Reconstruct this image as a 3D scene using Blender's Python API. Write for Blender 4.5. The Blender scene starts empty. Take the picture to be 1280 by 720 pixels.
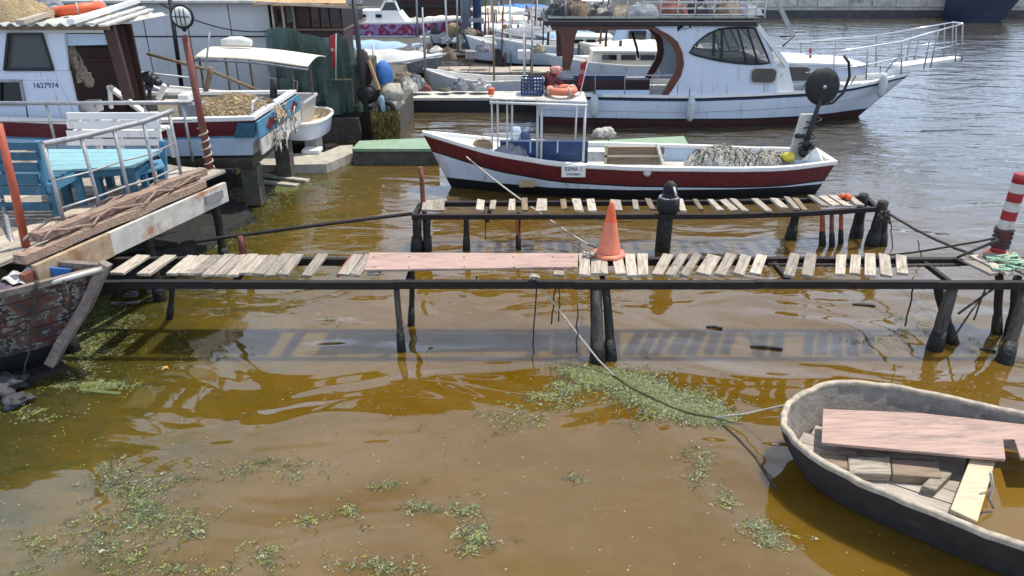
import bpy, math, random
import numpy as np
from mathutils import Vector, Matrix, Euler
random.seed(7)
rng = np.random.default_rng(7)
R = math.radians
SC = bpy.context.scene
COL = SC.collection

# ------------------------------------------------------------ camera
CAM_H, FPX, PITCH = 3.5, 924.0, R(24.4)
cam_d = bpy.data.cameras.new("camera")
cam = bpy.data.objects.new("camera", cam_d)
COL.objects.link(cam)
cam.location = (0, 0, CAM_H)
cam.rotation_euler = (R(90) - PITCH, 0, 0)
cam_d.sensor_width = 36.0
cam_d.lens = 36.0 * FPX / 1280.0
cam_d.clip_start = 0.05
cam_d.clip_end = 2000
SC.camera = cam

# ------------------------------------------------------------ world + sun
SUN_DIR = Vector((0.24, 0.17, 0.74)).normalized()
sun_el = math.asin(SUN_DIR.z)
sun_az = math.atan2(SUN_DIR.x, SUN_DIR.y)       # clockwise from +Y
w = bpy.data.worlds.new("World")
SC.world = w
w.use_nodes = True
nt = w.node_tree
nt.nodes.clear()
wo = nt.nodes.new('ShaderNodeOutputWorld')
bg = nt.nodes.new('ShaderNodeBackground')
sky = nt.nodes.new('ShaderNodeTexSky')
sky.sky_type = 'NISHITA'
sky.sun_disc = False
sky.sun_elevation = sun_el
sky.sun_rotation = sun_az
sky.air_density = 1.0
sky.dust_density = 1.6
sky.ozone_density = 1.0
bg.inputs['Strength'].default_value = 0.12
# thin high cloud spread over the whole sky
tc = nt.nodes.new('ShaderNodeTexCoord')
mp = nt.nodes.new('ShaderNodeMapping'); mp.inputs['Scale'].default_value = (1.6, 1.6, 5.0)
cn = nt.nodes.new('ShaderNodeTexNoise'); cn.inputs['Scale'].default_value = 1.7; cn.inputs['Detail'].default_value = 6
cr = nt.nodes.new('ShaderNodeValToRGB')
cr.color_ramp.elements[0].position = 0.34; cr.color_ramp.elements[0].color = (0.45, 0.45, 0.45, 1)
cr.color_ramp.elements[1].position = 0.66; cr.color_ramp.elements[1].color = (0.95, 0.95, 0.95, 1)
mx = nt.nodes.new('ShaderNodeMix'); mx.data_type = 'RGBA'
mx.inputs[7].default_value = (7.2, 8.6, 11.2, 1)
sz = nt.nodes.new('ShaderNodeSeparateXYZ'); nt.links.new(tc.outputs['Generated'], sz.inputs[0])
zr_ = nt.nodes.new('ShaderNodeMapRange'); zr_.inputs[1].default_value = 0.0; zr_.inputs[2].default_value = 0.6; zr_.inputs[3].default_value = 0; zr_.inputs[4].default_value = 1
nt.links.new(sz.outputs[2], zr_.inputs[0])
hz_ = nt.nodes.new('ShaderNodeMix'); hz_.data_type = 'RGBA'      # haze makes the veil brighter towards the horizon, all round
hz_.inputs[6].default_value = (11.5, 14.6, 20.0, 1); hz_.inputs[7].default_value = (9.2, 10.9, 13.8, 1)
nt.links.new(zr_.outputs[0], hz_.inputs[0]); nt.links.new(hz_.outputs[2], mx.inputs[7])
nt.links.new(tc.outputs['Generated'], mp.inputs[0]); nt.links.new(mp.outputs[0], cn.inputs['Vector'])
nt.links.new(cn.outputs[0], cr.inputs[0])
vf = nt.nodes.new('ShaderNodeMapRange'); vf.inputs[1].default_value = 0.62; vf.inputs[2].default_value = 0.92; vf.inputs[3].default_value = 1.0; vf.inputs[4].default_value = 0.08
nt.links.new(sz.outputs[2], vf.inputs[0])                       # the veil thins out towards a clear zenith
vm = nt.nodes.new('ShaderNodeMath'); vm.operation = 'MULTIPLY'; nt.links.new(cr.outputs[0], vm.inputs[0]); nt.links.new(vf.outputs[0], vm.inputs[1])
nt.links.new(vm.outputs[0], mx.inputs[0])
nt.links.new(sky.outputs[0], mx.inputs[6])
nt.links.new(mx.outputs[2], bg.inputs['Color'])
nt.links.new(bg.outputs[0], wo.inputs[0])

sd = bpy.data.lights.new("sun", 'SUN')
sd.energy = 5.0
sd.angle = R(0.53)
sd.color = (1.0, 0.955, 0.87)
sun = bpy.data.objects.new("sun", sd)
COL.objects.link(sun)
sun.location = (8, 6, 30)
sun.rotation_euler = (-SUN_DIR).to_track_quat('-Z', 'Y').to_euler()

SC.view_settings.view_transform = 'Standard'
SC.view_settings.look = 'None'
SC.view_settings.exposure = 0.0
SC.view_settings.gamma = 1.0
SC.view_settings.use_curve_mapping = False

# ------------------------------------------------------------ pixel -> point helpers (1280x720 picture)
def ray(px, py):
    dx = px - 640.0; dv = 360.0 - py
    return (dx, FPX * math.cos(PITCH) + dv * math.sin(PITCH), -FPX * math.sin(PITCH) + dv * math.cos(PITCH))
def P(px, py, z=0.0):
    d = ray(px, py); t = (z - CAM_H) / d[2]
    return Vector((d[0] * t, d[1] * t, z))
def PY(px, py, Y):
    d = ray(px, py); t = Y / d[1]
    return Vector((d[0] * t, Y, CAM_H + d[2] * t))

# ------------------------------------------------------------ materials
def _n(nt, t, **kw):
    n = nt.nodes.new(t)
    for k, v in kw.items(): setattr(n, k, v)
    return n
def mat(name, col, rough=0.65, var=0.35, scale=9.0, bump=0.25, metal=0.0, dirt=None, dirt_amt=0.5, dscale=2.2,
        grain=False, rnd=0.0, spec=0.5, stretch=(1, 1, 1), bdist=0.004, dst=None):
    m = bpy.data.materials.new(name); m.use_nodes = True
    nt = m.node_tree; b = nt.nodes['Principled BSDF']
    L = nt.links.new
    tc = _n(nt, 'ShaderNodeTexCoord'); oi = _n(nt, 'ShaderNodeObjectInfo')
    off = _n(nt, 'ShaderNodeVectorMath', operation='SCALE'); off.inputs[0].default_value = (37, 61, 23)
    L(oi.outputs['Random'], off.inputs['Scale'])
    add = _n(nt, 'ShaderNodeVectorMath', operation='ADD'); L(tc.outputs['Object'], add.inputs[0]); L(off.outputs[0], add.inputs[1])
    mp = _n(nt, 'ShaderNodeMapping')
    mp.inputs['Scale'].default_value = (0.35, 5, 5) if grain else stretch
    L(add.outputs[0], mp.inputs[0])
    n1 = _n(nt, 'ShaderNodeTexNoise'); n1.inputs['Scale'].default_value = scale; n1.inputs['Detail'].default_value = 8; n1.inputs['Roughness'].default_value = 0.65
    L(mp.outputs[0], n1.inputs['Vector'])
    r1 = _n(nt, 'ShaderNodeValToRGB')
    e = r1.color_ramp.elements
    e[0].position = 0.3; e[1].position = 0.72
    lo = [max(0, c * (1 - var)) for c in col[:3]]; hi = [min(1, c * (1 + var * 0.55)) for c in col[:3]]
    e[0].color = (*lo, 1); e[1].color = (*hi, 1)
    L(n1.outputs[0], r1.inputs[0])
    out = r1.outputs[0]
    if dirt is not None:
        n2 = _n(nt, 'ShaderNodeTexNoise'); n2.inputs['Scale'].default_value = dscale; n2.inputs['Detail'].default_value = 9; n2.inputs['Roughness'].default_value = 0.72
        if dst:
            m2 = _n(nt, 'ShaderNodeMapping'); m2.inputs['Scale'].default_value = dst; L(add.outputs[0], m2.inputs[0]); L(m2.outputs[0], n2.inputs['Vector'])
        else: L(add.outputs[0], n2.inputs['Vector'])
        r2 = _n(nt, 'ShaderNodeValToRGB')
        c = 0.68 - 0.28 * dirt_amt
        r2.color_ramp.elements[0].position = c; r2.color_ramp.elements[1].position = min(1, c + 0.13)
        L(n2.outputs[0], r2.inputs[0])
        mx = _n(nt, 'ShaderNodeMix', data_type='RGBA')
        L(r2.outputs[0], mx.inputs[0]); L(out, mx.inputs[6]); mx.inputs[7].default_value = (*dirt[:3], 1)
        out = mx.outputs[2]
    if rnd:
        hsv = _n(nt, 'ShaderNodeHueSaturation')
        mr = _n(nt, 'ShaderNodeMapRange'); mr.inputs[3].default_value = 1 - rnd; mr.inputs[4].default_value = 1 + rnd * 0.6
        L(oi.outputs['Random'], mr.inputs[0]); L(mr.outputs[0], hsv.inputs['Value']); L(out, hsv.inputs['Color'])
        out = hsv.outputs[0]
    L(out, b.inputs['Base Color'])
    b.inputs['Roughness'].default_value = rough
    b.inputs['Metallic'].default_value = metal
    b.inputs['Specular IOR Level'].default_value = spec
    if bump:
        bp = _n(nt, 'ShaderNodeBump'); bp.inputs['Strength'].default_value = bump; bp.inputs['Distance'].default_value = bdist * 3
        L(n1.outputs[0], bp.inputs['Height']); L(bp.outputs[0], b.inputs['Normal'])
    return m

M = {}
M['plank'] = mat('weathered_plank_wood', (0.46, 0.39, 0.31), 0.85, 0.6, 14, 0.8, grain=True, rnd=0.38, dirt=(0.12, 0.085, 0.06), dirt_amt=0.45, dscale=11)
M['oldwood'] = mat('old_brown_wood', (0.22, 0.155, 0.10), 0.85, 0.5, 10, 0.6, grain=True, rnd=0.2, dirt=(0.07, 0.05, 0.035), dirt_amt=0.4, dscale=6)
M['logwood'] = mat('stripped_log_wood', (0.36, 0.25, 0.18), 0.8, 0.6, 12, 0.9, grain=True, rnd=0.2, dirt=(0.16, 0.09, 0.06), dirt_amt=0.5, dscale=5)
M['pink'] = mat('faded_pink_plywood', (0.43, 0.285, 0.23), 0.8, 0.38, 10, 0.6, grain=True, dirt=(0.25, 0.18, 0.145), dirt_amt=0.6, dscale=4, dst=(.6, 2.2, 1))
M['palewood'] = mat('pale_new_wood', (0.60, 0.47, 0.30), 0.75, 0.3, 10, 0.3, grain=True, dirt=(0.35, 0.26, 0.17), dirt_amt=0.3, dscale=5)
M['rail'] = mat('rusty_dark_steel', (0.018, 0.013, 0.012), 0.75, 0.5, 12, 0.6, dirt=(0.055, 0.022, 0.013), dirt_amt=0.35, dscale=7, metal=0.2)
M['post'] = mat('dark_wet_pile', (0.030, 0.023, 0.019), 0.8, 0.6, 9, 0.9, grain=False, stretch=(4, 4, 0.6), dirt=(0.15, 0.12, 0.09), dirt_amt=0.3, dscale=5, bdist=0.01)
M['greypost'] = mat('grey_bark_pile', (0.10, 0.085, 0.07), 0.85, 0.7, 9, 0.9, stretch=(4, 4, 0.6), dirt=(0.05, 0.04, 0.035), dirt_amt=0.5, dscale=5, bdist=0.01)
M['weedpost'] = mat('weed_slimed_pile', (0.012, 0.012, 0.008), 0.45, 0.6, 25, 0.9, bdist=0.01, dirt=(0.05, 0.06, 0.015), dirt_amt=0.4, dscale=9)
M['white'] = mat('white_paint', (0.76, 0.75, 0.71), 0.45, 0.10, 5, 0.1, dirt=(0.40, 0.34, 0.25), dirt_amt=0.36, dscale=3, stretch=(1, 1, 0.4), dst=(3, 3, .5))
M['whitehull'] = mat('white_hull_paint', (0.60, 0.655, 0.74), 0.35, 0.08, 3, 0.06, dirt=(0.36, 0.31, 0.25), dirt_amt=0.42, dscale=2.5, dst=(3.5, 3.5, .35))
M['dirtywhite'] = mat('dirty_white_paint', (0.55, 0.53, 0.48), 0.6, 0.2, 6, 0.2, dirt=(0.26, 0.20, 0.14), dirt_amt=0.5, dscale=4)
M['bluewhite'] = mat('pale_blue_paint', (0.45, 0.56, 0.68), 0.5, 0.15, 4, 0.1, dirt=(0.3, 0.3, 0.3), dirt_amt=0.25)
M['cream'] = mat('cream_canvas', (0.72, 0.66, 0.53), 0.8, 0.15, 6, 0.3, dirt=(0.42, 0.36, 0.27), dirt_amt=0.3, dscale=3)
M['red'] = mat('oxblood_paint', (0.115, 0.011, 0.016), 0.45, 0.35, 6, 0.15, dirt=(0.16, 0.07, 0.06), dirt_amt=0.22, dscale=5, dst=(2, 2, .5))
M['brightred'] = mat('red_paint', (0.32, 0.014, 0.020), 0.5, 0.25, 8, 0.2, dirt=(0.22, 0.03, 0.03), dirt_amt=0.3, dscale=6)
M['orange'] = mat('orange_plastic', (0.78, 0.125, 0.035), 0.5, 0.2, 7, 0.15, dirt=(0.34, 0.11, 0.07), dirt_amt=0.5, dscale=9, dst=(1.5, 1.5, .6))
M['fadedorange'] = mat('faded_orange_plastic', (0.72, 0.20, 0.11), 0.6, 0.15, 7, 0.1, dirt=(0.30, 0.15, 0.11), dirt_amt=0.55, dscale=9, dst=(1.5, 1.5, .6))
M['black'] = mat('black_paint', (0.010, 0.010, 0.012), 0.5, 0.4, 8, 0.2, dirt=(0.03, 0.026, 0.022), dirt_amt=0.3)
M['rubber'] = mat('black_rubber', (0.012, 0.012, 0.013), 0.7, 0.4, 12, 0.5, dirt=(0.05, 0.045, 0.04), dirt_amt=0.3, dscale=5)
M['navy'] = mat('dark_blue_paint', (0.025, 0.055, 0.14), 0.45, 0.3, 6, 0.1, dirt=(0.05, 0.07, 0.1), dirt_amt=0.3)
M['blue'] = mat('worn_blue_paint', (0.028, 0.110, 0.175), 0.55, 0.25, 9, 0.3, dirt=(0.16, 0.24, 0.30), dirt_amt=0.28, dscale=7, rnd=0.12)
M['skyblue'] = mat('sky_blue_paint', (0.075, 0.23, 0.35), 0.55, 0.2, 8, 0.2, dirt=(0.25, 0.35, 0.4), dirt_amt=0.3, dscale=5)
M['turq'] = mat('faded_turquoise_paint', (0.22, 0.41, 0.43), 0.6, 0.18, 8, 0.3, dirt=(0.22, 0.34, 0.35), dirt_amt=0.4, dscale=6, rnd=0.12)
M['steel'] = mat('galvanised_steel', (0.34, 0.34, 0.34), 0.5, 0.3, 14, 0.15, metal=0.45, dirt=(0.17, 0.11, 0.08), dirt_amt=0.35, dscale=9)
M['chrome'] = mat('polished_steel_tube', (0.70, 0.70, 0.72), 0.22, 0.08, 8, 0.0, metal=0.9)
M['rust'] = mat('rust_brown_steel', (0.20, 0.065, 0.045), 0.8, 0.4, 14, 0.5, dirt=(0.09, 0.035, 0.025), dirt_amt=0.4, dscale=8)
M['redpost'] = mat('orange_red_painted_post', (0.42, 0.085, 0.04), 0.6, 0.3, 9, 0.3, dirt=(0.20, 0.05, 0.03), dirt_amt=0.4, dscale=6)
M['beam'] = mat('white_beam_with_rust', (0.52, 0.49, 0.43), 0.75, 0.3, 6, 0.4, dirt=(0.30, 0.12, 0.04), dirt_amt=0.55, dscale=1.6)
M['concrete'] = mat('pale_concrete', (0.42, 0.38, 0.31), 0.9, 0.35, 7, 0.7, dirt=(0.20, 0.19, 0.11), dirt_amt=0.45, dscale=3, bdist=0.01)
M['darkconc'] = mat('dark_wet_concrete', (0.09, 0.08, 0.065), 0.8, 0.5, 7, 0.8, dirt=(0.05, 0.055, 0.03), dirt_amt=0.5, dscale=3, bdist=0.01)
M['greenpad'] = mat('pale_green_painted_board', (0.23, 0.33, 0.22), 0.75, 0.2, 5, 0.25, dirt=(0.20, 0.27, 0.18), dirt_amt=0.4, dscale=2.5)
M['quay'] = mat('quay_stone', (0.52, 0.49, 0.43), 0.9, 0.4, 2.5, 0.7, dirt=(0.20, 0.19, 0.17), dirt_amt=0.5, dscale=0.8, bdist=0.03)
M['quaydark'] = mat('quay_tidal_band', (0.06, 0.06, 0.065), 0.8, 0.4, 3, 0.6, dirt=(0.10, 0.09, 0.07), dirt_amt=0.4, dscale=1.2, bdist=0.03)
M['ground'] = mat('pale_dusty_ground', (0.33, 0.31, 0.27), 0.95, 0.3, 1.5, 0.5, dirt=(0.16, 0.17, 0.10), dirt_amt=0.5, dscale=0.3, bdist=0.02)
M['mud'] = mat('shade_darkened_mud', (0.016, 0.013, 0.010), 0.75, 0.6, 9, 1.0, dirt=(0.03, 0.032, 0.012), dirt_amt=0.5, dscale=3, bdist=0.03)  # mud colour darkened to carry the shade under pier and wreck
M['wall'] = mat('grey_shed_panel', (0.58, 0.59, 0.60), 0.6, 0.08, 2, 0.1, dirt=(0.46, 0.46, 0.45), dirt_amt=0.4, dscale=1.0, rnd=0.05, stretch=(3, 3, 0.5))
M['roof'] = mat('corrugated_roof_sheet', (0.55, 0.53, 0.47), 0.75, 0.25, 6, 0.3, dirt=(0.28, 0.25, 0.2), dirt_amt=0.45, dscale=4)
M['ply'] = mat('orange_plywood', (0.52, 0.32, 0.15), 0.8, 0.3, 8, 0.3, grain=True, dirt=(0.3, 0.2, 0.12), dirt_amt=0.4, rnd=0.2)
M['brown'] = mat('varnished_brown_wood', (0.115, 0.032, 0.018), 0.4, 0.35, 9, 0.15, stretch=(1, 1, 0.5), dirt=(0.06, 0.02, 0.015), dirt_amt=0.3)
M['doorbrown'] = mat('dull_dark_brown_paint', (0.055, 0.022, 0.016), 0.55, 0.35, 9, 0.2)
M['dkbrown'] = mat('dark_brown_interior', (0.045, 0.018, 0.014), 0.55, 0.35, 9, 0.15)
M['tarpblue'] = mat('blue_tarpaulin', (0.05, 0.19, 0.50), 0.6, 0.25, 8, 0.5, bdist=0.02)
M['tarpwhite'] = mat('white_tarpaulin', (0.56, 0.56, 0.54), 0.65, 0.25, 3, 0.3, bdist=0.02, dirt=(0.25, 0.24, 0.21), dirt_amt=0.5, dscale=3)
M['tarppale'] = mat('pale_blue_tarpaulin', (0.28, 0.42, 0.54), 0.6, 0.2, 3, 0.3, bdist=0.02)
M['greytarp'] = mat('grey_tarpaulin', (0.22, 0.23, 0.25), 0.75, 0.35, 6, 0.6, bdist=0.02, dirt=(0.4, 0.4, 0.38), dirt_amt=0.3)
M['netsand'] = mat('sand_coloured_net', (0.50, 0.37, 0.20), 0.95, 0.45, 40, 1.0, dirt=(0.30, 0.20, 0.10), dirt_amt=0.4, dscale=8, bdist=0.012)
M['netpale'] = mat('pale_fishing_net', (0.60, 0.57, 0.50), 0.95, 0.4, 38, 1.0, dirt=(0.30, 0.40, 0.38), dirt_amt=0.35, dscale=4, bdist=0.012)
M['rope'] = mat('pale_rope', (0.50, 0.46, 0.38), 0.9, 0.4, 60, 0.6)
M['darkrope'] = mat('dark_wet_rope', (0.06, 0.05, 0.04), 0.85, 0.5, 50, 0.6)
M['yellow'] = mat('yellow_plastic', (0.70, 0.55, 0.05), 0.5, 0.2, 8, 0.1)
M['pipewhite'] = mat('dull_white_tube', (0.60, 0.60, 0.58), 0.5, 0.15, 8, 0.1, dirt=(0.35, 0.3, 0.25), dirt_amt=0.35, dscale=8)
M['buoy'] = mat('grey_white_buoy', (0.50, 0.55, 0.55), 0.5, 0.15, 8, 0.1, dirt=(0.30, 0.32, 0.28), dirt_amt=0.4, dscale=6)
M['cloth'] = mat('patterned_cloth', (0.33, 0.27, 0.20), 0.95, 0.5, 30, 0.7, dirt=(0.06, 0.05, 0.04), dirt_amt=0.6, dscale=14, bdist=0.01)
M['leaf'] = mat('tree_leaf', (0.070, 0.115, 0.030), 0.6, 0.5, 1.2, 0.0, rnd=0.25)
M['bark'] = mat('tree_bark', (0.12, 0.09, 0.065), 0.9, 0.4, 8, 0.6)
M['foam'] = mat('white_scrap', (0.70, 0.70, 0.66), 0.8, 0.2, 10, 0.2)
M['autumn'] = mat('dry_leaf', (0.45, 0.27, 0.06), 0.7, 0.3, 12, 0.2)
M['ink'] = mat('dark_blue_lettering', (0.02, 0.03, 0.10), 0.6, 0.1, 10, 0)
M['a1'] = mat('algae_yellow_green', (0.25, 0.27, 0.03), 0.6, 0.4, 20, 0)
M['a2'] = mat('algae_grey_green', (0.11, 0.14, 0.04), 0.55, 0.4, 20, 0)
M['a3'] = mat('algae_dark_green', (0.035, 0.05, 0.016), 0.5, 0.4, 20, 0)
M['a4'] = mat('floating_pale_scraps', (0.38, 0.38, 0.25), 0.6, 0.3, 20, 0)

def glassmat(name, col, alpha=1.0, rough=0.06):
    m = bpy.data.materials.new(name); m.use_nodes = True
    b = m.node_tree.nodes['Principled BSDF']
    b.inputs['Base Color'].default_value = (*col, 1); b.inputs['Roughness'].default_value = rough
    b.inputs['IOR'].default_value = 1.5
    b.inputs['Alpha'].default_value = alpha
    return m
M['glass'] = glassmat('dark_window_glass', (0.015, 0.018, 0.02))
M['bronzeglass'] = glassmat('brown_window_glass', (0.06, 0.05, 0.04))
M['clearglass'] = glassmat('tinted_window_glass', (0.10, 0.12, 0.12), 0.45)

def floral():
    m = mat('floral_print_hull', (0.60, 0.58, 0.60), 0.5, 0.1, 4, 0.0)
    nt = m.node_tree; b = nt.nodes['Principled BSDF']; L = nt.links.new
    tc = _n(nt, 'ShaderNodeTexCoord')
    v = _n(nt, 'ShaderNodeTexVoronoi'); v.inputs['Scale'].default_value = 3.2
    n = _n(nt, 'ShaderNodeTexNoise'); n.inputs['Scale'].default_value = 4.5; n.inputs['Detail'].default_value = 6
    L(tc.outputs['Object'], v.inputs['Vector']); L(tc.outputs['Object'], n.inputs['Vector'])
    a = _n(nt, 'ShaderNodeMath', operation='MULTIPLY'); L(v.outputs['Distance'], a.inputs[0]); L(n.outputs[0], a.inputs[1])
    r = _n(nt, 'ShaderNodeValToRGB')
    e = r.color_ramp.elements
    e[0].position = 0.06; e[0].color = (0.62, 0.50, 0.52, 1); e[1].position = 0.24; e[1].color = (0.13, 0.012, 0.05, 1)
    x = r.color_ramp.elements.new(0.14); x.color = (0.40, 0.06, 0.16, 1)
    x = r.color_ramp.elements.new(0.34); x.color = (0.30, 0.20, 0.40, 1)
    L(a.outputs[0], r.inputs[0]); L(r.outputs[0], b.inputs['Base Color'])
    return m
M['floral'] = floral()
M['bootred'] = mat('dark_antifouling', (.055, .014, .012), .7, .4, 5, .3, dirt=(.03, .025, .02), dirt_amt=.5)

def peeling():
    m = mat('peeling_paint_hull', (0.3, 0.3, 0.3), 0.8, 0.3, 8, 0.8, bdist=0.01)
    nt = m.node_tree; b = nt.nodes['Principled BSDF']; L = nt.links.new
    tc = _n(nt, 'ShaderNodeTexCoord')
    n = _n(nt, 'ShaderNodeTexNoise'); n.inputs['Scale'].default_value = 2.3; n.inputs['Detail'].default_value = 12; n.inputs['Roughness'].default_value = 0.62
    L(tc.outputs['Object'], n.inputs['Vector'])
    r = _n(nt, 'ShaderNodeValToRGB'); r.color_ramp.interpolation = 'CONSTANT'
    e = r.color_ramp.elements
    e[0].position = 0.0; e[0].color = (0.02, 0.12, 0.065, 1); e[1].position = 0.39; e[1].color = (0.22, 0.20, 0.175, 1)
    for p, c in ((0.42, (0.06, 0.045, 0.038)), (0.455, (0.015, 0.10, 0.055)), (0.475, (0.20, 0.185, 0.165)), (0.495, (0.09, 0.04, 0.03)), (0.525, (0.035, 0.03, 0.03)), (0.55, (0.24, 0.22, 0.20)), (0.57, (0.10, 0.075, 0.06)), (0.61, (0.13, 0.035, 0.025)), (0.65, (0.05, 0.045, 0.045)), (0.70, (0.20, 0.185, 0.165))):
        x = e.new(p); x.color = (*c, 1)
    L(n.outputs[0], r.inputs[0]); L(r.outputs[0], b.inputs['Base Color'])
    return m
M['peel'] = peeling()

def meshmat(name, col, alpha_lo=0.55):
    m = mat(name, col, 0.85, 0.4, 5, 0.4, stretch=(2.5, 2.5, 0.5), bdist=0.02)
    nt = m.node_tree; b = nt.nodes['Principled BSDF']; L = nt.links.new
    tc = _n(nt, 'ShaderNodeTexCoord'); n = _n(nt, 'ShaderNodeTexNoise'); n.inputs['Scale'].default_value = 1.6; n.inputs['Detail'].default_value = 4
    L(tc.outputs['Object'], n.inputs['Vector'])
    mr = _n(nt, 'ShaderNodeMapRange'); mr.inputs[1].default_value = 0.3; mr.inputs[2].default_value = 0.7
    mr.inputs[3].default_value = alpha_lo; mr.inputs[4].default_value = 0.97
    L(n.outputs[0], mr.inputs[0]); L(mr.outputs[0], b.inputs['Alpha'])
    return m
M['greennet'] = meshmat('dark_green_shade_net', (0.085, 0.145, 0.125), 0.5)

# ------------------------------------------------------------ object helpers
ROOTS = {}
def tag(o, label=None, cat=None, group=None, kind=None):
    if label: o['label'] = label
    if cat: o['category'] = cat
    if group: o['group'] = group
    if kind: o['kind'] = kind
    return o
def thing(name, label, cat, loc=(0, 0, 0), rz=0.0, group=None):
    o = bpy.data.objects.new(name, None); COL.objects.link(o)
    o.location = loc; o.rotation_euler = (0, 0, rz); o.empty_display_size = 0.1
    tag(o, label, cat, group)
    ROOTS[o.name] = (Matrix.Translation(Vector(loc)) @ Matrix.Rotation(rz, 4, 'Z')).inverted()
    return o

class MB:
    """collects geometry; coordinates are world unless local=True at build"""
    def __init__(s): s.v = []; s.f = []; s.mi = []; s.sm = []
    def add(s, vs, fs, mi=0, smooth=False):
        k = len(s.v); s.v += [tuple(v) for v in vs]
        for f in fs: s.f.append(tuple(i + k for i in f)); s.mi.append(mi); s.sm.append(smooth)
        return s
    def hexa(s, b, t, mi=0):
        return s.add(list(b) + list(t), [(3, 2, 1, 0), (4, 5, 6, 7), (0, 1, 5, 4), (1, 2, 6, 5), (2, 3, 7, 6), (3, 0, 4, 7)], mi)
    def box(s, x0, x1, y0, y1, z0, z1, mi=0):
        return s.hexa([(x0, y0, z0), (x1, y0, z0), (x1, y1, z0), (x0, y1, z0)], [(x0, y0, z1), (x1, y0, z1), (x1, y1, z1), (x0, y1, z1)], mi)
    def bar(s, a, b, wdt, hgt, mi=0, up=(0, 0, 1)):
        a = Vector(a); b = Vector(b); d = (b - a).normalized(); u = Vector(up)
        if abs(d.dot(u)) > 0.98: u = Vector((0, 1, 0))
        sd = d.cross(u).normalized(); u = sd.cross(d).normalized()
        q = lambda p: [p - sd * wdt / 2 - u * hgt / 2, p + sd * wdt / 2 - u * hgt / 2, p + sd * wdt / 2 + u * hgt / 2, p - sd * wdt / 2 + u * hgt / 2]
        return s.hexa(q(a), q(b), mi)
    def tube(s, pts, r, n=8, mi=0, cap=True, closed=False):
        pts = [Vector(p) for p in pts]; m = len(pts)
        rr = r if isinstance(r, (list, tuple)) else [r] * m
        k = len(s.v); prev = None
        for i, p in enumerate(pts):
            if closed: d = pts[(i + 1) % m] - pts[i - 1]
            else: d = pts[min(i + 1, m - 1)] - pts[max(i - 1, 0)]
            d.normalize()
            if prev is None:
                u = Vector((0, 0, 1)) if abs(d.z) < 0.9 else Vector((1, 0, 0))
            else: u = prev
            sd = d.cross(u).normalized(); u = sd.cross(d).normalized(); prev = u
            for j in range(n):
                a = 2 * math.pi * j / n
                s.v.append(tuple(p + (sd * math.cos(a) + u * math.sin(a)) * rr[i]))
        segs = m if closed else m - 1
        for i in range(segs):
            i2 = (i + 1) % m
            for j in range(n):
                s.f.append((k + i * n + j, k + i * n + (j + 1) % n, k + i2 * n + (j + 1) % n, k + i2 * n + j)); s.mi.append(mi); s.sm.append(True)
        if cap and not closed:
            s.f.append(tuple(k + j for j in range(n))[::-1]); s.mi.append(mi); s.sm.append(False)
            s.f.append(tuple(k + (m - 1) * n + j for j in range(n))); s.mi.append(mi); s.sm.append(False)
        return s
    def lathe(s, base, prof, n=20, mi=0, axis=(0, 0, 1), mis=None):
        base = Vector(base); ax = Vector(axis).normalized()
        u = Vector((1, 0, 0)) if abs(ax.x) < 0.9 else Vector((0, 1, 0))
        sd = ax.cross(u).normalized(); u = sd.cross(ax)
        k = len(s.v)
        for (r, h) in prof:
            for j in range(n):
                a = 2 * math.pi * j / n
                s.v.append(tuple(base + ax * h + (sd * math.cos(a) + u * math.sin(a)) * max(r, 1e-4)))
        for i in range(len(prof) - 1):
            for j in range(n):
                s.f.append((k + i * n + j, k + (i + 1) * n + j, k + (i + 1) * n + (j + 1) % n, k + i * n + (j + 1) % n))
                s.mi.append(mis[i] if mis else mi); s.sm.append(True)
        return s
    def prism(s, poly, d, mi=0):
        """poly: list of points, extruded by vector d"""
        d = Vector(d); n = len(poly); a = [Vector(p) for p in poly]; b = [p + d for p in a]
        s.add(a + b, [tuple(range(n))[::-1], tuple(range(n, 2 * n))] + [(i, (i + 1) % n, n + (i + 1) % n, n + i) for i in range(n)], mi)
        return s
    def slab(s, x0, y0, x1, y1, Y, depth, mi=0):
        """box whose near face stands at distance Y over a picture rectangle"""
        a = PY((x0 + x1) / 2, y1, Y); b = PY((x0 + x1) / 2, y0, Y)
        xa = PY(x0, (y0 + y1) / 2, Y).x; xb = PY(x1, (y0 + y1) / 2, Y).x
        return s.box(xa, xb, Y, Y + depth, a.z, b.z, mi)
    def grid(s, fn, nu, nv, mi=0, smooth=True, thick=None):
        k = len(s.v)
        for i in range(nu + 1):
            for j in range(nv + 1): s.v.append(tuple(fn(i / nu, j / nv)))
        for i in range(nu):
            for j in range(nv):
                a = k + i * (nv + 1) + j
                s.f.append((a, a + nv + 1, a + nv + 2, a + 1)); s.mi.append(mi); s.sm.append(smooth)
        return s
    def build(s, name, m, parent=None, local=False, bevel=0.0, solid=0.0):
        me = bpy.data.meshes.new(name)
        vs = s.v
        if parent is not None and not local:
            r = parent
            while r.parent: r = r.parent
            inv = ROOTS[r.name]
            vs = [tuple(inv @ Vector(v)) for v in s.v]
        me.from_pydata(vs, [], s.f)
        ms = m if isinstance(m, list) else [m]
        for x in ms: me.materials.append(M[x] if isinstance(x, str) else x)
        me.polygons.foreach_set('material_index', s.mi)
        me.polygons.foreach_set('use_smooth', s.sm)
        me.update()
        o = bpy.data.objects.new(name, me); COL.objects.link(o)
        if parent is not None: o.parent = parent
        if bevel:
            b = o.modifiers.new('bevel', 'BEVEL'); b.width = bevel; b.segments = 1; b.limit_method = 'ANGLE'
        if solid:
            b = o.modifiers.new('solid', 'SOLIDIFY'); b.thickness = solid; b.offset = 0
        return o
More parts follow.
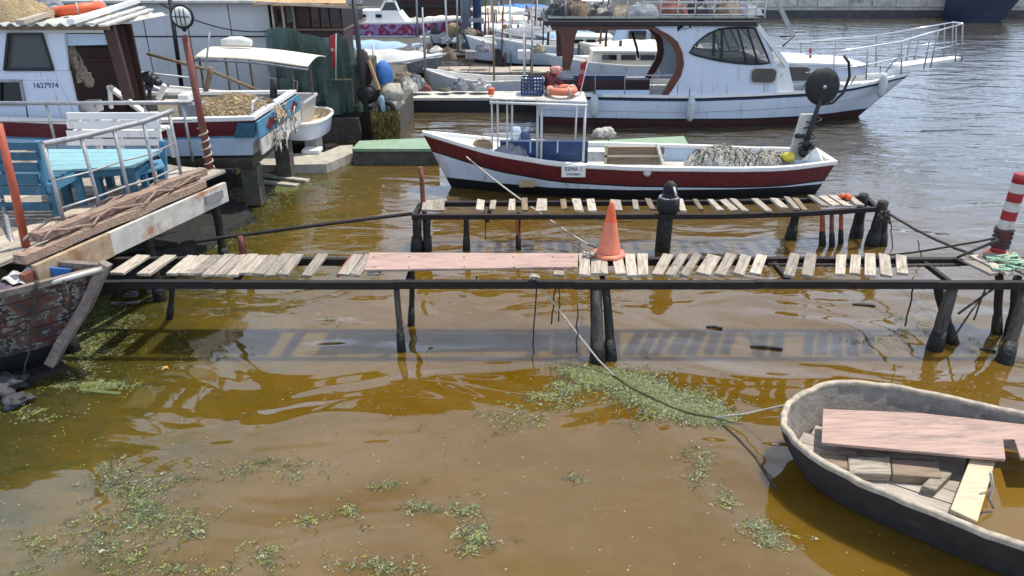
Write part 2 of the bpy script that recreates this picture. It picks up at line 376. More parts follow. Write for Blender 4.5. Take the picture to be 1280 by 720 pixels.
def solo(mb, name, m, label, cat, group=None, kind=None, **kw):
    """a thing that is a single mesh: origin moved to its base"""
    o = mb.build(name, m, None, **kw)
    vs = np.array([v.co[:] for v in o.data.vertices])
    c = Vector(((vs[:, 0].min() + vs[:, 0].max()) / 2, (vs[:, 1].min() + vs[:, 1].max()) / 2, vs[:, 2].min()))
    o.data.transform(Matrix.Translation(-c)); o.location = c
    return tag(o, label, cat, group, kind)
def interp(tab):
    xs = [t[0] for t in tab]; ys = [t[1] for t in tab]
    return lambda u: float(np.interp(u, xs, ys))
def sag(a, b, s, n=14, wob=0.0):
    a = Vector(a); b = Vector(b); out = []
    for i in range(n + 1):
        t = i / n; p = a.lerp(b, t); p.z -= 4 * s * t * (1 - t)
        if wob and 0 < i < n: p += Vector((random.uniform(-wob, wob), random.uniform(-wob, wob), random.uniform(-wob, wob)))
        out.append(p)
    return out
def lettering(txt, size, m, parent, loc_world, rz=0.0, name='lettering', ext=0.002):
    c = bpy.data.curves.new(name, 'FONT'); c.body = txt; c.size = size; c.extrude = ext; c.align_x = 'CENTER'; c.align_y = 'CENTER'
    t = bpy.data.objects.new(name, c); COL.objects.link(t)
    dg = bpy.context.evaluated_depsgraph_get(); dg.update()
    me = bpy.data.meshes.new_from_object(t.evaluated_get(dg)); bpy.data.objects.remove(t)
    W = Matrix.Translation(Vector(loc_world)) @ Matrix.Rotation(rz, 4, 'Z') @ Matrix.Rotation(R(90), 4, 'X')
    r = parent
    while r.parent: r = r.parent
    me.transform(ROOTS[r.name] @ W)
    me.materials.clear(); me.materials.append(M[m])
    o = bpy.data.objects.new(name, me); COL.objects.link(o); o.parent = parent
    return o

# ------------------------------------------------------------ WATER
def water():
    m = bpy.data.materials.new('turbid_harbour_water'); m.use_nodes = True
    nt = m.node_tree; b = nt.nodes['Principled BSDF']; L = nt.links.new
    tc = _n(nt, 'ShaderNodeTexCoord')
    sx = _n(nt, 'ShaderNodeSeparateXYZ'); L(tc.outputs['Object'], sx.inputs[0])
    def noise(scale, st=(1, 1, 1), det=4, rough=0.5, dist=0.0, rot=0.0):
        mp = _n(nt, 'ShaderNodeMapping'); mp.inputs['Scale'].default_value = st; mp.inputs['Rotation'].default_value = (0, 0, rot)
        L(tc.outputs['Object'], mp.inputs[0])
        n = _n(nt, 'ShaderNodeTexNoise'); n.inputs['Scale'].default_value = scale; n.inputs['Detail'].default_value = det
        n.inputs['Roughness'].default_value = rough; n.inputs['Distortion'].default_value = dist
        L(mp.outputs[0], n.inputs['Vector']); return n.outputs[0]
    def mathn(op, a, b_):
        n = _n(nt, 'ShaderNodeMath', operation=op)
        for i, v in enumerate((a, b_)):
            if isinstance(v, (int, float)): n.inputs[i].default_value = v
            else: L(v, n.inputs[i])
        return n.outputs[0]
    def rng_(v, a, b_, c=0.0, d=1.0):
        n = _n(nt, 'ShaderNodeMapRange'); n.inputs[1].default_value = a; n.inputs[2].default_value = b_; n.inputs[3].default_value = c; n.inputs[4].default_value = d
        L(v, n.inputs[0]); return n.outputs[0]
    def mix(f, a, b_):
        n = _n(nt, 'ShaderNodeMix', data_type='RGBA')
        for i, v in ((0, f), (6, a), (7, b_)):
            if isinstance(v, tuple): n.inputs[i].default_value = (*v, 1)
            elif isinstance(v, (int, float)): n.inputs[i].default_value = v
            else: L(v, n.inputs[i])
        return n.outputs[2]
    big = noise(0.55, (1, 1.6, 1), 5, 0.6, 0.6)
    fine = noise(4.0, (1, 2.2, 1), 7, 0.65, 0.8)
    c = mix(rng_(big, 0.35, 0.65), (0.102, 0.053, 0.002), (0.130, 0.074, 0.010))
    c = mix(mathn('MULTIPLY', rng_(fine, 0.45, 0.75), 0.35), c, (0.15, 0.10, 0.035))
    # weed under the surface along the left shore
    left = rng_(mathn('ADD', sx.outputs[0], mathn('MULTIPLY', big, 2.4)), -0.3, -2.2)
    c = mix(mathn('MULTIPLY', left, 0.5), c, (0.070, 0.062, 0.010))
    weed = rng_(noise(2.3, (1, 1.8, 1), 9, 0.7, 0.5), 0.50, 0.62)
    c = mix(mathn('MULTIPLY', mathn('MULTIPLY', weed, left), 0.7), c, (0.035, 0.042, 0.010))
    c = mix(mathn('MULTIPLY', rng_(mathn('ADD', sx.outputs[0], mathn('MULTIPLY', big, 1.2)), -2.3, -3.4), 0.8), c, (0.030, 0.030, 0.008))  # shade beside and under the left pier, painted into the water colour
    speck = rng_(noise(16, (1, 1.6, 1), 6, 0.8, 0.4), 0.60, 0.70)
    c = mix(mathn('MULTIPLY', mathn('MULTIPLY', speck, rng_(left, 0, 1, 0.06, 0.5)), 0.9), c, (0.20, 0.22, 0.07))
    # open basin water is a little greyer
    far = rng_(mathn('ADD', mathn('ADD', sx.outputs[1], mathn('MULTIPLY', sx.outputs[0], 0.6)), mathn('MULTIPLY', big, 6)), 11, 21)
    c = mix(mathn('MULTIPLY', far, 0.8), c, (0.046, 0.046, 0.036))
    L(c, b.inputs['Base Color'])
    b.subsurface_method = 'BURLEY'
    b.inputs['Subsurface Weight'].default_value = 1.0
    b.inputs['Subsurface Radius'].default_value = (1.0, 0.75, 0.45)
    b.inputs['Subsurface Scale'].default_value = 0.14
    b.inputs['Roughness'].default_value = 0.03
    b.inputs['IOR'].default_value = 1.68
    # waves: gentle near, choppier out in the basin
    w1 = noise(0.85, (0.75, 1.4, 1), 2, 0.4, 0.9)
    w2 = noise(2.6, (0.55, 1.6, 1), 3, 0.5, 1.0, 0.15)
    w3 = noise(6.0, (0.6, 1.5, 1), 2, 0.5, 0.8, -0.12)
    openw = rng_(mathn('ADD', mathn('MULTIPLY', sx.outputs[1], 0.8), mathn('MULTIPLY', sx.outputs[0], 0.5)), 8.3, 15.0)
    midw = rng_(sx.outputs[1], 6.4, 8.6)
    h = mathn('MULTIPLY', w1, mathn('ADD', mathn('MULTIPLY', openw, 0.0), 0.064))
    h = mathn('ADD', h, mathn('MULTIPLY', w2, mathn('ADD', mathn('ADD', mathn('MULTIPLY', openw, 0.010), mathn('MULTIPLY', midw, 0.0075)), 0.0012)))
    h = mathn('ADD', h, mathn('MULTIPLY', w3, mathn('ADD', mathn('MULTIPLY', openw, 0.0045), 0.0002)))
    bp = _n(nt, 'ShaderNodeBump'); bp.inputs['Strength'].default_value = 1.0; bp.inputs['Distance'].default_value = 1.0
    L(h, bp.inputs['Height']); L(bp.outputs[0], b.inputs['Normal'])
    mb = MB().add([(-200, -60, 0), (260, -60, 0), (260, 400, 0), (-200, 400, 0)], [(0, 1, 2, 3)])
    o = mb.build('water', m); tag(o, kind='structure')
water()

# ------------------------------------------------------------ FAR QUAY AND LAND
QY = 46.5
def quay():
    mb = MB()
    mb.box(-60, 200, QY, QY + 30, -1.0, 1.05)
    o = mb.build('quay_ground', 'ground'); tag(o, kind='structure')
    q = MB().box(-60, 200, QY - 0.35, QY - 0.004, -1.0, 0.42).build('quay_tidal_wall', 'quaydark'); tag(q, kind='structure')
    kerb = MB().box(-60, 200, QY - 0.45, QY + 0.6, 1.054, 1.12)
    x = 14.0
    k = MB().box(-60, 200, QY - 0.20, QY - 0.003, 0.424, 0.62).build('quay_wall', 'quay'); tag(k, kind='structure')
    while x < 36:
        wd = random.uniform(1.1, 2.3)
        MB().box(x + 0.02, x + wd - 0.02, QY - 0.24, QY - 0.004, 0.64, 1.02 + random.uniform(-0.02, 0.02)).build('stone', 'quay', k, bevel=0.02) if False else None
        b = MB().box(x + 0.02, x + wd - 0.02, QY - 0.30 + random.uniform(-0.03, 0.03), QY - 0.004, 0.624, 1.09 + random.uniform(-0.03, 0.02))
        s = b.build('stone', 'quay'); s.parent = k
        x += wd
    # sloping apron and low parapet behind
    p = MB().box(-60, 200, QY + 6, QY + 6.5, 1.05, 1.75).build('parapet_wall', 'quay'); tag(p, label='low pale stone parapet wall behind the far quay edge', cat='wall')
quay()
ROOTS_LOC = {}

def tree(px, Y, hgt, rad, label, z0=1.05):
    x = PY(px, 5, Y).x
    t = thing('broadleaf_tree', label, 'tree', (x, Y, z0), 0, 'trees beyond the far quay')
    tr = MB(); pts = []
    for i in range(6):
        pts.append((x + random.uniform(-.1, .1) * i * .4, Y + random.uniform(-.1, .1) * i * .4, z0 + hgt * .55 * i / 5))
    tr.tube(pts, [0.2 - 0.022 * i for i in range(6)], 8)
    for k in range(6):
        a = random.uniform(0, 6.28); b = Vector(pts[random.choice((2, 3, 4))])
        tr.tube([b, b + Vector((math.cos(a) * rad * .35, math.sin(a) * rad * .35, hgt * .12)), b + Vector((math.cos(a) * rad * .7, math.sin(a) * rad * .7, hgt * .3))], [0.08, 0.05, 0.025], 6)
    tr.build('trunk', 'bark', t)
    cr = MB(); vs = []; fs = []
    cl = [(x + random.gauss(0, rad * .45), Y + random.gauss(0, rad * .45), z0 + hgt * random.uniform(.18, 1.0), rad * random.uniform(.22, .42)) for _ in range(26)]
    for (cx, cy, cz, r) in cl:
        for _ in range(90):
            d = Vector((random.gauss(0, 1), random.gauss(0, 1), random.gauss(0, 1))).normalized() * r * random.uniform(.5, 1.05)
            c = Vector((cx, cy, cz)) + Vector((d.x, d.y, d.z * .7))
            u = Vector((random.gauss(0, 1), random.gauss(0, 1), random.gauss(0, .6))).normalized(); v = u.cross(Vector((random.gauss(0, 1), random.gauss(0, 1), random.gauss(0, 1)))).normalized()
            s_ = random.uniform(.07, .16)
            k = len(vs); vs += [c - u * s_ * 1.4, c + v * s_, c + u * s_ * 1.4, c - v * s_]; fs.append((k, k + 1, k + 2, k + 3))
    cr.add(vs, fs); cr.build('crown', 'leaf', t)
TL = [(560, 56, 5.2, 2.6, 'dark rounded tree behind the grey pillar'), (628, 54, 4.6, 2.3, 'low green tree behind the heaped tarpaulined boats'),
      (672, 55, 5.0, 2.4, 'bushy green tree above the stern of the white cruiser'), (730, 58, 4.4, 2.5, 'spreading green tree above the cruiser roof'),
      (800, 57, 5.2, 2.4, 'green tree behind the cruiser roof, middle of the row'), (868, 58, 5.6, 2.8, 'taller green tree behind the cruiser roof railing'),
      (925, 60, 5.0, 2.6, 'green tree behind the front of the cruiser roof')]
for a in TL: tree(*a)

def bush(px, Y, r, label, m='leaf'):
    x = PY(px, 5, Y).x
    t = thing('bush', label, 'bush', (x, Y, 1.05), 0, 'bushes on the far quay')
    MB().tube([(x, Y, 1.0), (x + .05, Y, 1.05 + r)], [.06, .03], 6).build('stem', 'bark', t)
    vs = []; fs = []
    cl = [(x + random.gauss(0, r * .5), Y + random.gauss(0, r * .4), 1.15 + r * random.uniform(.1, 1.2), r * random.uniform(.3, .5)) for _ in range(9)]
    for (cx, cy, cz, q_) in cl:
        for _ in range(70):
            d = Vector((random.gauss(0, 1), random.gauss(0, 1), random.gauss(0, 1))).normalized() * q_ * random.uniform(.4, 1.05)
            c = Vector((cx, cy, max(1.1, cz + d.z * .8))) + Vector((d.x, d.y, 0)); s_ = random.uniform(.05, .11)
            u = Vector((random.gauss(0, 1), random.gauss(0, 1), random.gauss(0, .6))).normalized(); v = u.cross(Vector((random.gauss(0, 1), random.gauss(0, 1), random.gauss(0, 1)))).normalized()
            k = len(vs); vs += [c - u * s_ * 1.4, c + v * s_, c + u * s_ * 1.4, c - v * s_]; fs.append((k, k + 1, k + 2, k + 3))
    mb = MB(); mb.add(vs, fs); mb.build('foliage', m, t)
for a in ((612, 48.2, .7, 'round bush on the far quay just right of the grey-blue pillar'), (650, 48.6, 1.0, 'wide bush on the far quay behind the bright blue boat cover'), (684, 48.0, .8, 'bush on the far quay left of the cruiser roof'), (722, 48.8, 1.1, 'large bush on the far quay above the cruiser aft roof'),
          (768, 48.2, .8, 'bush on the far quay above the cruiser cockpit'), (805, 48.6, 1.0, 'bush on the far quay left of the roof railing'), (850, 48.2, .9, 'bush behind the left half of the cruiser roof railing'), (905, 48.4, 1.0, 'bush behind the right half of the cruiser roof railing')): bush(*a)

# low sheds and boats on the hard behind the near marina
def shed_low(px0, px1, py0, py1, Y, depth, wm, rm, label, wins=0, name='waterside_shed'):
    a = PY(px0, py1, Y); b = PY(px1, py0, Y)
    t = thing(name, label, 'shed', ((a.x + b.x) / 2, Y, a.z), 0)
    MB().box(a.x, b.x, Y, Y + depth, a.z - 0.5, b.z - .08).build('wall', wm, t)
    MB().hexa([(a.x - .15, Y - .2, b.z - .08), (b.x + .15, Y - .2, b.z - .08), (b.x + .15, Y + depth, b.z + .25), (a.x - .15, Y + depth, b.z + .25)],
              [(a.x - .15, Y - .2, b.z), (b.x + .15, Y - .2, b.z), (b.x + .15, Y + depth, b.z + .33), (a.x - .15, Y + depth, b.z + .33)]).build('roof', rm, t)
    for i in range(wins):
        x = a.x + (b.x - a.x) * (i + .5) / wins; hw = (b.x - a.x) / wins * .3
        f = MB().box(x - hw - .04, x + hw + .04, Y - .03, Y - .002, a.z + (b.z - a.z) * .35, a.z + (b.z - a.z) * .85).build('window', 'dirtywhite', t)
        MB().box(x - hw, x + hw, Y - .04, Y - .031, a.z + (b.z - a.z) * .40, a.z + (b.z - a.z) * .80).build('pane', 'glass', f)
    return t

# ------------------------------------------------------------ HULLS
def hull(root, L, hb, sheer, zb, rows, mats, rake=0.6, k0=0.25, k1=0.75, n=22, gun=None, gw=0.07, gh=0.05, deckz=None, deckm='white', innerm='white', trake=0.1, t_in=0.05, pw=1.6, name='hull'):
    """rows: ('s',d) below the sheer or ('a',z) absolute, from sheer to keel; mats: one per band. local x stern->bow"""
    us = [i / n for i in range(n + 1)]
    def pt(u, z, side, inset=0.0):
        sh = sheer(u); f = min(1, max(0, (sh - z) / (sh - zb)))
        k = k0 + (k1 - k0) * max(0, (u - .45) / .55) ** 1.3
        h = max(hb(u) * (1 - k * f ** pw) - inset, 0.004)
        x = u * L - rake * f * max(0, (u - .55) / .45) ** 1.5 + trake * (f) * max(0, (.3 - u) / .3) 
        return (x, side * h, z)
    def rowz(r, u): return sheer(u) - r[1] if r[0] == 's' else min(r[1], sheer(u) - .02)
    mb = MB()
    for side in (-1, 1):
        for bi in range(len(rows) - 1):
            for i in range(n):
                u0, u1 = us[i], us[i + 1]
                a = pt(u0, rowz(rows[bi], u0), side); b = pt(u1, rowz(rows[bi], u1), side)
                c = pt(u1, rowz(rows[bi + 1], u1), side); d = pt(u0, rowz(rows[bi + 1], u0), side)
                q = (0, 1, 2, 3) if side > 0 else (3, 2, 1, 0)
                mb.add([a, b, c, d], [q], bi, True)
    for bi in range(len(rows) - 1):
        a = pt(0, rowz(rows[bi], 0), -1); b = pt(0, rowz(rows[bi], 0), 1); c = pt(0, rowz(rows[bi + 1], 0), 1); d = pt(0, rowz(rows[bi + 1], 0), -1)
        mb.add([a, b, c, d], [(0, 1, 2, 3)], bi)
        a = pt(1, rowz(rows[bi], 1), -1); b = pt(1, rowz(rows[bi], 1), 1); c = pt(1, rowz(rows[bi + 1], 1), 1); d = pt(1, rowz(rows[bi + 1], 1), -1)
        mb.add([a, b, c, d], [(3, 2, 1, 0)], bi)
    bot = []
    for i in range(n):
        mb.add([pt(us[i], zb, -1), pt(us[i + 1], zb, -1), pt(us[i + 1], zb, 1), pt(us[i], zb, 1)], [(3, 2, 1, 0)], len(rows) - 2)
    o = mb.build(name, mats, root, local=True)
    # weld so shading is continuous
    wm = o.modifiers.new('weld', 'WELD'); wm.merge_threshold = 0.0008
    if gun:
        g = MB()
        for side in (-1, 1):
            pr = None
            for u in us:
                x, y, z = pt(u, sheer(u), side)
                yi = side * max(abs(y) - gw, 0.002); yo = y + side * .018
                ring = [(x, yo, z - gh * .4), (x, yo, z + gh * .6), (x, yi, z + gh * .6), (x, yi, z - gh * .4)]
                if pr:
                    k = len(g.v); g.add(pr + ring, [(0, 4, 5, 1), (1, 5, 6, 2), (2, 6, 7, 3), (3, 7, 4, 0)] if side < 0 else [(1, 5, 4, 0), (2, 6, 5, 1), (3, 7, 6, 2), (0, 4, 7, 3)])
                else: g.add(ring, [(0, 1, 2, 3)])
                pr = ring
            g.add(pr, [(3, 2, 1, 0)])
        x, y, z = pt(0, sheer(0), 1)
        g.box(x - .02, x + gw, -abs(y) - .018, abs(y) + .018, z - gh * .4 + .002, z + gh * .6 + .002)
        g.build('gunwale', gun, root, local=True)
    if deckz is not None:
        inn = MB()
        dz = (lambda u: deckz(u)) if callable(deckz) else (lambda u: deckz)
        for i in range(n):
            u0, u1 = us[i] + (0.012 if i == 0 else 0), us[i + 1] - (0.012 if i == n - 1 else 0)
            for side in (-1, 1):
                a = pt(u0, sheer(u0) - .01, side, t_in); b = pt(u1, sheer(u1) - .01, side, t_in); c = pt(u1, dz(u1), side, t_in); d = pt(u0, dz(u0), side, t_in)
                inn.add([a, b, c, d], [(3, 2, 1, 0) if side > 0 else (0, 1, 2, 3)], 0)
            inn.add([pt(u0, dz(u0), -1, t_in), pt(u1, dz(u1), -1, t_in), pt(u1, dz(u1), 1, t_in), pt(u0, dz(u0), 1, t_in)], [(0, 1, 2, 3)], 1)
        u0 = 0.012
        inn.add([pt(u0, sheer(u0) - .01, -1, t_in), pt(u0, sheer(u0) - .01, 1, t_in), pt(u0, dz(u0), 1, t_in), pt(u0, dz(u0), -1, t_in)], [(3, 2, 1, 0)], 0)
        inn.build('deck', [innerm, deckm], root, local=True)
    return o, pt

# ------------------------------------------------------------ JETTIES
def plank(root, x0t, x0b, wd, yt, yb, z, th=0.03, m='plank', wob=0.011, name='plank', wt=None):
    """plank laid across two rails, from picture position of its far (top) and near (bottom) ends"""
    wt = wt or wd
    a0 = P(x0t, yt, z); a1 = P(x0t + wt * .93, yt, z); b0 = P(x0b, yb, z); b1 = P(x0b + wd, yb, z)
    ca = (a0 + a1) / 2; cb = (b0 + b1) / 2
    d = cb - ca; Ln = d.length; ang = math.atan2(d.y, d.x)
    wa = (a1 - a0).length * abs(math.cos(ang - math.pi / 2)) or .05; wb = (b1 - b0).length * abs(math.sin(ang)); wa = (a1 - a0).length * abs(math.sin(ang))
    c = (ca + cb) / 2
    h = Ln / 2 + random.uniform(-.025, .035)
    e = lambda: random.uniform(-wob, wob)
    mb = MB()
    zz = th
    tl = random.uniform(-.006, .006)
    mb.hexa([(-h + e(), -wa / 2, 0), (h + e(), -wb / 2, 0), (h + e(), wb / 2, 0), (-h + e(), wa / 2, 0)],
            [(-h + e(), -wa / 2 + e() * .5, zz + tl), (h + e(), -wb / 2 + e() * .5, zz + tl), (h + e(), wb / 2 + e() * .5, zz - tl), (-h + e(), wa / 2 + e() * .5, zz - tl)])
    o = mb.build(name, m, root, local=True, bevel=0.004)
    o.location = (Vector((c.x, c.y, z + random.uniform(.0, .006))) - Vector(root.location)); o.rotation_euler = (random.uniform(-.01, .01), random.uniform(-.012, .012), ang)
    return o

def pile(root, foot, top, r, m='post', name='post', n=9, slime=True, square=False):
    foot = Vector(foot); top = Vector(top)
    pts = []
    lo = foot + (foot - top).normalized() * .5
    for i in range(8):
        p = lo.lerp(top, i / 7)
        if 0 < i < 7: p += Vector((random.uniform(-1, 1), random.uniform(-1, 1), 0)) * r * .12
        pts.append(p)
    mb = MB(); mb.tube(pts, [r * (1.08 - .03 * i + random.uniform(-.05, .05)) for i in range(8)], 4 if square else n)
    o = mb.build(name, m, root)
    if slime:
        d = (top - foot); L_ = d.length
        s_ = MB(); q = [foot - d.normalized() * .1, foot + d * min(.10 / L_, 1), foot + d * min(.2 / L_, 1)]
        s_.tube(q, [r * 1.35, r * 1.22, r * 1.04], 10); s_.build('weed_band', 'weedpost', o)
    return o

DZ = 0.74
JY0, JY1 = 6.25, 6.82
def jetty_near():
    t = thing('plank_jetty', 'long narrow jetty of grey planks on dark rails carrying the traffic cone', 'jetty', (0.5, 6.5, 0))
    # rails: angle iron
    x0 = -4.45; x1 = 5.6
    for (Y, nm) in ((JY0, 'rail'), (JY1, 'rail')):
        mb = MB(); segs = 12
        for i in range(segs):
            a = x0 + (x1 - x0) * i / segs; b = x0 + (x1 - x0) * (i + 1) / segs
            j = .004 * math.sin(i * 1.7)
            mb.box(a + .001, b, Y - .03, Y + .03, DZ - .075 + j, DZ - .004 + j)
        mb.build(nm, 'rail', t)
    # extra pipe lying between rails at the right
    MB().tube([P(960, 331, .70), P(1120, 332, .70), P(1200, 331, .70)], .018, 8).build('pipe', 'greypost', t)
    for xc in (-2.6, -.98, .86, 2.6, 4.1):
        MB().box(xc - .02, xc + .02, JY0 + .03, JY1 - .03, DZ - .075, DZ - .03).build('cross_member', 'rail', t)
    yt, yb = 321.5, 346
    L_ = [(172, 135, 19), (205, 170, 18)]
    bl, tl = 206, 237
    while bl < 352:
        L_.append((tl, bl, 14.6)); bl += 15.6; tl += 14.4
    L_ += [(397, 377, 14), (442, 423, 13), (457, 438, 13), (474, 459, 15), (690, 692, 13), (724, 724, 13.5), (739, 739, 13.5), (752, 753, 7), (765, 769, 13), (781, 783, 13.5), (796, 797, 13.5),
           (828, 814, 14.5), (847, 831, 14), (866, 849, 12), (884, 868, 20), (907, 892, 15), (926, 915, 15), (945, 935, 15),
           (986, 979, 14.5), (1006, 1001, 15), (1045, 1043, 13), (1063, 1061, 13), (1080, 1080, 14), (1098, 1100, 14.5), (1119, 1120, 14.5),
           (1190, 1237, 13), (1206, 1258, 15), (1230, 1282, 16), (1252, 1300, 15)]
    for (a, b, c) in L_: plank(t, a, b, c, yt, yb, DZ)
    plank(t, 439, 421, 3.5, yt, yb, DZ, m='rust', name='strap')
    # piles, from their picture feet at the waterline
    for (fx, fy, tx, ty, r, m) in ((502, 438, 495, 352, .034, 'greypost'), (514, 406, 515, 330, .030, 'post'), (748, 452, 746, 350, .058, 'greypost'), (764, 449, 758, 350, .045, 'post'), (741, 447, 740, 352, .02, 'post'),
                                   (1168, 436, 1192, 352, .062, 'greypost'), (1190, 428, 1177, 330, .05, 'post'), (1246, 416, 1246, 352, .042, 'post'), (1256, 452, 1286, 355, .06, 'greypost'), (1262, 420, 1270, 352, .045, 'post'),
                                   (212, 398, 222, 350, .03, 'post')):
        f = P(fx, fy, 0); tp = PY(tx, ty, min(max(f.y, JY0), JY1)); tp.z = DZ - .09
        pile(t, f, tp, r, m)
    # diagonal brace sticks at the right
    for (a, b) in (((1172, 352), (1232, 356)), ((1196, 395), (1240, 366))):
        pass
    MB().tube([P(1198, 392, .35), P(1226, 372, .45), P(1246, 358, .5)], .013, 6).build('brace', 'greypost', t)
    MB().tube([P(1190, 425, .1), P(1212, 392, .35), P(1232, 366, .5)], .010, 6).build('brace', 'greypost', t)
    return t
jetty_near()

# pink board lying on the jetty
pb = MB()
a, b, c, d = P(456, 340, DZ + .04), P(722, 336, DZ + .04), P(723, 319, DZ + .04), P(462, 318, DZ + .04)
pb.hexa([a, b, c, d], [v + Vector((0, 0, .022)) for v in (a, b, c, d)])
PINK1 = solo(pb, 'pink_board', 'pink', 'long faded pink plywood board lying along the near jetty left of the traffic cone', 'board', bevel=.003)

nl = MB()
for x in (464, 515, 580, 640, 695, 715):
    for y in (321, 334): q = P(x + random.uniform(-4, 4), y, DZ + .064); nl.lathe(q, [(.010, -.004), (.009, .003), (0, .004)], 6)
nlo = nl.build('nail_heads', 'rust'); nlo.data.transform(Matrix.Translation(-PINK1.location)); nlo.parent = PINK1
Z2 = 0.53
def jetty_far():
    t = thing('plank_jetty', 'second jetty with wide gaps between planks, between the cone and the red fishing boat', 'jetty', (1.8, 9.1, 0))
    fr = [P(517, 267.5, Z2), P(700, 267.5, Z2), P(900, 267, Z2), P(1000, 264, Z2), P(1098, 258, Z2)]
    br = [P(526, 252, Z2), P(700, 251, Z2), P(900, 250, Z2), P(1000, 248, Z2), P(1083, 244, Z2)]
    for pts in (fr, br):
        mb = MB()
        for a, b in zip(pts[:-1], pts[1:]): mb.bar(a - Vector((0, 0, .035)), b - Vector((0, 0, .035)), .055, .06)
        mb.build('rail', 'rail', t)
    for a, b in ((fr[0], br[0]), (fr[-1], br[-1])):
        MB().bar(a - Vector((0, 0, .045)), b - Vector((0, 0, .045)), .055, .07).build('cross_member', 'rail', t)
    MB().bar((fr[0] + fr[1]) / 2 - Vector((0, 0, .09)), (br[0] + br[1]) / 2 - Vector((0, 0, .09)), .05, .04).build('cross_member', 'rail', t)
    L_ = [(529, 527, 14), (543, 541, 14), (597, 595, 9.5), (613, 611, 8), (636, 635, 9), (671, 670, 14), (715, 718, 11), (733, 735, 10.5), (762, 764, 14), (790, 792, 7), (845, 849, 9),
          (883, 896, 9), (899, 913, 9), (912, 926, 9), (940, 955, 9)]
    for (a, b, c) in L_: plank(t, a, b, c, 252, 265, Z2)
    for (a, b, c) in [(961, 975, 12), (980, 991, 8)]: plank(t, a, b, c, 250, 262.5, Z2)
    for (a, b, c) in [(1009, 1026, 9.5), (1022, 1040, 9.5), (1035, 1053, 12), (1055, 1070, 11)]: plank(t, a, b, c, 247, 259.5, Z2)
    for (a, b, c) in [(652, 652, 8), (700, 702, 7), (806, 812, 8), (865, 873, 7), (990, 1001, 8)]: plank(t, a, b, c, 251, 264, Z2 - .02, m='oldwood')
    for (fx, fy, r, m) in ((521, 314, .065, 'post'), (534, 313, .05, 'weedpost'), (583, 312, .04, 'post'), (649, 312, .022, 'redpost'), (648, 309, .03, 'post'), (988, 298, .06, 'post'), (1028, 306, .035, 'redpost'), (1040, 308, .03, 'rust'), (1051, 304, .028, 'redpost'),
                           (1070, 296, .07, 'post'), (1090, 306, .075, 'post'), (1102, 306, .055, 'post')):
        f = P(fx, fy, 0)
        tx = {1090: 1102, 1102: 1106, 988: 997, 1070: 1076, 649: 645}.get(fx, fx - (640 - fx) * -.0)
        tp = PY(tx, 262, f.y); tp.z = Z2 - .05 + (.12 if fx in (1090, 1070) else 0)
        pile(t, f, tp, r, m)
    f = P(530, 255, Z2); pile(t, Vector((f.x, f.y, .2)), Vector((f.x - .02, f.y, 1.02)), .035, 'rust', slime=False)
    return t
jetty_far()

# long diagonal bar left of the second jetty with its short stake
t = thing('mooring_rail', 'thin dark diagonal rail running from the left shore to the second jetty', 'rail', (-2.6, 8.2, 0))
MB().tube([P(120, 328, .42), P(235, 303, .46), P(300, 294, .47), P(400, 281, .48), P(515, 267, .5)], .024, 8).build('bar', 'rail', t)
f = P(309, 340, 0); pile(t, f, PY(300, 294, f.y), .045, 'rust')

# ------------------------------------------------------------ TRAFFIC CONE
c0 = P(761, 318, DZ + .04); c0 = Vector((c0.x, c0.y, DZ + .035))
t = thing('traffic_cone', 'faded orange traffic cone standing on the near jetty', 'traffic cone', c0, R(20))
b = MB(); 
n = 8; pr = [(.155 if i % 2 == 0 else .172) for i in range(n)]
b.lathe((0, 0, 0), [(.0, 0), (.165, 0), (.17, .012), (.165, .028), (.12, .036), (.105, .045)], 8)
b.build('base', 'fadedorange', t, local=True)
MB().lathe((0, 0, 0), [(.118, .042), (.098, .13), (.078, .24), (.058, .35), (.040, .45), (.022, .535), (.016, .545), (.0, .547)], 24, mis=[0, 0, 0, 1, 1, 1, 1]).build('cone', ['fadedorange', 'orange'], t, local=True)
sc = MB()
p = Vector((c0.x - .2, c0.y - .05, DZ + .045))
for i in range(7): sc.tube([p + Vector((random.uniform(-.07, .07), random.uniform(-.05, .05), random.uniform(0, .03))) for _ in range(5)], .010, 6)
solo(sc, 'rope_tangle', 'rope', 'grey tangle of rope beside the foot of the traffic cone', 'rope')

# ------------------------------------------------------------ tyre-topped mooring post
f = P(828, 313, 0)
t = thing('mooring_post', 'black mooring post wearing a tyre and a black bag, standing through the second jetty', 'post', (f.x, f.y, 0))
topz = PY(833, 240, f.y).z
MB().tube([(f.x, f.y, -.5), (f.x, f.y, .3), (f.x + .02, f.y, topz)], [.10, .10, .085], 12).build('post', 'weedpost', t)
ty = MB(); cz = PY(830, 254, f.y).z
pts = [(f.x + .02 + .105 * math.cos(a), f.y + .105 * math.sin(a), cz + .01) for a in np.linspace(0, 2 * math.pi, 20, endpoint=False)]
ty.lathe((f.x + .02, f.y, cz - .11), [(.10, 0), (.135, .01), (.145, .08), (.14, .16), (.12, .19), (.085, .185), (.07, .16)], 20)
ty.build('tyre', 'rubber', t)
MB().lathe((f.x + .02, f.y, cz + .078), [(.125, 0), (.118, .012), (.085, .01), (.08, -.01)], 20).build('tyre_rim', 'steel', t)
bg_ = MB()
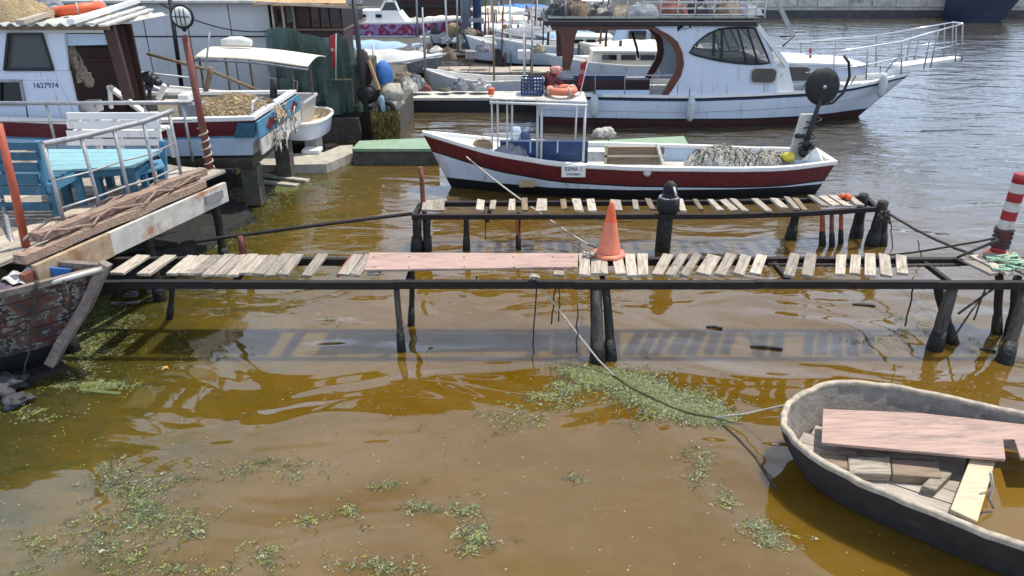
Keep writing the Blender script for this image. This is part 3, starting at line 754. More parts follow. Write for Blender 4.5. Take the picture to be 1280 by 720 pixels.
def blob(mb, c, rx, ry, rz, seed=0, nu=14, nv=10, j=.18, mi=0):
    r_ = random.Random(seed); ph = [r_.uniform(0, 6.28) for _ in range(6)]
    def fn(u, v):
        a = 2 * math.pi * u; b = math.pi * (v - .5)
        k = 1 + j * (math.sin(3 * a + ph[0]) * math.cos(2 * b + ph[1]) + .6 * math.sin(5 * a + ph[2] + 3 * b) + .4 * math.sin(7 * b + ph[3] + 2 * a)) * math.cos(b)
        return (c[0] + rx * k * math.cos(a) * math.cos(b), c[1] + ry * k * math.sin(a) * math.cos(b), c[2] + rz * k * math.sin(b))
    return mb.grid(fn, nu, nv, mi)
tz = PY(832, 237, f.y).z
blob(bg_, (f.x + .03, f.y, tz), .085, .085, .11, 3)
blob(bg_, (f.x + .09, f.y - .02, tz - .07), .04, .05, .05, 5)
bg_.build('bag', 'rubber', t)
MB().tube([(f.x + .05, f.y - .09, tz + .06), (f.x + .07, f.y - .11, tz), (f.x + .09, f.y - .10, tz - .06)], .014, 6).build('strap', 'foam', t)

# ------------------------------------------------------------ red and white pole on the right
f = P(1246, 318, DZ)
t = thing('striped_pole', 'red and white banded pole at the right end of the near jetty', 'pole', (f.x, f.y, DZ))
tp = PY(1278, 217, f.y)
ax = (tp - f); Lp = ax.length
N = 9
for i in range(N):
    k0_, k1_ = i / N, (i + 1) / N
    red = i in (0, 1, 2, 4, 6, 8)
    o = MB().tube([f + ax * k0_, f + ax * k1_], .068, 14, cap=(i in (0, N - 1))).build('band', 'brightred' if red else 'dirtywhite', t)
bd = MB()
for i in range(5):
    c_ = f + ax * (.12 + .05 * i)
    pts = [c_ + Vector((.078 * math.cos(a), .078 * math.sin(a), .012 * math.sin(a * 2 + i))) for a in np.linspace(0, 6.283, 14, endpoint=False)]
    bd.tube(pts, .014, 6, closed=True)
bd.build('rope_binding', 'darkrope', t)
foot = MB().lathe(f - Vector((0, 0, .02)), [(.0, 0), (.12, 0), (.13, .02), (.09, .05), (.07, .055)], 14); foot.build('foot', 'fadedorange', t)
rp = MB()
for i in range(9):
    q = P(1250 + random.uniform(-12, 30), 328 + random.uniform(-8, 14), DZ + .045)
    rp.tube([q + Vector((random.uniform(-.12, .12), random.uniform(-.05, .05), random.uniform(0, .03))) for _ in range(6)], .011, 6)
solo(rp, 'rope_heap', mat('pale_green_rope', (.35, .55, .38), .9, .4, 40, .4), 'heap of pale green rope at the foot of the striped pole', 'rope')

# ------------------------------------------------------------ ROPES
M['weedrope'] = mat('weedy_rope', (.10, .095, .03), .8, .6, 30, .8)
def rope(pts, r, m, label, name='mooring_rope'):
    return solo(MB().tube(pts, r, 6), name, m, label, 'rope')
rope([P(668, 346, DZ + .03), P(690, 376, .55), P(720, 415, .3), P(748, 450, .1), P(768, 470, .015)], .008, 'rope', 'thin pale rope slanting from the near jetty down into the weed')
rope([P(768, 470, .015), P(790, 485, .01), P(815, 497, .014), P(840, 509, .01), P(862, 516, .014), P(893, 522, .012)], .013, 'weedrope', 'weed-covered stretch of rope lying in the middle of the weed raft')
rope([P(893, 522, .012), P(935, 517, .10), P(965, 510, .25), P(989, 505, .40)], .008, 'rope', 'short pale rope from the weed raft up to the grey dinghy')
rope([P(893, 522, .004), P(920, 545, .004), P(945, 572, .004), P(962, 600, .004), P(972, 612, .003)], .009, 'darkrope', 'dark rope trailing in the water towards the grey dinghy')
rope(sag(PY(583, 196, 11.2), P(735, 306, .25), .05, 12), .012, 'rope', 'pale rope from the bow of the red fishing boat down to the water')
rope(sag(P(735, 306, .25), P(760, 320, DZ), -.02, 6), .010, 'darkrope', 'thin dark rope end reaching the cone on the near jetty')
rope(sag(P(1108, 265, Z2 + .03), P(1232, 324, DZ + .03), .04, 12, .004), .016, 'darkrope', 'knotted dark rope from the end of the second jetty to the striped pole')
rope(sag(P(1246, 297, DZ + .28), P(960, 322, .05), .10, 16, .004), .012, 'darkrope', 'long slack dark rope stretched left from the striped pole over the water')
rope(sag(P(1248, 300, DZ + .25), P(1196, 322, DZ + .03), .0, 4), .014, 'darkrope', 'short dark stay rope from the striped pole to its jetty')
for (x, y0, y1, l) in ((671, 350, 437, 'dark rope hanging from the near jetty below the pale knot'), (695, 350, 405, 'short dark rope hanging beside the pale mooring rope'), (1143, 352, 408, 'dark rope with a weed clump hanging under the near jetty at the right'),
                       (1235, 352, 400, 'thin dark cord hanging between the piles at the right'), (596, 345, 354, 'wire loop hanging under the pink board')):
    a_ = P(x, y0, DZ - .05); e_ = P(x + random.uniform(-4, 3), y1, 0)
    e_ = Vector((a_.x + random.uniform(-.04, .02), a_.y, max(.0, PY(x, y1, a_.y).z)))
    rope(sag(a_, e_, 0, 8, .006), .008, 'darkrope', l, 'hanging_rope')
for (x, y0, y1, l) in ((741, 350, 425, 'dark cord hanging against the left side of the central piles'), (700, 350, 402, 'dark cord with a knot hanging right of the pale mooring rope'), (722, 380, 440, 'thin dark cord dangling into the weed left of the central piles'),
                       (1147, 300, 352, 'dark line hanging behind the near jetty at the right'), (1112, 268, 318, 'dark line hanging from the outer end of the second jetty'), (606, 262, 300, 'thin dark cord under the left part of the second jetty')):
    Yh = P(x, y0 if y0 > 340 else 262, DZ - .05 if y0 > 290 else Z2).y; a_ = PY(x, y0, Yh); e_ = PY(x + random.uniform(-3, 3), y1, Yh); e_.z = max(e_.z, .0)
    rope(sag(a_, e_, 0, 8, .010), .007, 'darkrope', l, 'slack_line')
kn = MB()
q = P(668, 345, DZ + .04)
for i in range(6): kn.tube([q + Vector((random.uniform(-.05, .05), random.uniform(-.04, .02), random.uniform(-.03, .02))) for _ in range(5)], .011, 6)
solo(kn, 'rope_knot', 'rope', 'pale knot of rope tied round the front rail of the near jetty', 'rope')
cl = MB(); q = P(1103, 268, Z2 + .02)
for i in range(7): cl.tube([q + Vector((random.uniform(-.05, .12), random.uniform(-.04, .04), random.uniform(-.12, .05))) for _ in range(5)], .012, 6)
solo(cl, 'rope_knot', 'darkrope', 'black lump of rope tied round the outer end of the second jetty', 'rope')
sr = MB(); q = P(1055, 247, Z2 + .05)
for i in range(4): blob(sr, (q.x + random.uniform(-.07, .07), q.y + random.uniform(-.03, .03), q.z + random.uniform(0, .03)), .04, .03, .03, i)
solo(sr, 'orange_rag', 'orange', 'small orange rag lying on the outer end of the second jetty', 'rag')

# ------------------------------------------------------------ DINGHY (bottom right)
def dinghy():
    t = thing('rowing_dinghy', 'weathered grey round-ended dinghy with loose boards inside, afloat at the lower right', 'boat', (3.1, 4.1, 0))
    ctrl = [(1.955, 4.40), (2.01, 4.16), (2.13, 3.95), (2.38, 3.70), (2.64, 3.48), (2.94, 3.25), (3.30, 3.00), (3.70, 2.76), (4.05, 2.60), (4.28, 2.62), (4.62, 3.10), (4.84, 3.55), (4.82, 3.86),
            (4.45, 4.20), (4.12, 4.42), (3.77, 4.62), (3.36, 4.84), (2.98, 5.00), (2.66, 5.06), (2.40, 4.99), (2.14, 4.80), (2.00, 4.60)]
    def cat(c, n=4):
        out = []; m = len(c)
        for i in range(m):
            p0, p1, p2, p3 = [Vector((*c[(i + k) % m], 0)) for k in (-1, 0, 1, 2)]
            for j in range(n):
                s = j / n
                out.append(.5 * ((2 * p1) + (-p0 + p2) * s + (2 * p0 - 5 * p1 + 4 * p2 - p3) * s * s + (-p0 + 3 * p1 - 3 * p2 + p3) * s ** 3))
        return out
    rim = cat(ctrl); m = len(rim)
    nr = []
    for i in range(m):
        d = (rim[(i + 1) % m] - rim[i - 1]).normalized(); nr.append(Vector((-d.y, d.x, 0)))   # inward (ccw outline)
    cen = sum(rim, Vector()) / m
    if nr[0].dot(cen - rim[0]) < 0: nr = [-v for v in nr]
    RZ = .40
    def loop(inset, z): return [rim[i] + nr[i] * (inset + .005 * math.sin(i * 2.3) + .004 * math.sin(i * .9 + 1)) + Vector((0, 0, z + .004 * math.sin(i * 1.7 + inset * 9))) for i in range(m)]
    def skin(loops, name, mt, close=False):
        mb = MB()
        vs = [v for l in loops for v in l]; fs = []
        for k in range(len(loops) - 1):
            for i in range(m): fs.append((k * m + i, k * m + (i + 1) % m, (k + 1) * m + (i + 1) % m, (k + 1) * m + i))
        if close: fs.append(tuple((len(loops) - 1) * m + i for i in range(m)))
        mb.add(vs, fs, 0, True); return mb.build(name, mt, t)
    skin([loop(.0, RZ - .03), loop(.018, RZ - .10), loop(.075, .19), loop(.17, 0.03), loop(.30, -.10)], 'hull', mat('grey_bare_hull', (.035, .030, .027), .9, .5, 7, .8, dirt=(.075, .065, .055), dirt_amt=.3, dscale=3, bdist=.01))
    skin([loop(.034, RZ - .02), loop(.075, RZ - .14), loop(.125, .19), loop(.15, .14)], 'inner_planking', mat('grey_inner_wood', (.22, .195, .165), .9, .45, 8, .8, dirt=(.10, .085, .07), dirt_amt=.4, dscale=4, bdist=.01))
    skin([loop(-.008, RZ - .035), loop(-.010, RZ - .008), loop(-.002, RZ + .003), loop(.028, RZ + .004), loop(.036, RZ - .006), loop(.038, RZ - .04), loop(-.008, RZ - .036)], 'gunwale', mat('bleached_gunwale_wood', (.44, .37, .28), .85, .5, 16, .7, dirt=(.17, .14, .11), dirt_amt=.35, dscale=9))
    # floor: boards clipped to the outline, thwart, bilge water behind
    ax = Vector((.83, -.555, 0)).normalized(); pe = Vector((.555, .83, 0)).normalized(); o0 = Vector((1.98, 4.42, 0))
    fl = loop(.142, .15)
    def width(s_, side):
        best = 0
        for i in range(m):
            a = fl[i] - o0; b = fl[(i + 1) % m] - o0
            sa, sb = a.dot(ax), b.dot(ax)
            if (sa - s_) * (sb - s_) <= 0 and abs(sa - sb) > 1e-6:
                q = a.lerp(b, (s_ - sa) / (sb - sa)).dot(pe)
                if side * q > side * best or best == 0: best = q if (best == 0 or side * q > side * best) else best
        return best
    TH = 1.12
    lo, hi = -.80, .80
    wb_ = .145; k = lo
    while k < hi:
        a, b = k + .004, min(k + wb_, hi) - .004
        # extents along the axis where both edges stay inside
        s0 = None; s1 = TH
        ss = np.linspace(.0, TH, 60); ok = []
        for s_ in ss:
            w0, w1 = width(s_, -1), width(s_, 1)
            ok.append(w0 <= a and w1 >= b)
        idx = [i for i, v in enumerate(ok) if v]
        if idx:
            s0 = ss[idx[0]]
            A = o0 + ax * s0 + pe * a; B = o0 + ax * s1 + pe * a; C = o0 + ax * s1 + pe * b; D = o0 + ax * s0 + pe * b
            zt = .165 + random.uniform(0, .006)
            mb = MB(); Ln = s1 - s0
            mb.box(0, Ln, 0, b - a, 0, .02)
            ob = mb.build('floorboard', 'floorwood', t, local=True); ob.location = A + Vector((0, 0, zt - .02)) - Vector(t.location); ob.rotation_euler = (0, 0, math.atan2(ax.y, ax.x))
        k += wb_
    # filler floor beneath and bilge water
    mb = MB(); mb.add(loop(.135, .135), [tuple(range(m))]); mb.build('bottom', 'darkbottom', t)
    mb = MB(); w_ = [v for v in loop(.135, .148) if (v - o0).dot(ax) > TH + .05]
    # order of points is kept along the outline
    mb.add(w_, [tuple(range(len(w_)))]); mb.build('bilge_water', 'bilge', t)
    return t, ax, pe, o0
M['floorwood'] = mat('dusty_floorboard', (.42, .37, .31), .9, .45, 12, .6, grain=True, rnd=.15, dirt=(.17, .14, .11), dirt_amt=.35, dscale=6)
M['darkbottom'] = mat('dark_boat_bottom', (.05, .04, .03), .8, .4, 8, .5)
_bm = bpy.data.materials.new('bilge_water'); _bm.use_nodes = True
_b = _bm.node_tree.nodes['Principled BSDF']; _b.inputs['Base Color'].default_value = (.16, .09, .015, 1); _b.inputs['Roughness'].default_value = .03
M['bilge'] = _bm
DG, dax, dpe, do0 = dinghy()
# thwart (across the boat)
mb = MB(); q = [P(1188, 636, .30), P(1222, 652, .30), P(1244, 577, .30), P(1213, 573, .30)]
mb.hexa([v - Vector((0, 0, .03)) for v in q], q); mb.build('thwart', 'palewood', DG, bevel=.004)
mb = MB(); q2 = [q[1] + Vector((-.02, 0, -.035)), q[2] + Vector((-.02, 0, -.035))]
mb.bar(q2[0] - Vector((0, 0, .05)), q2[1] - Vector((0, 0, .05)), .02, .09); mb.build('thwart_riser', 'oldwood', DG)
# loose pink board
q = [P(1027, 553, .33), P(1257, 574, .36), P(1254, 549, .36), P(1268, 549, .36), P(1276, 572, .36), P(1300, 573, .36), P(1305, 533, .36), P(1150, 516, .35), P(1029, 511, .33)]
solo(MB().prism([v - Vector((0, 0, .022)) for v in q], (0, 0, .022)), 'pink_board', 'pink', 'wide faded pink board with a notch, laid inside the grey dinghy', 'board', bevel=.002)
def lump(px4, z0, z1, m, name, label, cat='timber'):
    q = [P(x, y, z1) for x, y in px4]
    return solo(MB().hexa([Vector((v.x, v.y, z0)) for v in q], [v + Vector((random.uniform(-.006, .006), random.uniform(-.006, .006), random.uniform(-.006, .006))) for v in q]), name, m, label, cat, bevel=.006)
M['endwood'] = mat('brown_sawn_wood', (.27, .20, .14), .9, .4, 10, .6, grain=True)
lump([(1062, 590), (1115, 592), (1113, 571), (1060, 570)], .17, .24, 'plank', 'timber_offcut', 'pale square timber piece on the floor of the grey dinghy')
lump([(1116, 593), (1178, 597), (1172, 576), (1114, 573)], .17, .24, 'endwood', 'timber_offcut', 'brown end of split timber beside the pale piece in the dinghy')
lump([(1030, 577), (1061, 586), (1059, 570), (1026, 566)], .17, .22, 'endwood', 'timber_offcut', 'short brown wood scrap at the near side inside the dinghy')
lump([(1151, 607), (1170, 612), (1192, 590), (1172, 585)], .17, .225, 'plank', 'wood_block', 'small grey wood block lying on the dinghy floor', 'wood block')
solo(MB().bar(P(1035, 566, .19), P(1170, 572, .19), .035, .03), 'batten', 'plank', 'thin pale batten lying behind the timber pieces in the dinghy', 'batten')
solo(MB().tube([PY(1238, 590, 3.85), PY(1241, 607, 3.85), PY(1236, 622, 3.84), PY(1242, 635, 3.83)], .01, 6), 'hanging_rope', 'rope', 'frayed rope end hanging from the thwart of the grey dinghy', 'rope')

# ------------------------------------------------------------ RED AND WHITE FISHING BOAT
def fishing_boat():
    CY = 11.72
    bow = PY(528, 166, CY); stx = PY(1031, 200, CY).x
    L_ = stx - bow.x
    t = thing('fishing_boat', 'small open fishing boat with oxblood topsides and white lower hull behind the second jetty', 'boat', (stx, CY, 0), math.pi)
    zm = PY(800, 211, 10.95).z; zs = PY(1028, 203, 11.4).z; zb_ = bow.z
    sheer = interp([(0, zs + .02), (.15, zs - .02), (.45, zm), (.65, zm + .04), (.82, zm + (zb_ - zm) * .4), (1, zb_)])
    hb = interp([(0, .42), (.1, .60), (.25, .74), (.5, .80), (.7, .70), (.85, .44), (.94, .20), (1, .02)])
    rows = [('s', 0), ('s', .035), ('s', .27), ('s', .30), ('a', .17), ('a', -.25)]
    hull(t, L_, hb, sheer, -.25, rows, ['white', 'red', 'black', 'whitehull', 'black'], rake=.55, k0=.28, k1=.85, trake=.30, gun='white', gw=.07, deckz=.26, deckm='dirtywhite', innerm='bluewhite', n=30)
    X = lambda px, Y: PY(px, 200, Y).x
    near = 10.98
    # foredeck
    fd = MB()
    ns = 8
    us = [.74 + .25 * i / ns for i in range(ns + 1)]
    for i in range(ns):
        u0, u1 = us[i], us[i + 1]
        fd.hexa([(u0 * L_, -hb(u0) + .05, sheer(u0) - .05), (u1 * L_, -max(hb(u1) - .05, .005), sheer(u1) - .05), (u1 * L_, max(hb(u1) - .05, .005), sheer(u1) - .05), (u0 * L_, hb(u0) - .05, sheer(u0) - .05)],
                [(u0 * L_, -hb(u0) + .05, sheer(u0) - .02), (u1 * L_, -max(hb(u1) - .05, .005), sheer(u1) - .02), (u1 * L_, max(hb(u1) - .05, .005), sheer(u1) - .02), (u0 * L_, hb(u0) - .05, sheer(u0) - .02)])
    fd.build('foredeck', 'white', t, local=True)
    # side deck strip, coaming and boxes amidships
    MB().slab(632, 177, 730, 194, 11.45, .03).build('dark_panel', 'navy', t)
    for x in (662, 696): MB().slab(x, 176, x + 2, 191, 11.44, .01).build('panel_seam', 'bluewhite', t)
    MB().box(X(625, 11.4), X(735, 11.4), 11.482, 11.60, .30, PY(680, 176, 11.45).z - .02).build('engine_box', 'navy', t)
    MB().box(X(668, 11.2), X(730, 11.2), 11.10, 11.44, .50, zm - .06).build('side_deck', 'dirtywhite', t)
    MB().slab(735, 190, 757, 202, 11.35, .3).build('locker', 'dirtywhite', t)
    # wooden crate-like box with frame
    MB().slab(758, 184, 830, 206, 11.25, .03).build('hatch_board', 'oldwood', t)
    MB().slab(756, 194, 832, 196.5, 11.22, .025).build('hatch_batten', 'palewood', t)
    MB().slab(756, 182, 759, 206, 11.22, .03).build('hatch_post', 'palewood', t)
    MB().bar(PY(821, 180, 11.25), PY(829, 206, 11.1), .05, .03).build('hatch_post', 'dirtywhite', t)
    MB().slab(756, 183, 822, 186, 11.6, .03).build('hatch_batten', 'palewood', t)
    # name plate on the side
    pz = PY(717, 214, 10.955)
    MB().slab(702, 207, 732, 221.5, 10.935, .02).build('name_plate', 'white', t)
    pl = [o for o in t.children if o.name.startswith('name_plate')][0]
    lettering('ESMA 1', .085, 'ink', pl, PY(717, 211.5, 10.93), 0)
    lettering('ISTANBUL', .048, 'ink', pl, PY(717, 218, 10.93), 0)
    # emblem on hull aft
    MB().lathe(PY(809, 216, 10.93), [(.0, 0), (.055, 0), (.06, .01), (.03, .012), (0, .012)], 16, axis=(0, -1, 0)).build('round_emblem', 'dirtywhite', t)
    # exhaust patch
    MB().slab(649, 226, 668, 234, 10.99, .03).build('patch', 'netsand', t)
    # canopy frame and top
    zt = PY(640, 122, 11.3).z
    legs = [(615, 165, 11.55), (622, 165, 11.62), (634, 182, 11.32), (640, 165, 11.62), (672, 190, 11.3), (677, 190, 11.2), (731, 193, 11.15), (720, 165, 11.62)]
    for (x, y, Y) in legs:
        xx = PY(x, 150, Y).x
        MB().tube([(xx, Y, .45), (xx, Y, zt)], .019 if x in (672, 677, 731) else .014, 8).build('canopy_post', 'pipewhite', t)
    MB().hexa([PY(612, 125, 11.1) * 1, PY(734, 129, 11.1), Vector((PY(734, 129, 11.1).x, 11.66, zt)), Vector((PY(612, 125, 11.1).x, 11.66, zt))],
              [v + Vector((0, 0, .03)) for v in (PY(612, 125, 11.1), PY(734, 129, 11.1), Vector((PY(734, 129, 11.1).x, 11.66, zt)), Vector((PY(612, 125, 11.1).x, 11.66, zt)))]).build('canopy_top', 'dirtywhite', t, bevel=.01)
    MB().tube([PY(612, 128, 11.08), PY(734, 132, 11.08)], .02, 8).build('canopy_edge_tube', 'pipewhite', t)
    # bow roller, cleats, rail
    MB().tube([PY(622, 152, 11.9), PY(622, 165, 11.9)], .02, 8).build('bitt', 'rust', t)
    MB().tube([PY(604, 184, 11.62), PY(604, 168, 11.62), PY(650, 168, 11.62), PY(650, 180, 11.62)], .014, 6).build('low_rail', 'pipewhite', t)
    # stern board
    MB().hexa([PY(985, 200, 11.55), PY(1008, 200, 11.55), PY(1008, 200, 11.55) + Vector((0, .06, 0)), PY(985, 200, 11.55) + Vector((0, .06, 0))],
              [PY(1002, 143, 11.55), PY(1020, 143, 11.55), PY(1020, 143, 11.55) + Vector((0, .06, 0)), PY(1002, 143, 11.55) + Vector((0, .06, 0))]).build('stern_board', 'dirtywhite', t)
    MB().hexa([PY(1003, 200, 11.4), PY(1028, 203, 11.4), PY(1031, 199, 11.8), PY(1010, 195, 11.8)], [PY(1012, 183, 11.5), PY(1020, 184, 11.4), PY(1026, 190, 11.8), PY(1014, 182, 11.8)]).build('stern_block', 'white', t)
    return t, zt
FB, canz = fishing_boat()
# cargo on the canopy and in the boat (things of their own)
def basket(px0, py0, px1, py1, Y, m, label, name='plastic_crate', bars=7, rows_=4):
    a = PY(px0, py1, Y); b = PY(px1, py0, Y); d = .30
    t = thing(name, label, 'crate', ((a.x + b.x) / 2, Y + d / 2, a.z))
    MB().box(a.x, b.x, Y, Y + d, a.z, a.z + .02).build('base', m, t)
    for (p0, p1) in (((a.x, Y), (b.x, Y)), ((b.x, Y), (b.x, Y + d)), ((b.x, Y + d), (a.x, Y + d)), ((a.x, Y + d), (a.x, Y))):
        mb = MB(); h = b.z - a.z
        for i in range(bars + 1):
            x = p0[0] + (p1[0] - p0[0]) * i / bars; y = p0[1] + (p1[1] - p0[1]) * i / bars
            mb.tube([(x, y, a.z + .01), (x, y, b.z)], .009, 4)
        for k in range(rows_ + 1):
            z = a.z + .02 + h * .94 * k / rows_
            mb.bar((p0[0], p0[1], z), (p1[0], p1[1], z), .014, .022)
        mb.build('side_panel', m, t)
    return t
basket(652, 100, 679, 119, 11.30, 'navy', 'dark blue plastic crate on the canopy top of the red fishing boat')
# life ring on canopy
def ring(c, Rr, r, m, label, name='life_ring', tilt=0.0, sz=1.0):
    t = thing(name, label, 'life ring', c)
    cc = Vector(c); pts = []
    for a in np.linspace(0, 2 * math.pi, 28, endpoint=False):
        pts.append(cc + Vector((Rr * math.cos(a), Rr * math.sin(a) * sz, r + tilt * math.cos(a) * Rr)))
    MB().tube(pts, r, 10, closed=True).build('ring', m, t)
    for a in (0.5, 2.1, 3.7, 5.2):
        q = cc + Vector((Rr * math.cos(a), Rr * math.sin(a) * sz, r + tilt * math.cos(a) * Rr))
        tg = Vector((-math.sin(a), math.cos(a), 0)); nn = tg.cross(Vector((0, 0, 1)))
        MB().tube([q + nn * (r * 1.08) * math.cos(b_) + Vector((0, 0, 1)) * (r * 1.08) * math.sin(b_) for b_ in np.linspace(0, 6.283, 12, endpoint=False)], .012, 5, closed=True).build('strap', 'dirtywhite', t)
    return t
q = PY(701, 120, 11.5); ring((q.x, 11.38, canz + .045), .19, .055, 'fadedorange', 'faded salmon life ring lying on the canopy of the red fishing boat')
sc = MB(); q = PY(613, 120, 11.5); sc.lathe((q.x + .02, 11.25, canz + .05), [(0, 0), (.045, 0), (.05, .09), (.046, .1), (0, .1)], 12)
solo(sc, 'orange_tub', 'orange', 'small orange tub at the front corner of the fishing boat canopy', 'tub')
# flag bundle and sack on canopy
fl = MB()
def cloth(mb, a, b, c, d, nu=12, nv=8, amp=.03, ph=0.0, mi=0):
    a, b, c, d = map(Vector, (a, b, c, d)); nrm = (b - a).cross(d - a).normalized()
    return mb.grid(lambda u, v: a.lerp(b, u).lerp(d.lerp(c, u), v) + nrm * amp * (math.sin(u * 9 + ph + v * 3) + .5 * math.sin(v * 11 + u * 4)), nu, nv, mi)
def flag(pa, pb, wpx, Y, label):
    """limp red flag with white crescent and star on a stick"""
    t = thing('flag', label, 'flag', PY(pa[0], pa[1], Y))
    A = PY(pa[0], pa[1], Y); B = PY(pb[0], pb[1], Y)
    MB().tube([A, B], .010, 6).build('stick', 'pipewhite', t)
    top = B; bot = A.lerp(B, .25); s_ = PY(pb[0] + wpx, pb[1], Y) - B
    cl_ = MB(); cloth(cl_, bot, bot + s_ * .6, top + s_ + Vector((0, 0, -.05)), top, 10, 14, .012)
    f_ = cl_.build('flag_cloth', 'brightred', t, solid=.003)
    mid = bot.lerp(top, .55) + s_ * .45; w_ = abs(s_.x)
    cr_ = MB()
    n = 14; ro = w_ * .26; ri = w_ * .2
    o_ = [mid + Vector((ro * math.cos(a), -.022, ro * math.sin(a))) for a in np.linspace(.6, 5.68, n)]
    i_ = [mid + Vector((ro * .22 + ri * math.cos(a), -.022, ri * math.sin(a))) for a in np.linspace(.75, 5.53, n)]
    cr_.add(o_ + i_, [(k, k + 1, n + k + 1, n + k) for k in range(n - 1)])
    c2 = mid + Vector((ro * .95, -.022, 0)); sp = []
    for k in range(10):
        rr_ = w_ * (.13 if k % 2 == 0 else .055); sp.append(c2 + Vector((rr_ * math.cos(k * math.pi / 5), 0, rr_ * math.sin(k * math.pi / 5))))
    cr_.add(sp, [tuple(range(10))]); cr_.build('crescent_and_star', 'foam', f_)
    return t
flag((725, 118), (735, 75), -9, 11.45, 'limp red and white flag on a stick above the fishing boat canopy')
sk = MB(); q = PY(688, 118, 11.9); blob(sk, (q.x, 11.58, canz + .17), .12, .10, .14, 4, j=.4)
solo(sk, 'dark_red_bag', 'red', 'dark red bag standing behind the life ring on the canopy', 'bag')
sk = MB(); blob(sk, (q.x + .07, 11.58, canz + .36), .085, .07, .06, 9, j=.35)
solo(sk, 'pink_float', mat('faded_pink_float', (.68, .30, .25), .6), 'round faded pink float resting on top of the dark red bag', 'float')
# nets in the boat
def heap(cx, cy, z0, rx, ry, rz, m, name, label, cat, seed=1, solid_extra=None, j=.2):
    mb = MB()
    def fn(u, v):
        a = 2 * math.pi * u; r_ = v
        h = (1 - r_ ** 2) ** .6 if r_ < 1 else 0
        k = 1 + j * .5 * (math.sin(3 * a + seed) + .5 * math.sin(7 * a + seed * 2))
        return (cx + rx * r_ * k * math.cos(a), cy + ry * r_ * k * math.sin(a), z0 + rz * h * (1 + j * math.sin(5 * r_ * 3 + 2 * a + seed) * .6 + j * .5 * math.sin(9 * a + 8 * r_)))
    from mathutils import noise as NZ
    def fn2(u, v):
        x, y, z = fn(u, v)
        e = 1 if v < 1 else 0
        p = Vector((x * 5, y * 5, seed * 3.1)); q = Vector((x * 14, y * 14, seed * 1.7))
        return (x, y, max(z0, z + e * (rz * .22 * NZ.noise(p) + rz * .10 * NZ.noise(q))))
    mb.grid(fn2, 64, 18)
    return solo(mb, name, m, label, cat)
c_ = PY(905, 195, 11.55)
heap(c_.x, 11.6, .40, .62, .40, .30, 'netpale', 'fishing_net', 'pale heaped fishing net amidships in the red fishing boat', 'fishing net', 3, j=.07)
lines = MB()
for i in range(6):
    x = c_.x - .42 + i * .17
    lines.tube([(x, 11.26, .54), (x + .05, 11.36, .66 - .015 * abs(i - 2)), (x + .12, 11.52, .70 - .02 * abs(i - 2)), (x + .2, 11.70, .66)], .008, 5)
solo(lines, 'net_lines', 'darkrope', 'dark lines running over the pale net heap in the fishing boat', 'rope')
c_ = PY(963, 200, 11.6); heap(c_.x, 11.6, .42, .34, .3, .18, 'netpale', 'fishing_net', 'smaller low net heap near the stern of the red fishing boat', 'fishing net', 8)
c_ = PY(986, 196, 11.4); mb = MB(); blob(mb, (c_.x, 11.40, c_.z + .0), .10, .09, .075, 2, j=.15); solo(mb, 'yellow_float', 'yellow', 'yellow float near the stern of the red fishing boat', 'float')
c_ = PY(603, 182, 11.5); mb = MB()
for i in range(5):
    mb.tube([(c_.x + (.16 - .01 * i) * math.cos(a), 11.5 + (.14 - .01 * i) * math.sin(a), c_.z - .02 + .022 * i) for a in np.linspace(0, 6.283, 18, endpoint=False)], .014, 6, closed=True)
solo(mb, 'coiled_rope', 'netsand', 'tan coil of rope on the foredeck of the red fishing boat', 'rope')
c_ = PY(638, 190, 11.3); heap(c_.x, 11.42, c_.z - .08, .26, .2, .16, 'greytarp', 'dark_cloth', 'dark grey cloth heap in front of the boat cabin panels', 'cloth', 6)
for i, (x, y) in enumerate(((655, 172), (645, 168))):
    c_ = PY(x, y, 12.2); mb = MB(); blob(mb, (c_.x, 12.2, c_.z), .10, .08, .13, 11 + i, j=.25); solo(mb, 'hanging_jacket', 'navy' if i == 0 else 'bluewhite', ('dark blue' if i == 0 else 'pale blue') + ' cloth bundle hung under the fishing boat canopy', 'cloth')

# loose cords draped over the net heaps
from mathutils.bvhtree import BVHTree
def drape(net, n, mats_, seed):
    r_ = random.Random(seed); me = net.data
    bv = BVHTree.FromPolygons([v.co[:] for v in me.vertices], [p.vertices[:] for p in me.polygons])
    xs_ = [v.co.x for v in me.vertices]; ys_ = [v.co.y for v in me.vertices]
    for k, m_ in enumerate(mats_):
        mb = MB()
        for _ in range(n):
            x, y = r_.uniform(min(xs_), max(xs_)) * .85, r_.uniform(min(ys_), max(ys_)) * .85; a = r_.uniform(0, 6.283); pts = []
            for i in range(18):
                h = bv.ray_cast(Vector((x, y, 3)), Vector((0, 0, -1)))[0]
                if h is None: break
                pts.append(h + Vector((0, 0, .006 + .010 * r_.random()))); a += r_.gauss(0, .45); x += math.cos(a) * .04; y += math.sin(a) * .04
            if len(pts) > 3: mb.tube(pts, .0055, 4)
        o = mb.build('loose_cords', m_, None); o.parent = net; o['kind'] = 'stuff'
for o_ in list(bpy.data.objects):
    if o_.name.startswith('fishing_net'): drape(o_, 60, ('rope', 'darkrope', 'netpale'), 5)
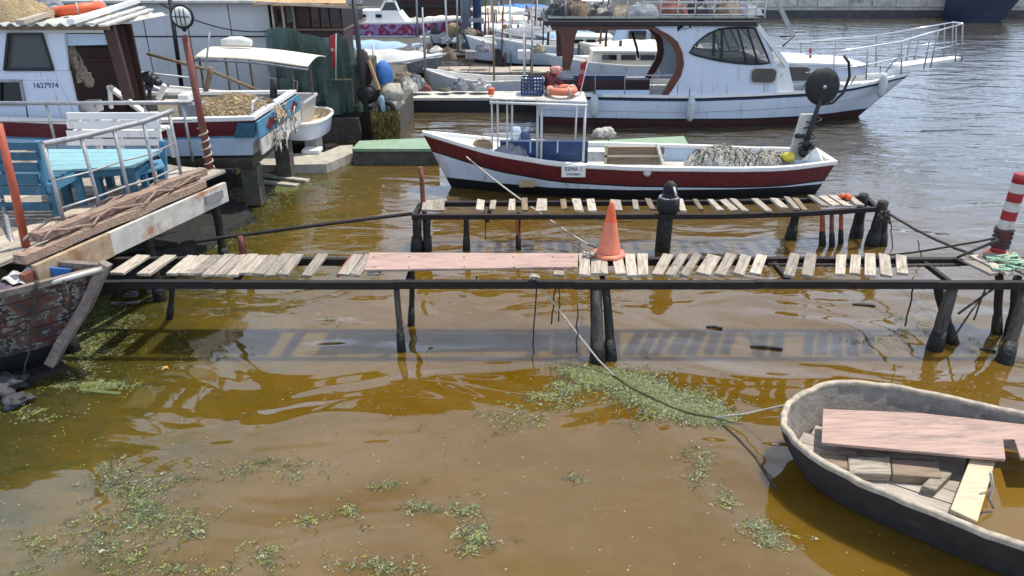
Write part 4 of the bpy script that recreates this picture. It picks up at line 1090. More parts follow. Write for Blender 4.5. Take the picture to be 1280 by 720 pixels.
# net hauler
f = PY(1012, 192, 11.5)
t = thing('net_hauler', 'net hauler with a big black wheel on the stern of the red fishing boat', 'net hauler', (f.x, 11.5, f.z))
ct = PY(1030, 109, 11.5)
MB().tube([PY(1003, 196, 11.45), PY(1012, 165, 11.48), PY(1022, 135, 11.5), ct + Vector((0, .03, 0))], [.05, .045, .035, .03], 8).build('arm', 'black', t)
w_ = MB(); w_.lathe(ct + Vector((0, .07, 0)), [(.0, 0), (.262, 0), (.27, .012), (.262, .03), (.20, .06), (.09, .075), (.0, .075)], 32, axis=(.15, -1, .12)); w_.build('wheel', 'rubber', t)
rim_ = MB(); rim_.lathe(ct + Vector((0, .075, 0)), [(.268, .0), (.285, .012), (.268, .03)], 32, axis=(.15, -1, .12)); rim_.build('wheel_rim', 'black', t)
MB().lathe(ct + Vector((.0, -.005, 0)), [(0, 0), (.03, 0), (.028, .03), (0, .032)], 12, axis=(.15, -1, .12)).build('hub', 'steel', t)
MB().tube([PY(x, y, 11.62) for x, y in ((1024, 131), (1040, 129), (1054, 116), (1062, 96), (1061, 78), (1055, 70))], .022, 6).build('hoop', 'black', t)
wr_ = MB()
for (x, y) in ((1013, 160), (1010, 170), (1007, 180), (1017, 150)):
    c_ = PY(x, y, 11.56); wr_.tube([c_ + Vector((.11 * math.cos(a), .07 * math.sin(a), .03 * math.cos(a + x))) for a in np.linspace(0, 6.283, 14, endpoint=False)], .013, 5, closed=True)
wr_.build('rope_wrap', 'darkrope', t)
mm = MB()
for i in range(8):
    q = PY(1005 + random.uniform(-8, 12), 182 + random.uniform(-14, 12), 11.42)
    blob(mm, q, random.uniform(.03, .07), .05, random.uniform(.03, .06), i, 8, 6)
mm.build('motor', 'black', t)

# pale green boards beyond the fishing boat, with a white lump on it
solo(MB().hexa([P(735, 186, .3), P(860, 180, .3), P(855, 170, .3), P(735, 176, .3)], [P(735, 186, .37), P(860, 180, .37), P(855, 170, .37), P(735, 176, .37)]), 'pontoon_board', 'greenpad', 'pale green board floating behind the middle of the red fishing boat', 'board')
mb = MB(); c_ = PY(757, 168, 12.7)
for i in range(6): blob(mb, (c_.x + random.uniform(-.14, .14), 12.7 + random.uniform(-.05, .05), c_.z + random.uniform(-.04, .05)), .10, .09, .08, 20 + i, j=.3)
solo(mb, 'white_sack', 'netpale', 'crumpled cream sack on the pale green board behind the fishing boat', 'sack')

# green pontoon left of the fishing boat + low slab with blocks
t = thing('green_pontoon', 'low pontoon with a pale green top left of the red fishing boat', 'pontoon', (-1.9, 12.8, 0))
zz = .30
q = [P(440, 186, zz), P(548, 186, zz), P(541, 172, zz), P(449, 176, zz)]
MB().hexa([v - Vector((0, 0, .05)) for v in q], q).build('top', 'greenpad', t)
MB().hexa([Vector((v.x, v.y + (.03 if i < 2 else -.03), -.3)) for i, v in enumerate(q)], [Vector((v.x, v.y + (.03 if i < 2 else -.03), zz - .054)) for i, v in enumerate(q)]).build('float', 'darkconc', t)
zz = .16
sl = [P(318, 207, zz), P(408, 205, zz), P(441, 191, zz), P(441, 181, zz), P(425, 182, zz), P(405, 190, zz), P(325, 194, zz)]
o = solo(MB().prism([v - Vector((0, 0, .5)) for v in sl], (0, 0, .5)), 'concrete_slab', 'concrete', 'low mossy concrete slab below the beached cabin boat', 'slab')
for (x0, x1, y, l) in ((336, 360, 192, 'left of the two pale concrete blocks on the mossy slab'), (377, 399, 191, 'right of the two pale concrete blocks on the mossy slab')):
    a_ = P(x0, y + 2, zz); b__ = P(x1, y + 2, zz); solo(MB().box(a_.x, b__.x, a_.y, a_.y + .3, zz + .002, zz + .075), 'concrete_block', 'foam', l, 'block', bevel=.01)

# ------------------------------------------------------------ BIG WHITE CRUISER
ROOFGEAR = []
def cruiser():
    CY, NY = 17.5, 16.25
    st = PY(668, 150, CY); bw = PY(1137, 92, CY)
    L_ = bw.x - st.x
    t = thing('cabin_cruiser', 'large white wooden cruiser with dark eye-shaped cabin window and long bow platform', 'boat', (st.x, CY, 0))
    zm = PY(800, 121, NY).z; zb_ = bw.z
    sheer = interp([(0, zm + .02), (.4, zm), (.6, zm + .06), (.75, PY(990, 113, 16.5).z), (.88, zm + (zb_ - zm) * .62), (1, zb_)])
    hb = interp([(0, 1.0), (.1, 1.15), (.3, 1.28), (.55, 1.28), (.7, 1.12), (.82, .80), (.92, .38), (1, .03)])
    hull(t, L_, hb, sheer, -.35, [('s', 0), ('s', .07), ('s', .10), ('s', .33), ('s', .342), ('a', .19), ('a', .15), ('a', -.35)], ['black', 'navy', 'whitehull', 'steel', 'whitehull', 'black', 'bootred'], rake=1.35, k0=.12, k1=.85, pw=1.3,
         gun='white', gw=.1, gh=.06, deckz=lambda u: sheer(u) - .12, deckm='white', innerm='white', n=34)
    # plank line along the topsides
    X = lambda px, Y=NY: PY(px, 100, Y).x
    ln = MB(); 
    for a, b in ((705, 860), (860, 1000)):
        pass
    top = PY(800, 32, NY).z; low = PY(800, 24, NY).z
    cy0, cy1 = NY + .02, 18.6
    # roof slab
    MB().hexa([PY(680, 32, NY - .1), PY(948, 33, NY - .1), Vector((X(948), cy1 + .1, top)), Vector((X(680), cy1 + .1, top))],
              [PY(680, 26, NY - .1), PY(946, 26, NY - .1), Vector((X(946), cy1 + .1, low - .01)), Vector((X(680), cy1 + .1, low - .01))]).build('roof', 'black', t, bevel=.01)
    MB().hexa([Vector((X(684), NY - .06, low + .0)), Vector((X(942), NY - .06, low)), Vector((X(942), cy1, low)), Vector((X(684), cy1, low))],
              [Vector((X(684), NY - .06, low + .02)), Vector((X(942), NY - .06, low + .02)), Vector((X(942), cy1, low + .02)), Vector((X(684), cy1, low + .02))]).build('roof_top', mat('dark_teal_roof', (.045, .065, .065), .7, .4, 5, .3, dirt=(.14, .14, .13), dirt_amt=.35), t)
    # brown soffit beam and aft pillars, both sides
    for (Y, s_) in ((NY, 1), (cy1 - .05, -1)):
        q = lambda x, y: PY(x, y, NY) + Vector((0, Y - NY, 0))
        MB().prism([q(688, 32), q(820, 32), q(815, 37), q(690, 38)], (0, .06, 0)).build('roof_beam', 'brown', t)
        MB().prism([q(696, 38), q(722, 38), q(718, 50), q(717, 70), q(712, 88), q(703, 88), q(703, 60), q(701, 45)], (0, .08, 0)).build('pillar', 'brown', t)
    # side wall with curved aft edge, window cut as separate frame and pane
    for (Y, nm) in ((NY, 'side_wall'), (cy1 - .08, 'side_wall')):
        q = lambda x, y, d=0: PY(x, y, NY) + Vector((0, Y - NY + d, 0))
        # wall is built round the eye-shaped window as a ring of quads
        eye = [(862, 66), (868, 57), (876, 49), (886, 42), (898, 36.8), (912, 35), (930, 34.6), (943, 35), (947, 43), (951, 52), (955, 61), (959, 70), (962, 78.5), (951, 80), (938, 80), (922, 79), (906, 77), (890, 74), (878, 71), (868, 68.5)]
        def outer(x, y):
            cx_, cy_ = 912, 60
            dx, dy = x - cx_, y - cy_
            s = 1.0
            while s < 30:
                X_, Y_ = cx_ + dx * s, cy_ + dy * s
                xr_ = 949 + (Y_ - 32) * .43 if Y_ < 82 else 970.5
                if X_ < 846 or X_ > xr_ or Y_ < 32.5 or Y_ > 119: break
                s += .004
            return (cx_ + dx * s, cy_ + dy * s)
        out = [outer(x, y) for x, y in eye]
        cr = []
        for (x, y) in out:
            cr.append((x, y))
        mb = MB(); n_ = 20
        vs = [q(x, y) for x, y in eye] + [q(x, y) for x, y in cr] + [q(x, y, .06) for x, y in eye] + [q(x, y, .06) for x, y in cr]
        fs = []
        for k in range(n_):
            k2 = (k + 1) % n_
            fs += [(k, k2, n_ + k2, n_ + k), (2 * n_ + k, 3 * n_ + k, 3 * n_ + k2, 2 * n_ + k2), (k, 2 * n_ + k, 2 * n_ + k2, k2)]
        mb.add(vs, fs)
        # corners of the rectangle that the radial outline leaves open
        for cx, cyy in ((846, 32.5), (846, 119), (970, 119)):
            near_ = sorted(range(n_), key=lambda k: (cr[k][0] - cx) ** 2 + (cr[k][1] - cyy) ** 2)[:2]
            a_, b_ = cr[near_[0]], cr[near_[1]]
            mb.add([q(cx, cyy), q(*a_), q(*b_), q(cx, cyy, .06), q(*a_, .06), q(*b_, .06)], [(0, 1, 2), (3, 5, 4)])
        # aft part between the curved opening and the panel
        arc = [(818, 33), (824, 37), (836, 43), (847, 52), (853, 65), (855, 80), (851, 95), (843, 108), (835, 119)]
        m_ = len(arc)
        xr = 846
        vs = [q(*p) for p in arc] + [q(max(xr, p[0] + .1), p[1]) for p in arc]
        # region right of arc up to x=870 drawn slightly proud only where needed
        mb2 = MB(); mb2.add([q(x, y, -.002) for x, y in arc] + [q(max(846.5, x + .5), y, -.002) for x, y in arc], [(k, k + 1, m_ + k + 1, m_ + k) for k in range(m_ - 1)])
        a0, a1 = q(847, 119), q(969, 98); mb.box(a0.x, a1.x, Y + .008, Y + .05, a0.z, a1.z)
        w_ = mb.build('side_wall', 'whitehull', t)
        if mb2.v: mb2.build('wall_edge', 'whitehull', w_)
        # brown curved trim of the opening
        inn = [(812, 34), (820, 41), (831, 48), (840, 57), (845, 68), (846, 80), (842, 93), (835, 105), (827, 119)]
        mb = MB(); m2 = len(arc)
        vs = [q(x, y, -.02) for x, y in arc] + [q(x, y, -.02) for x, y in inn] + [q(x, y, .08) for x, y in arc] + [q(x, y, .08) for x, y in inn]
        fs = []
        for k in range(m2 - 1):
            fs += [(k, k + 1, m2 + k + 1, m2 + k), (2 * m2 + k, 3 * m2 + k, 3 * m2 + k + 1, 2 * m2 + k + 1), (m2 + k, m2 + k + 1, 3 * m2 + k + 1, 3 * m2 + k), (k, 2 * m2 + k, 2 * m2 + k + 1, k + 1)]
        mb.add(vs, fs); mb.build('opening_trim', 'brown', t)
        # window pane and mullions
        pn = MB(); pn.add([q(x, y, .03) for x, y in eye], [tuple(range(n_))]); f_ = pn.build('window', 'clearglass', t)
        fr = MB(); fr.tube([q(x, y, -.012) for x, y in eye], .022, 5, closed=True)
        for (a_, b_) in (((893, 38), (892, 70)), ((903, 35), (902, 74)), ((922, 35), (934, 79)), ((934, 35), (948, 79))):
            fr.bar(q(*a_, .015), q(*b_, .015), .05, .03)
        fr.build('window_frame', 'black', f_)
    # wheelhouse front: raked windscreen
    fy0, fy1 = NY + .06, cy1 - .08
    MB().hexa([Vector((X(968), fy0, PY(968, 119, NY).z)), Vector((X(1000), fy0 + .1, PY(968, 119, NY).z)), Vector((X(1000), fy1 - .1, PY(968, 119, NY).z)), Vector((X(968), fy1, PY(968, 119, NY).z))],
              [Vector((X(968), fy0, PY(968, 80, NY).z)), Vector((X(985), fy0 + .1, PY(968, 80, NY).z)), Vector((X(985), fy1 - .1, PY(968, 80, NY).z)), Vector((X(968), fy1, PY(968, 80, NY).z))]).build('front_wall', 'white', t)
    q = lambda x, y, Y: PY(x, y, NY) + Vector((0, Y - NY, 0))
    ws = MB(); ws.hexa([q(944, 33, fy0), q(979, 80, fy0 + .05), q(979, 80, fy1 - .05), q(944, 33, fy1)], [q(947, 33, fy0), q(982, 80, fy0 + .05), q(982, 80, fy1 - .05), q(947, 33, fy1)]); w_ = ws.build('windscreen', 'clearglass', t)
    wf = MB()
    for Y in (fy0 - .04, fy0 + .8, fy1 - .8, fy1 + .04): wf.bar(q(947, 32, Y), q(984, 82, Y), .08, .09)
    wf.bar(q(984, 81, fy0), q(984, 81, fy1), .08, .08); wf.build('windscreen_frame', 'white', w_)
    # dark interior console, seat
    MB().box(X(880), X(960), 17.2, 18.2, zm, PY(900, 72, 17.2).z).build('console', 'dkbrown', t)
    # low aft bulwark: pale blue panels, bench inside, dark box
    MB().slab(745, 113, 812, 121, NY + .04, .05).build('bulwark_panel', 'bluewhite', t)
    MB().slab(690, 100, 812, 113, NY + 1.3, .4).build('cockpit_seat', 'dkbrown', t)
    MB().slab(718, 94, 782, 104, NY + 1.5, .4).build('seat_back', 'navy', t)
    # trunk cabin on the foredeck with port lights
    z0 = PY(900, 118, NY + .1).z - .1
    def xz(x, y, Y=NY + .16): p = PY(x, y, NY + .16); return Vector((p.x, Y, p.z))
    A, B, C, D = xz(960, 112), xz(1092, 96), xz(1090, 86), xz(960, 79)
    far = 18.5
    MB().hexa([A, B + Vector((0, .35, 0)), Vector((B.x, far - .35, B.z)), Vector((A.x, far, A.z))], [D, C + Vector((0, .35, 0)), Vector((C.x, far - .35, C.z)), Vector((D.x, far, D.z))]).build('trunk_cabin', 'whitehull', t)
    MB().hexa([D + Vector((-.05, -.04, 0)), C + Vector((.08, .3, 0)), Vector((C.x + .08, far - .3, C.z)), Vector((D.x - .05, far + .04, D.z))],
              [D + Vector((-.05, -.04, .04)), C + Vector((.08, .3, .04)), Vector((C.x + .08, far - .3, C.z + .04)), Vector((D.x - .05, far + .04, D.z + .04))]).build('cabin_top', 'white', t)
    for (x0, x1, y0, y1) in ((940, 970, 86, 103), (980, 1012, 84, 101)):
        Y = (NY - .03) if x0 < 970 else (NY + .02 + .35 * (996 - 960) / 132 + .08)
        f_ = MB().slab(x0 - 1.5, y0 - 1.5, x1 + 1.5, y1 + 1.5, Y, .02).build('port_light', 'dirtywhite', t)
        MB().slab(x0, y0, x1, y1, Y - .015, .012).build('pane', 'bronzeglass', f_)
        for md in [o_ for o_ in (f_, f_.children[0])]:
            b_ = md.modifiers.new('round', 'BEVEL'); b_.width = .10; b_.segments = 5; b_.affect = 'EDGES'; b_.limit_method = 'WEIGHT'
            at_ = md.data.attributes.new('bevel_weight_edge', 'FLOAT', 'EDGE')
            for e_ in md.data.edges:
                v0, v1 = md.data.vertices[e_.vertices[0]].co, md.data.vertices[e_.vertices[1]].co
                at_.data[e_.index].value = 1.0 if abs(v0.y - v1.y) > .5 * (v0 - v1).length else 0.0
    # bow platform and rails
    pf = MB(); a_ = PY(1118, 84, CY); b_ = PY(1197, 74, CY)
    pf.hexa([a_ + Vector((0, -.28, 0)), b_ + Vector((0, -.16, 0)), b_ + Vector((0, .16, 0)), a_ + Vector((0, .28, 0))], [v + Vector((0, 0, .055)) for v in (a_ + Vector((0, -.28, 0)), b_ + Vector((0, -.16, 0)), b_ + Vector((0, .16, 0)), a_ + Vector((0, .28, 0)))])
    pf.build('bow_platform', 'white', t)
    for sgn in (-1, 1):
        def rp(x, y, k=1.0, yy=None):
            p = PY(x, y, CY); return p + Vector((0, sgn * k, 0))
        pts = [(985, 61, 1.1), (1050, 55, .9), (1110, 48, .62), (1150, 39, .40), (1197, 29, .20)]
        z_up = lambda x, y: PY(x, y, CY).z
        r1 = [Vector((PY(x, y, CY).x, CY + sgn * k, PY(x, y, CY).z)) for x, y, k in pts]
        MB().tube(r1, .017, 8).build('rail', 'chrome', t)
        r2 = [Vector((PY(x, y, CY).x, CY + sgn * k, PY(x, y, CY).z)) for x, y, k in [(985, 82, 1.1), (1060, 75, .86), (1120, 66, .58), (1160, 59, .36), (1200, 53, .18)]]
        MB().tube(r2, .013, 8).build('rail', 'chrome', t)
        for (x0, y0, x1, y1, k) in ((1020, 98, 1021, 59, 1.0), (1062, 92, 1064, 55, .86), (1110, 88, 1111, 48, .62), (1143, 83, 1152, 39, .42), (1152, 82, 1162, 37, .38), (1187, 76, 1188, 32, .24), (1196, 75, 1197, 29, .2)):
            MB().tube([Vector((PY(x0, y0, CY).x, CY + sgn * k, PY(x0, y0, CY).z)), Vector((PY(x1, y1, CY).x, CY + sgn * k, PY(x1, y1, CY).z))], .015, 6).build('stanchion', 'steel', t)
    MB().tube([Vector((PY(1197, 29, CY).x, CY - .2, PY(1197, 29, CY).z)), Vector((PY(1199, 29, CY).x, CY, PY(1199, 29, CY).z)), Vector((PY(1197, 29, CY).x, CY + .2, PY(1197, 29, CY).z))], .022, 8).build('rail', 'chrome', t)
    # side rail along the near side with curved deck tubes
    MB().tube([PY(705, 94, NY + .03), PY(860, 94, NY + .03), PY(915, 93, NY + .03)], .012, 6).build('side_rail', 'chrome', t)
    for x in (744, 781, 815, 862): MB().tube([PY(x, 121, NY + .03), PY(x, 94, NY + .03)], .011, 6).build('stanchion', 'steel', t)
    for x in (900, 932, 962, 1000, 1062, 1100):
        s_ = PY(x, 118 - max(0, x - 990) * .14, NY + .08 + max(0, x - 990) * .007)
        MB().tube([s_, s_ + Vector((.10, .02, .22)), s_ + Vector((.22, .05, .42)), s_ + Vector((.38, .12, .52))], .011, 6).build('stay', 'darkrope', t)
    # rack of rails on the roof
    rk = []
    for (x0, x1) in ((820, 862), (864, 947)):
        for k in range(4):
            MB().tube([Vector((X(x0), NY + .1, low + .08 + .12 * k)), Vector((X(x1), NY + .1, low + .08 + .12 * k))], .016, 6).build('roof_rail', 'pipewhite', t)
            MB().tube([Vector((X(x0), cy1 - .1, low + .08 + .12 * k)), Vector((X(x1), cy1 - .1, low + .08 + .12 * k))], .016, 6).build('roof_rail', 'pipewhite', t)
    for x in (820, 841, 862, 885, 905, 925, 936, 947):
        for Y in (NY + .1, cy1 - .1): MB().tube([Vector((X(x), Y, low + .02)), Vector((X(x), Y, low + .62))], .016, 6).build('roof_post', 'pipewhite', t)
    for x in (705, 735, 760, 780): MB().tube([Vector((X(x), NY + .15, low + .02)), Vector((X(x), NY + .15, low + .35))], .012, 6).build('roof_post', 'steel', t)
    # mast stay right of the wheelhouse
    MB().bar(PY(991, 45, CY), PY(966, -12, CY), .10, .08).build('mast_arm', 'steel', t)
    MB().tube([PY(975, 46, CY), PY(993, 45, CY), PY(978, 58, CY)], .02, 6).build('mast_arm', 'black', t)
    MB().tube([PY(1013, 72, CY), PY(1013, 60, CY)], .03, 8).build('bollard', 'brightred', t)
    MB().lathe(PY(1125, 74, CY) , [(0, 0), (.05, 0), (.08, .08), (.05, .14), (0, .15)], 12).build('windlass', 'steel', t)
    # boom under roof
    MB().tube([PY(790, 40, 17.4), PY(796, 60, 17.4), PY(798, 72, 17.4)], .03, 6).build('hanging_gear', 'black', t)
    return t
cruiser()
for i_, (x_, m_, l_) in enumerate(((700, 'black', 'dark bundle on the aft end of the cruiser roof'), (722, 'oldwood', 'brown bundle on the cruiser roof, second from the stern'), (748, 'black', 'black heap on the cruiser roof above the cockpit'), (775, 'cloth', 'mottled heap on the cruiser roof above the curved brown trim'),
                                 (800, 'greytarp', 'dark bundle just aft of the cruiser roof railing'), (838, 'rust', 'rusty gear inside the aft part of the cruiser roof railing'), (872, 'black', 'black gear behind the middle of the cruiser roof railing'), (905, 'oldwood', 'brown gear behind the cruiser roof railing'), (930, 'greytarp', 'grey gear at the front end of the cruiser roof railing'))):
    q_ = PY(x_, 22, 17.3); ROOFGEAR.append((q_.x, 17.2, PY(800, 24, 16.25).z + .02, m_, l_, i_))
def fender(px, py0, py1, Y, label):
    t = thing('fender', label, 'fender', PY(px, py1, Y), 0, "fenders on the white cruiser's side")
    a = PY(px, py1, Y); b = PY(px, py0, Y); h = (b - a).length; r = .095
    MB().lathe(a, [(.0, 0), (.05, .02), (r, .10), (r, h * .75), (.06, h * .92), (.03, h), (.0, h)], 14).build('body', 'buoy', t)
    MB().tube([b, b + Vector((0, .05, .16))], .010, 5).build('lanyard', 'darkrope', t)
fender(742, 118, 147, 16.08, 'grey-white fender on the cruiser side under the open cockpit')
fender(862, 121, 152, 16.05, 'grey-white fender amidships on the cruiser, below the curved brown trim')
fender(1100, 92, 122, 16.95, 'pale fender hanging at the bow of the cruiser')

for (x_, y_, z_, m_, l_, i_) in ROOFGEAR: heap(x_, y_, z_, random.uniform(.25, .45), .4, random.uniform(.12, .30), m_, 'roof_gear', l_, 'heap', 200 + i_)
# ------------------------------------------------------------ LEFT SHORE
def bank(pts, z, zlow, m, name):
    """irregular earth bank with sloping edge"""
    c = Vector((sum(p[0] for p in pts) / len(pts), sum(p[1] for p in pts) / len(pts), 0))
    r = []
    for i in range(len(pts)):
        a = Vector((*pts[i], 0)); b = Vector((*pts[(i + 1) % len(pts)], 0)); n_ = max(1, int((b - a).length / .25)) if (b - a).length < 9 else 6
        for k in range(n_): 
            p = a.lerp(b, k / n_); r.append(p + Vector((random.uniform(-.06, .06), random.uniform(-.06, .06), 0)))
    n_ = len(r); mb = MB()
    top = [p + (c - p).normalized() * random.uniform(.1, .2) + Vector((0, 0, z + random.uniform(-.02, .02))) for p in r]
    lo = [p + Vector((0, 0, zlow)) for p in r]
    mb.add(lo + top, [(i, (i + 1) % n_, n_ + (i + 1) % n_, n_ + i) for i in range(n_)] + [tuple(range(n_, 2 * n_))], 0)
    o = mb.build(name, m); tag(o, kind='structure'); return o
bank([(-4.5, 7.3), (-4.05, 8.4), (-3.75, 9.3), (-3.55, 10.1), (-4.4, 11.2), (-4.7, 12.9), (-3.6, 13.9), (-3.3, 14.6), (-30, 15), (-30, 7.0), (-8, 6.6), (-5.2, 6.8)], .06, -.2, 'mud', 'shore_mud')  # mud bank, its edge pushed out to imitate pier and boat shade
bank([(-4.15, 5.55), (-4.02, 5.9), (-4.35, 6.3), (-9, 6.6), (-14, 4.2), (-5.2, 4.3), (-4.6, 4.95)], .04, -.2, 'mud', 'shore_mud')
bank([(-3.1, 15.0), (-3.0, 60), (-60, 60), (-60, 13.9), (-4.8, 13.9), (-4.7, 15.0)], .42, -.3, 'darkconc', 'left_shore_ground')

# pier platform
E0 = P(60, 325, 1.0); E1 = P(282, 228, 1.0)
ed = (E1 - E0).normalized(); en = Vector((-ed.y, ed.x, 0))
EL = (E1 - E0).length
def EP(s, o, z=1.0): p = E0 + ed * s + en * o; return Vector((p.x, p.y, z))
t = thing('timber_pier', 'raised timber pier platform with steel railing and rusty white edge beam at the left', 'pier', EP(1.2, 1.2, 0))
for i in range(17):
    o_ = .34 + i * .205
    s0 = -.9 + random.uniform(-.05, .05); s1 = EL + .55 + random.uniform(-.12, .1)
    if i > 9: s0 = -2.2
    mb = MB(); L_ = s1 - s0; mb.box(0, L_, 0, .197, -.04, 0)
    ob = mb.build('deck_board', 'plank', t, local=True, bevel=.004); ob.location = EP(s0, o_, 1.0 + random.uniform(0, .008)) - Vector(t.location); ob.rotation_euler = (0, 0, math.atan2(ed.y, ed.x))
mb = MB(); mb.bar(EP(.72, .02, .885), EP(EL, .02, .885), .05, .23); mb.build('edge_beam', 'beam', t)
mb = MB(); mb.bar(EP(-.14, .018, .883), EP(.718, .018, .883), .052, .235); mb.build('edge_beam', mat('rust_stained_beam', (.42, .30, .19), .8, .4, 7, .5, dirt=(.26, .10, .03), dirt_amt=.75, dscale=2.6), t)
MB().bar(EP(EL - .42, -.02, .90), EP(EL - .12, -.02, .90), .03, .10).build('edge_plate', 'steel', t)
MB().bar(EP(-.25, .05, .89), EP(-.12, .05, .89), .07, .12).build('beam_end', 'rust', t)
MB().bar(EP(-.5, 1.6, .87), EP(EL, 1.6, .87), .12, .16).build('bearer', 'post', t)
MB().bar(EP(-.5, 3.0, .87), EP(EL, 3.0, .87), .12, .16).build('bearer', 'post', t)
for s_ in (.1, 1.3, 2.45):
    MB().bar(EP(s_, .06, .82), EP(s_, 3.3, .82), .1, .1).build('cross_bearer', 'post', t)
    for o_ in (.12, 1.5, 3.0):
        a_ = EP(s_, o_, 0); pile(t, a_, EP(s_, o_, .86), .055, 'post', slime=o_ < 1)
# long weathered timbers stacked along the edge
for i, (s0, s1, o_, z, wd) in enumerate(((-.15, EL - .25, .14, 1.05, .13), (.5, EL - .18, .27, 1.06, .12), (.1, EL - .1, .20, 1.15, .11), (1.4, EL - .2, .36, 1.07, .12))):
    mb = MB(); pts = [EP(s0 + (s1 - s0) * k / 7, o_ + random.uniform(-.015, .015), z + random.uniform(-.008, .008)) for k in range(8)]
    for a_, b_ in zip(pts[:-1], pts[1:]): mb.bar(a_, b_, wd, .08 + .01 * (i % 2))
    solo(mb, 'long_timber', 'logwood', ['outermost long timber lying low along the pier edge', 'second long timber lying on the pier edge beneath the top one', 'topmost long timber stacked along the pier edge', 'innermost shorter timber beside the stack on the pier edge'][i], 'timber', 'long timbers stacked on the pier')
rr_ = MB()
for k in range(5):
    pts = [EP(.1 + (EL - .4) * i / 16, .10 + .07 * k + random.uniform(-.05, .05), 1.13 + .03 * math.sin(i * 1.3 + k) + random.uniform(0, .03)) for i in range(17)]
    rr_.tube(pts, .014, 6)
solo(rr_, 'slack_ropes', mat('brown_pink_rope', (.30, .20, .16), .9, .5, 40, .6), 'several slack brown ropes lying along the stacked timbers on the pier', 'rope')
# railing
rl = [((86, 300), (54, 180)), ((131, 280), (101, 171)), ((167, 267), (142, 161)), ((200, 254), (179, 152)), ((231, 242), (211, 140))]
rb = []; rt = []
for i, (b_, t_) in enumerate(rl):
    s_ = .28 + i * .53
    f = P(*b_, .96); tp = PY(*t_, f.y); rb.append(f); rt.append(tp)
    MB().tube([f - Vector((0, 0, .12)), tp], .019, 8).build('railing_post', 'steel', t)
MB().tube([rt[0] + (rt[0] - rt[1]) * .02] + rt + [rt[-1] + (rt[-1] - rt[-2]) * .15], .028, 10).build('handrail', 'steel', t)
for k, r_ in ((.62, .010), (.33, .012)):
    MB().tube([rb[i].lerp(rt[i], k) + Vector((0, 0, .008 * (-1) ** i)) for i in range(5)], r_, 6).build('railing_wire', 'steel', t)
MB().tube([rb[0].lerp(rt[0], .0), P(112, 296, .92), P(123, 272, 1.05)], .012, 6).build('railing_wire', 'pipewhite', t)
BY = 9.62
bz = PY(100, 130, BY).z
MB().tube([PY(-60, 129, BY), PY(100, 129, BY), PY(240, 128, BY)], .026, 8).build('handrail', 'steel', t)
MB().tube([PY(-60, 152, BY), PY(100, 152, BY), PY(240, 150, BY)], .010, 6).build('railing_wire', 'steel', t)
for x in (-20, 57, 118, 180, 228):
    p_ = PY(x, 130, BY); MB().tube([p_, Vector((p_.x, BY, .98))], .017, 6).build('railing_post', 'steel', t)

def post_thing(base_px, zb_, top_px, r0, m, name, label, cat='post', n=10):
    f = P(*base_px, zb_); tp = PY(*top_px, f.y)
    return solo(MB().tube([f, f.lerp(tp, .5) + Vector((.006, 0, 0)), tp], [r0, r0 * .95, r0 * .88], n), name, m, label, cat), tp
post_thing((33, 309), 1.0, (-2, 155), .038, 'redpost', 'red_post', 'orange-red painted post at the near left corner of the timber pier')
solo(MB().tube([P(20, 326, .9), P(12, 290, 1.05), P(2, 245, 1.2), P(-6, 230, 1.25)], .02, 8), 'bent_pipe', 'steel', 'bent grey pipe beside the orange-red post at the far left', 'pipe')
mb = MB(); blob(mb, P(2, 205, 1.25), .035, .035, .04, 3); solo(mb, 'cream_float', 'cream', 'small cream float tied to the orange-red post', 'float')
o_, tp = post_thing((263, 213), .98, (231, 44), .045, 'rust', 'red_brown_pole', 'tall red-brown steel pole at the far corner of the timber pier', 'pole')
mb = MB(); pts = []
for i in range(40):
    k_ = .02 + .32 * i / 40; c_ = P(263, 213, .98).lerp(tp, k_); a_ = i * .9; pts.append(c_ + Vector((.055 * math.cos(a_), .055 * math.sin(a_), 0)))
mb.tube(pts, .010, 5); solo(mb, 'lashing', 'rope', 'thin rope lashing spiralling round the foot of the red-brown pole', 'rope')
# round lamp on top of the pole
t = thing('round_lamp', 'round white bulkhead lamp in a black ring on top of the red-brown pole', 'lamp', tp)
c_ = PY(227.5, 20.5, tp.y)
MB().tube([tp, c_ - Vector((0, 0, .12))], .012, 6).build('stem', 'pipewhite', t)
pts = [c_ + Vector((.125 * math.cos(a), 0, .125 * math.sin(a))) for a in np.linspace(0, 6.283, 28, endpoint=False)]
MB().tube(pts, .016, 8, closed=True).build('ring', 'black', t)
g_ = MB(); g_.lathe(c_ + Vector((0, .05, 0)), [(0, 0), (.09, .01), (.118, .045), (.105, .08), (.06, .10), (0, .108)], 24, axis=(0, -1, 0)); lg = g_.build('globe', 'foam', t)
gd = MB()
for x in (-.05, .0, .05): gd.tube([c_ + Vector((x, -.055, -.09)), c_ + Vector((x, -.066, 0)), c_ + Vector((x, -.055, .09))], .006, 5)
gd.tube([c_ + Vector((-.10, -.05, 0)), c_ + Vector((0, -.068, 0)), c_ + Vector((.10, -.05, 0))], .006, 5); gd.build('guard', 'black', lg)
MB().lathe(c_ - Vector((0, 0, .17)), [(.012, 0), (.05, .05), (.055, .06)], 12).build('cup', 'black', t)

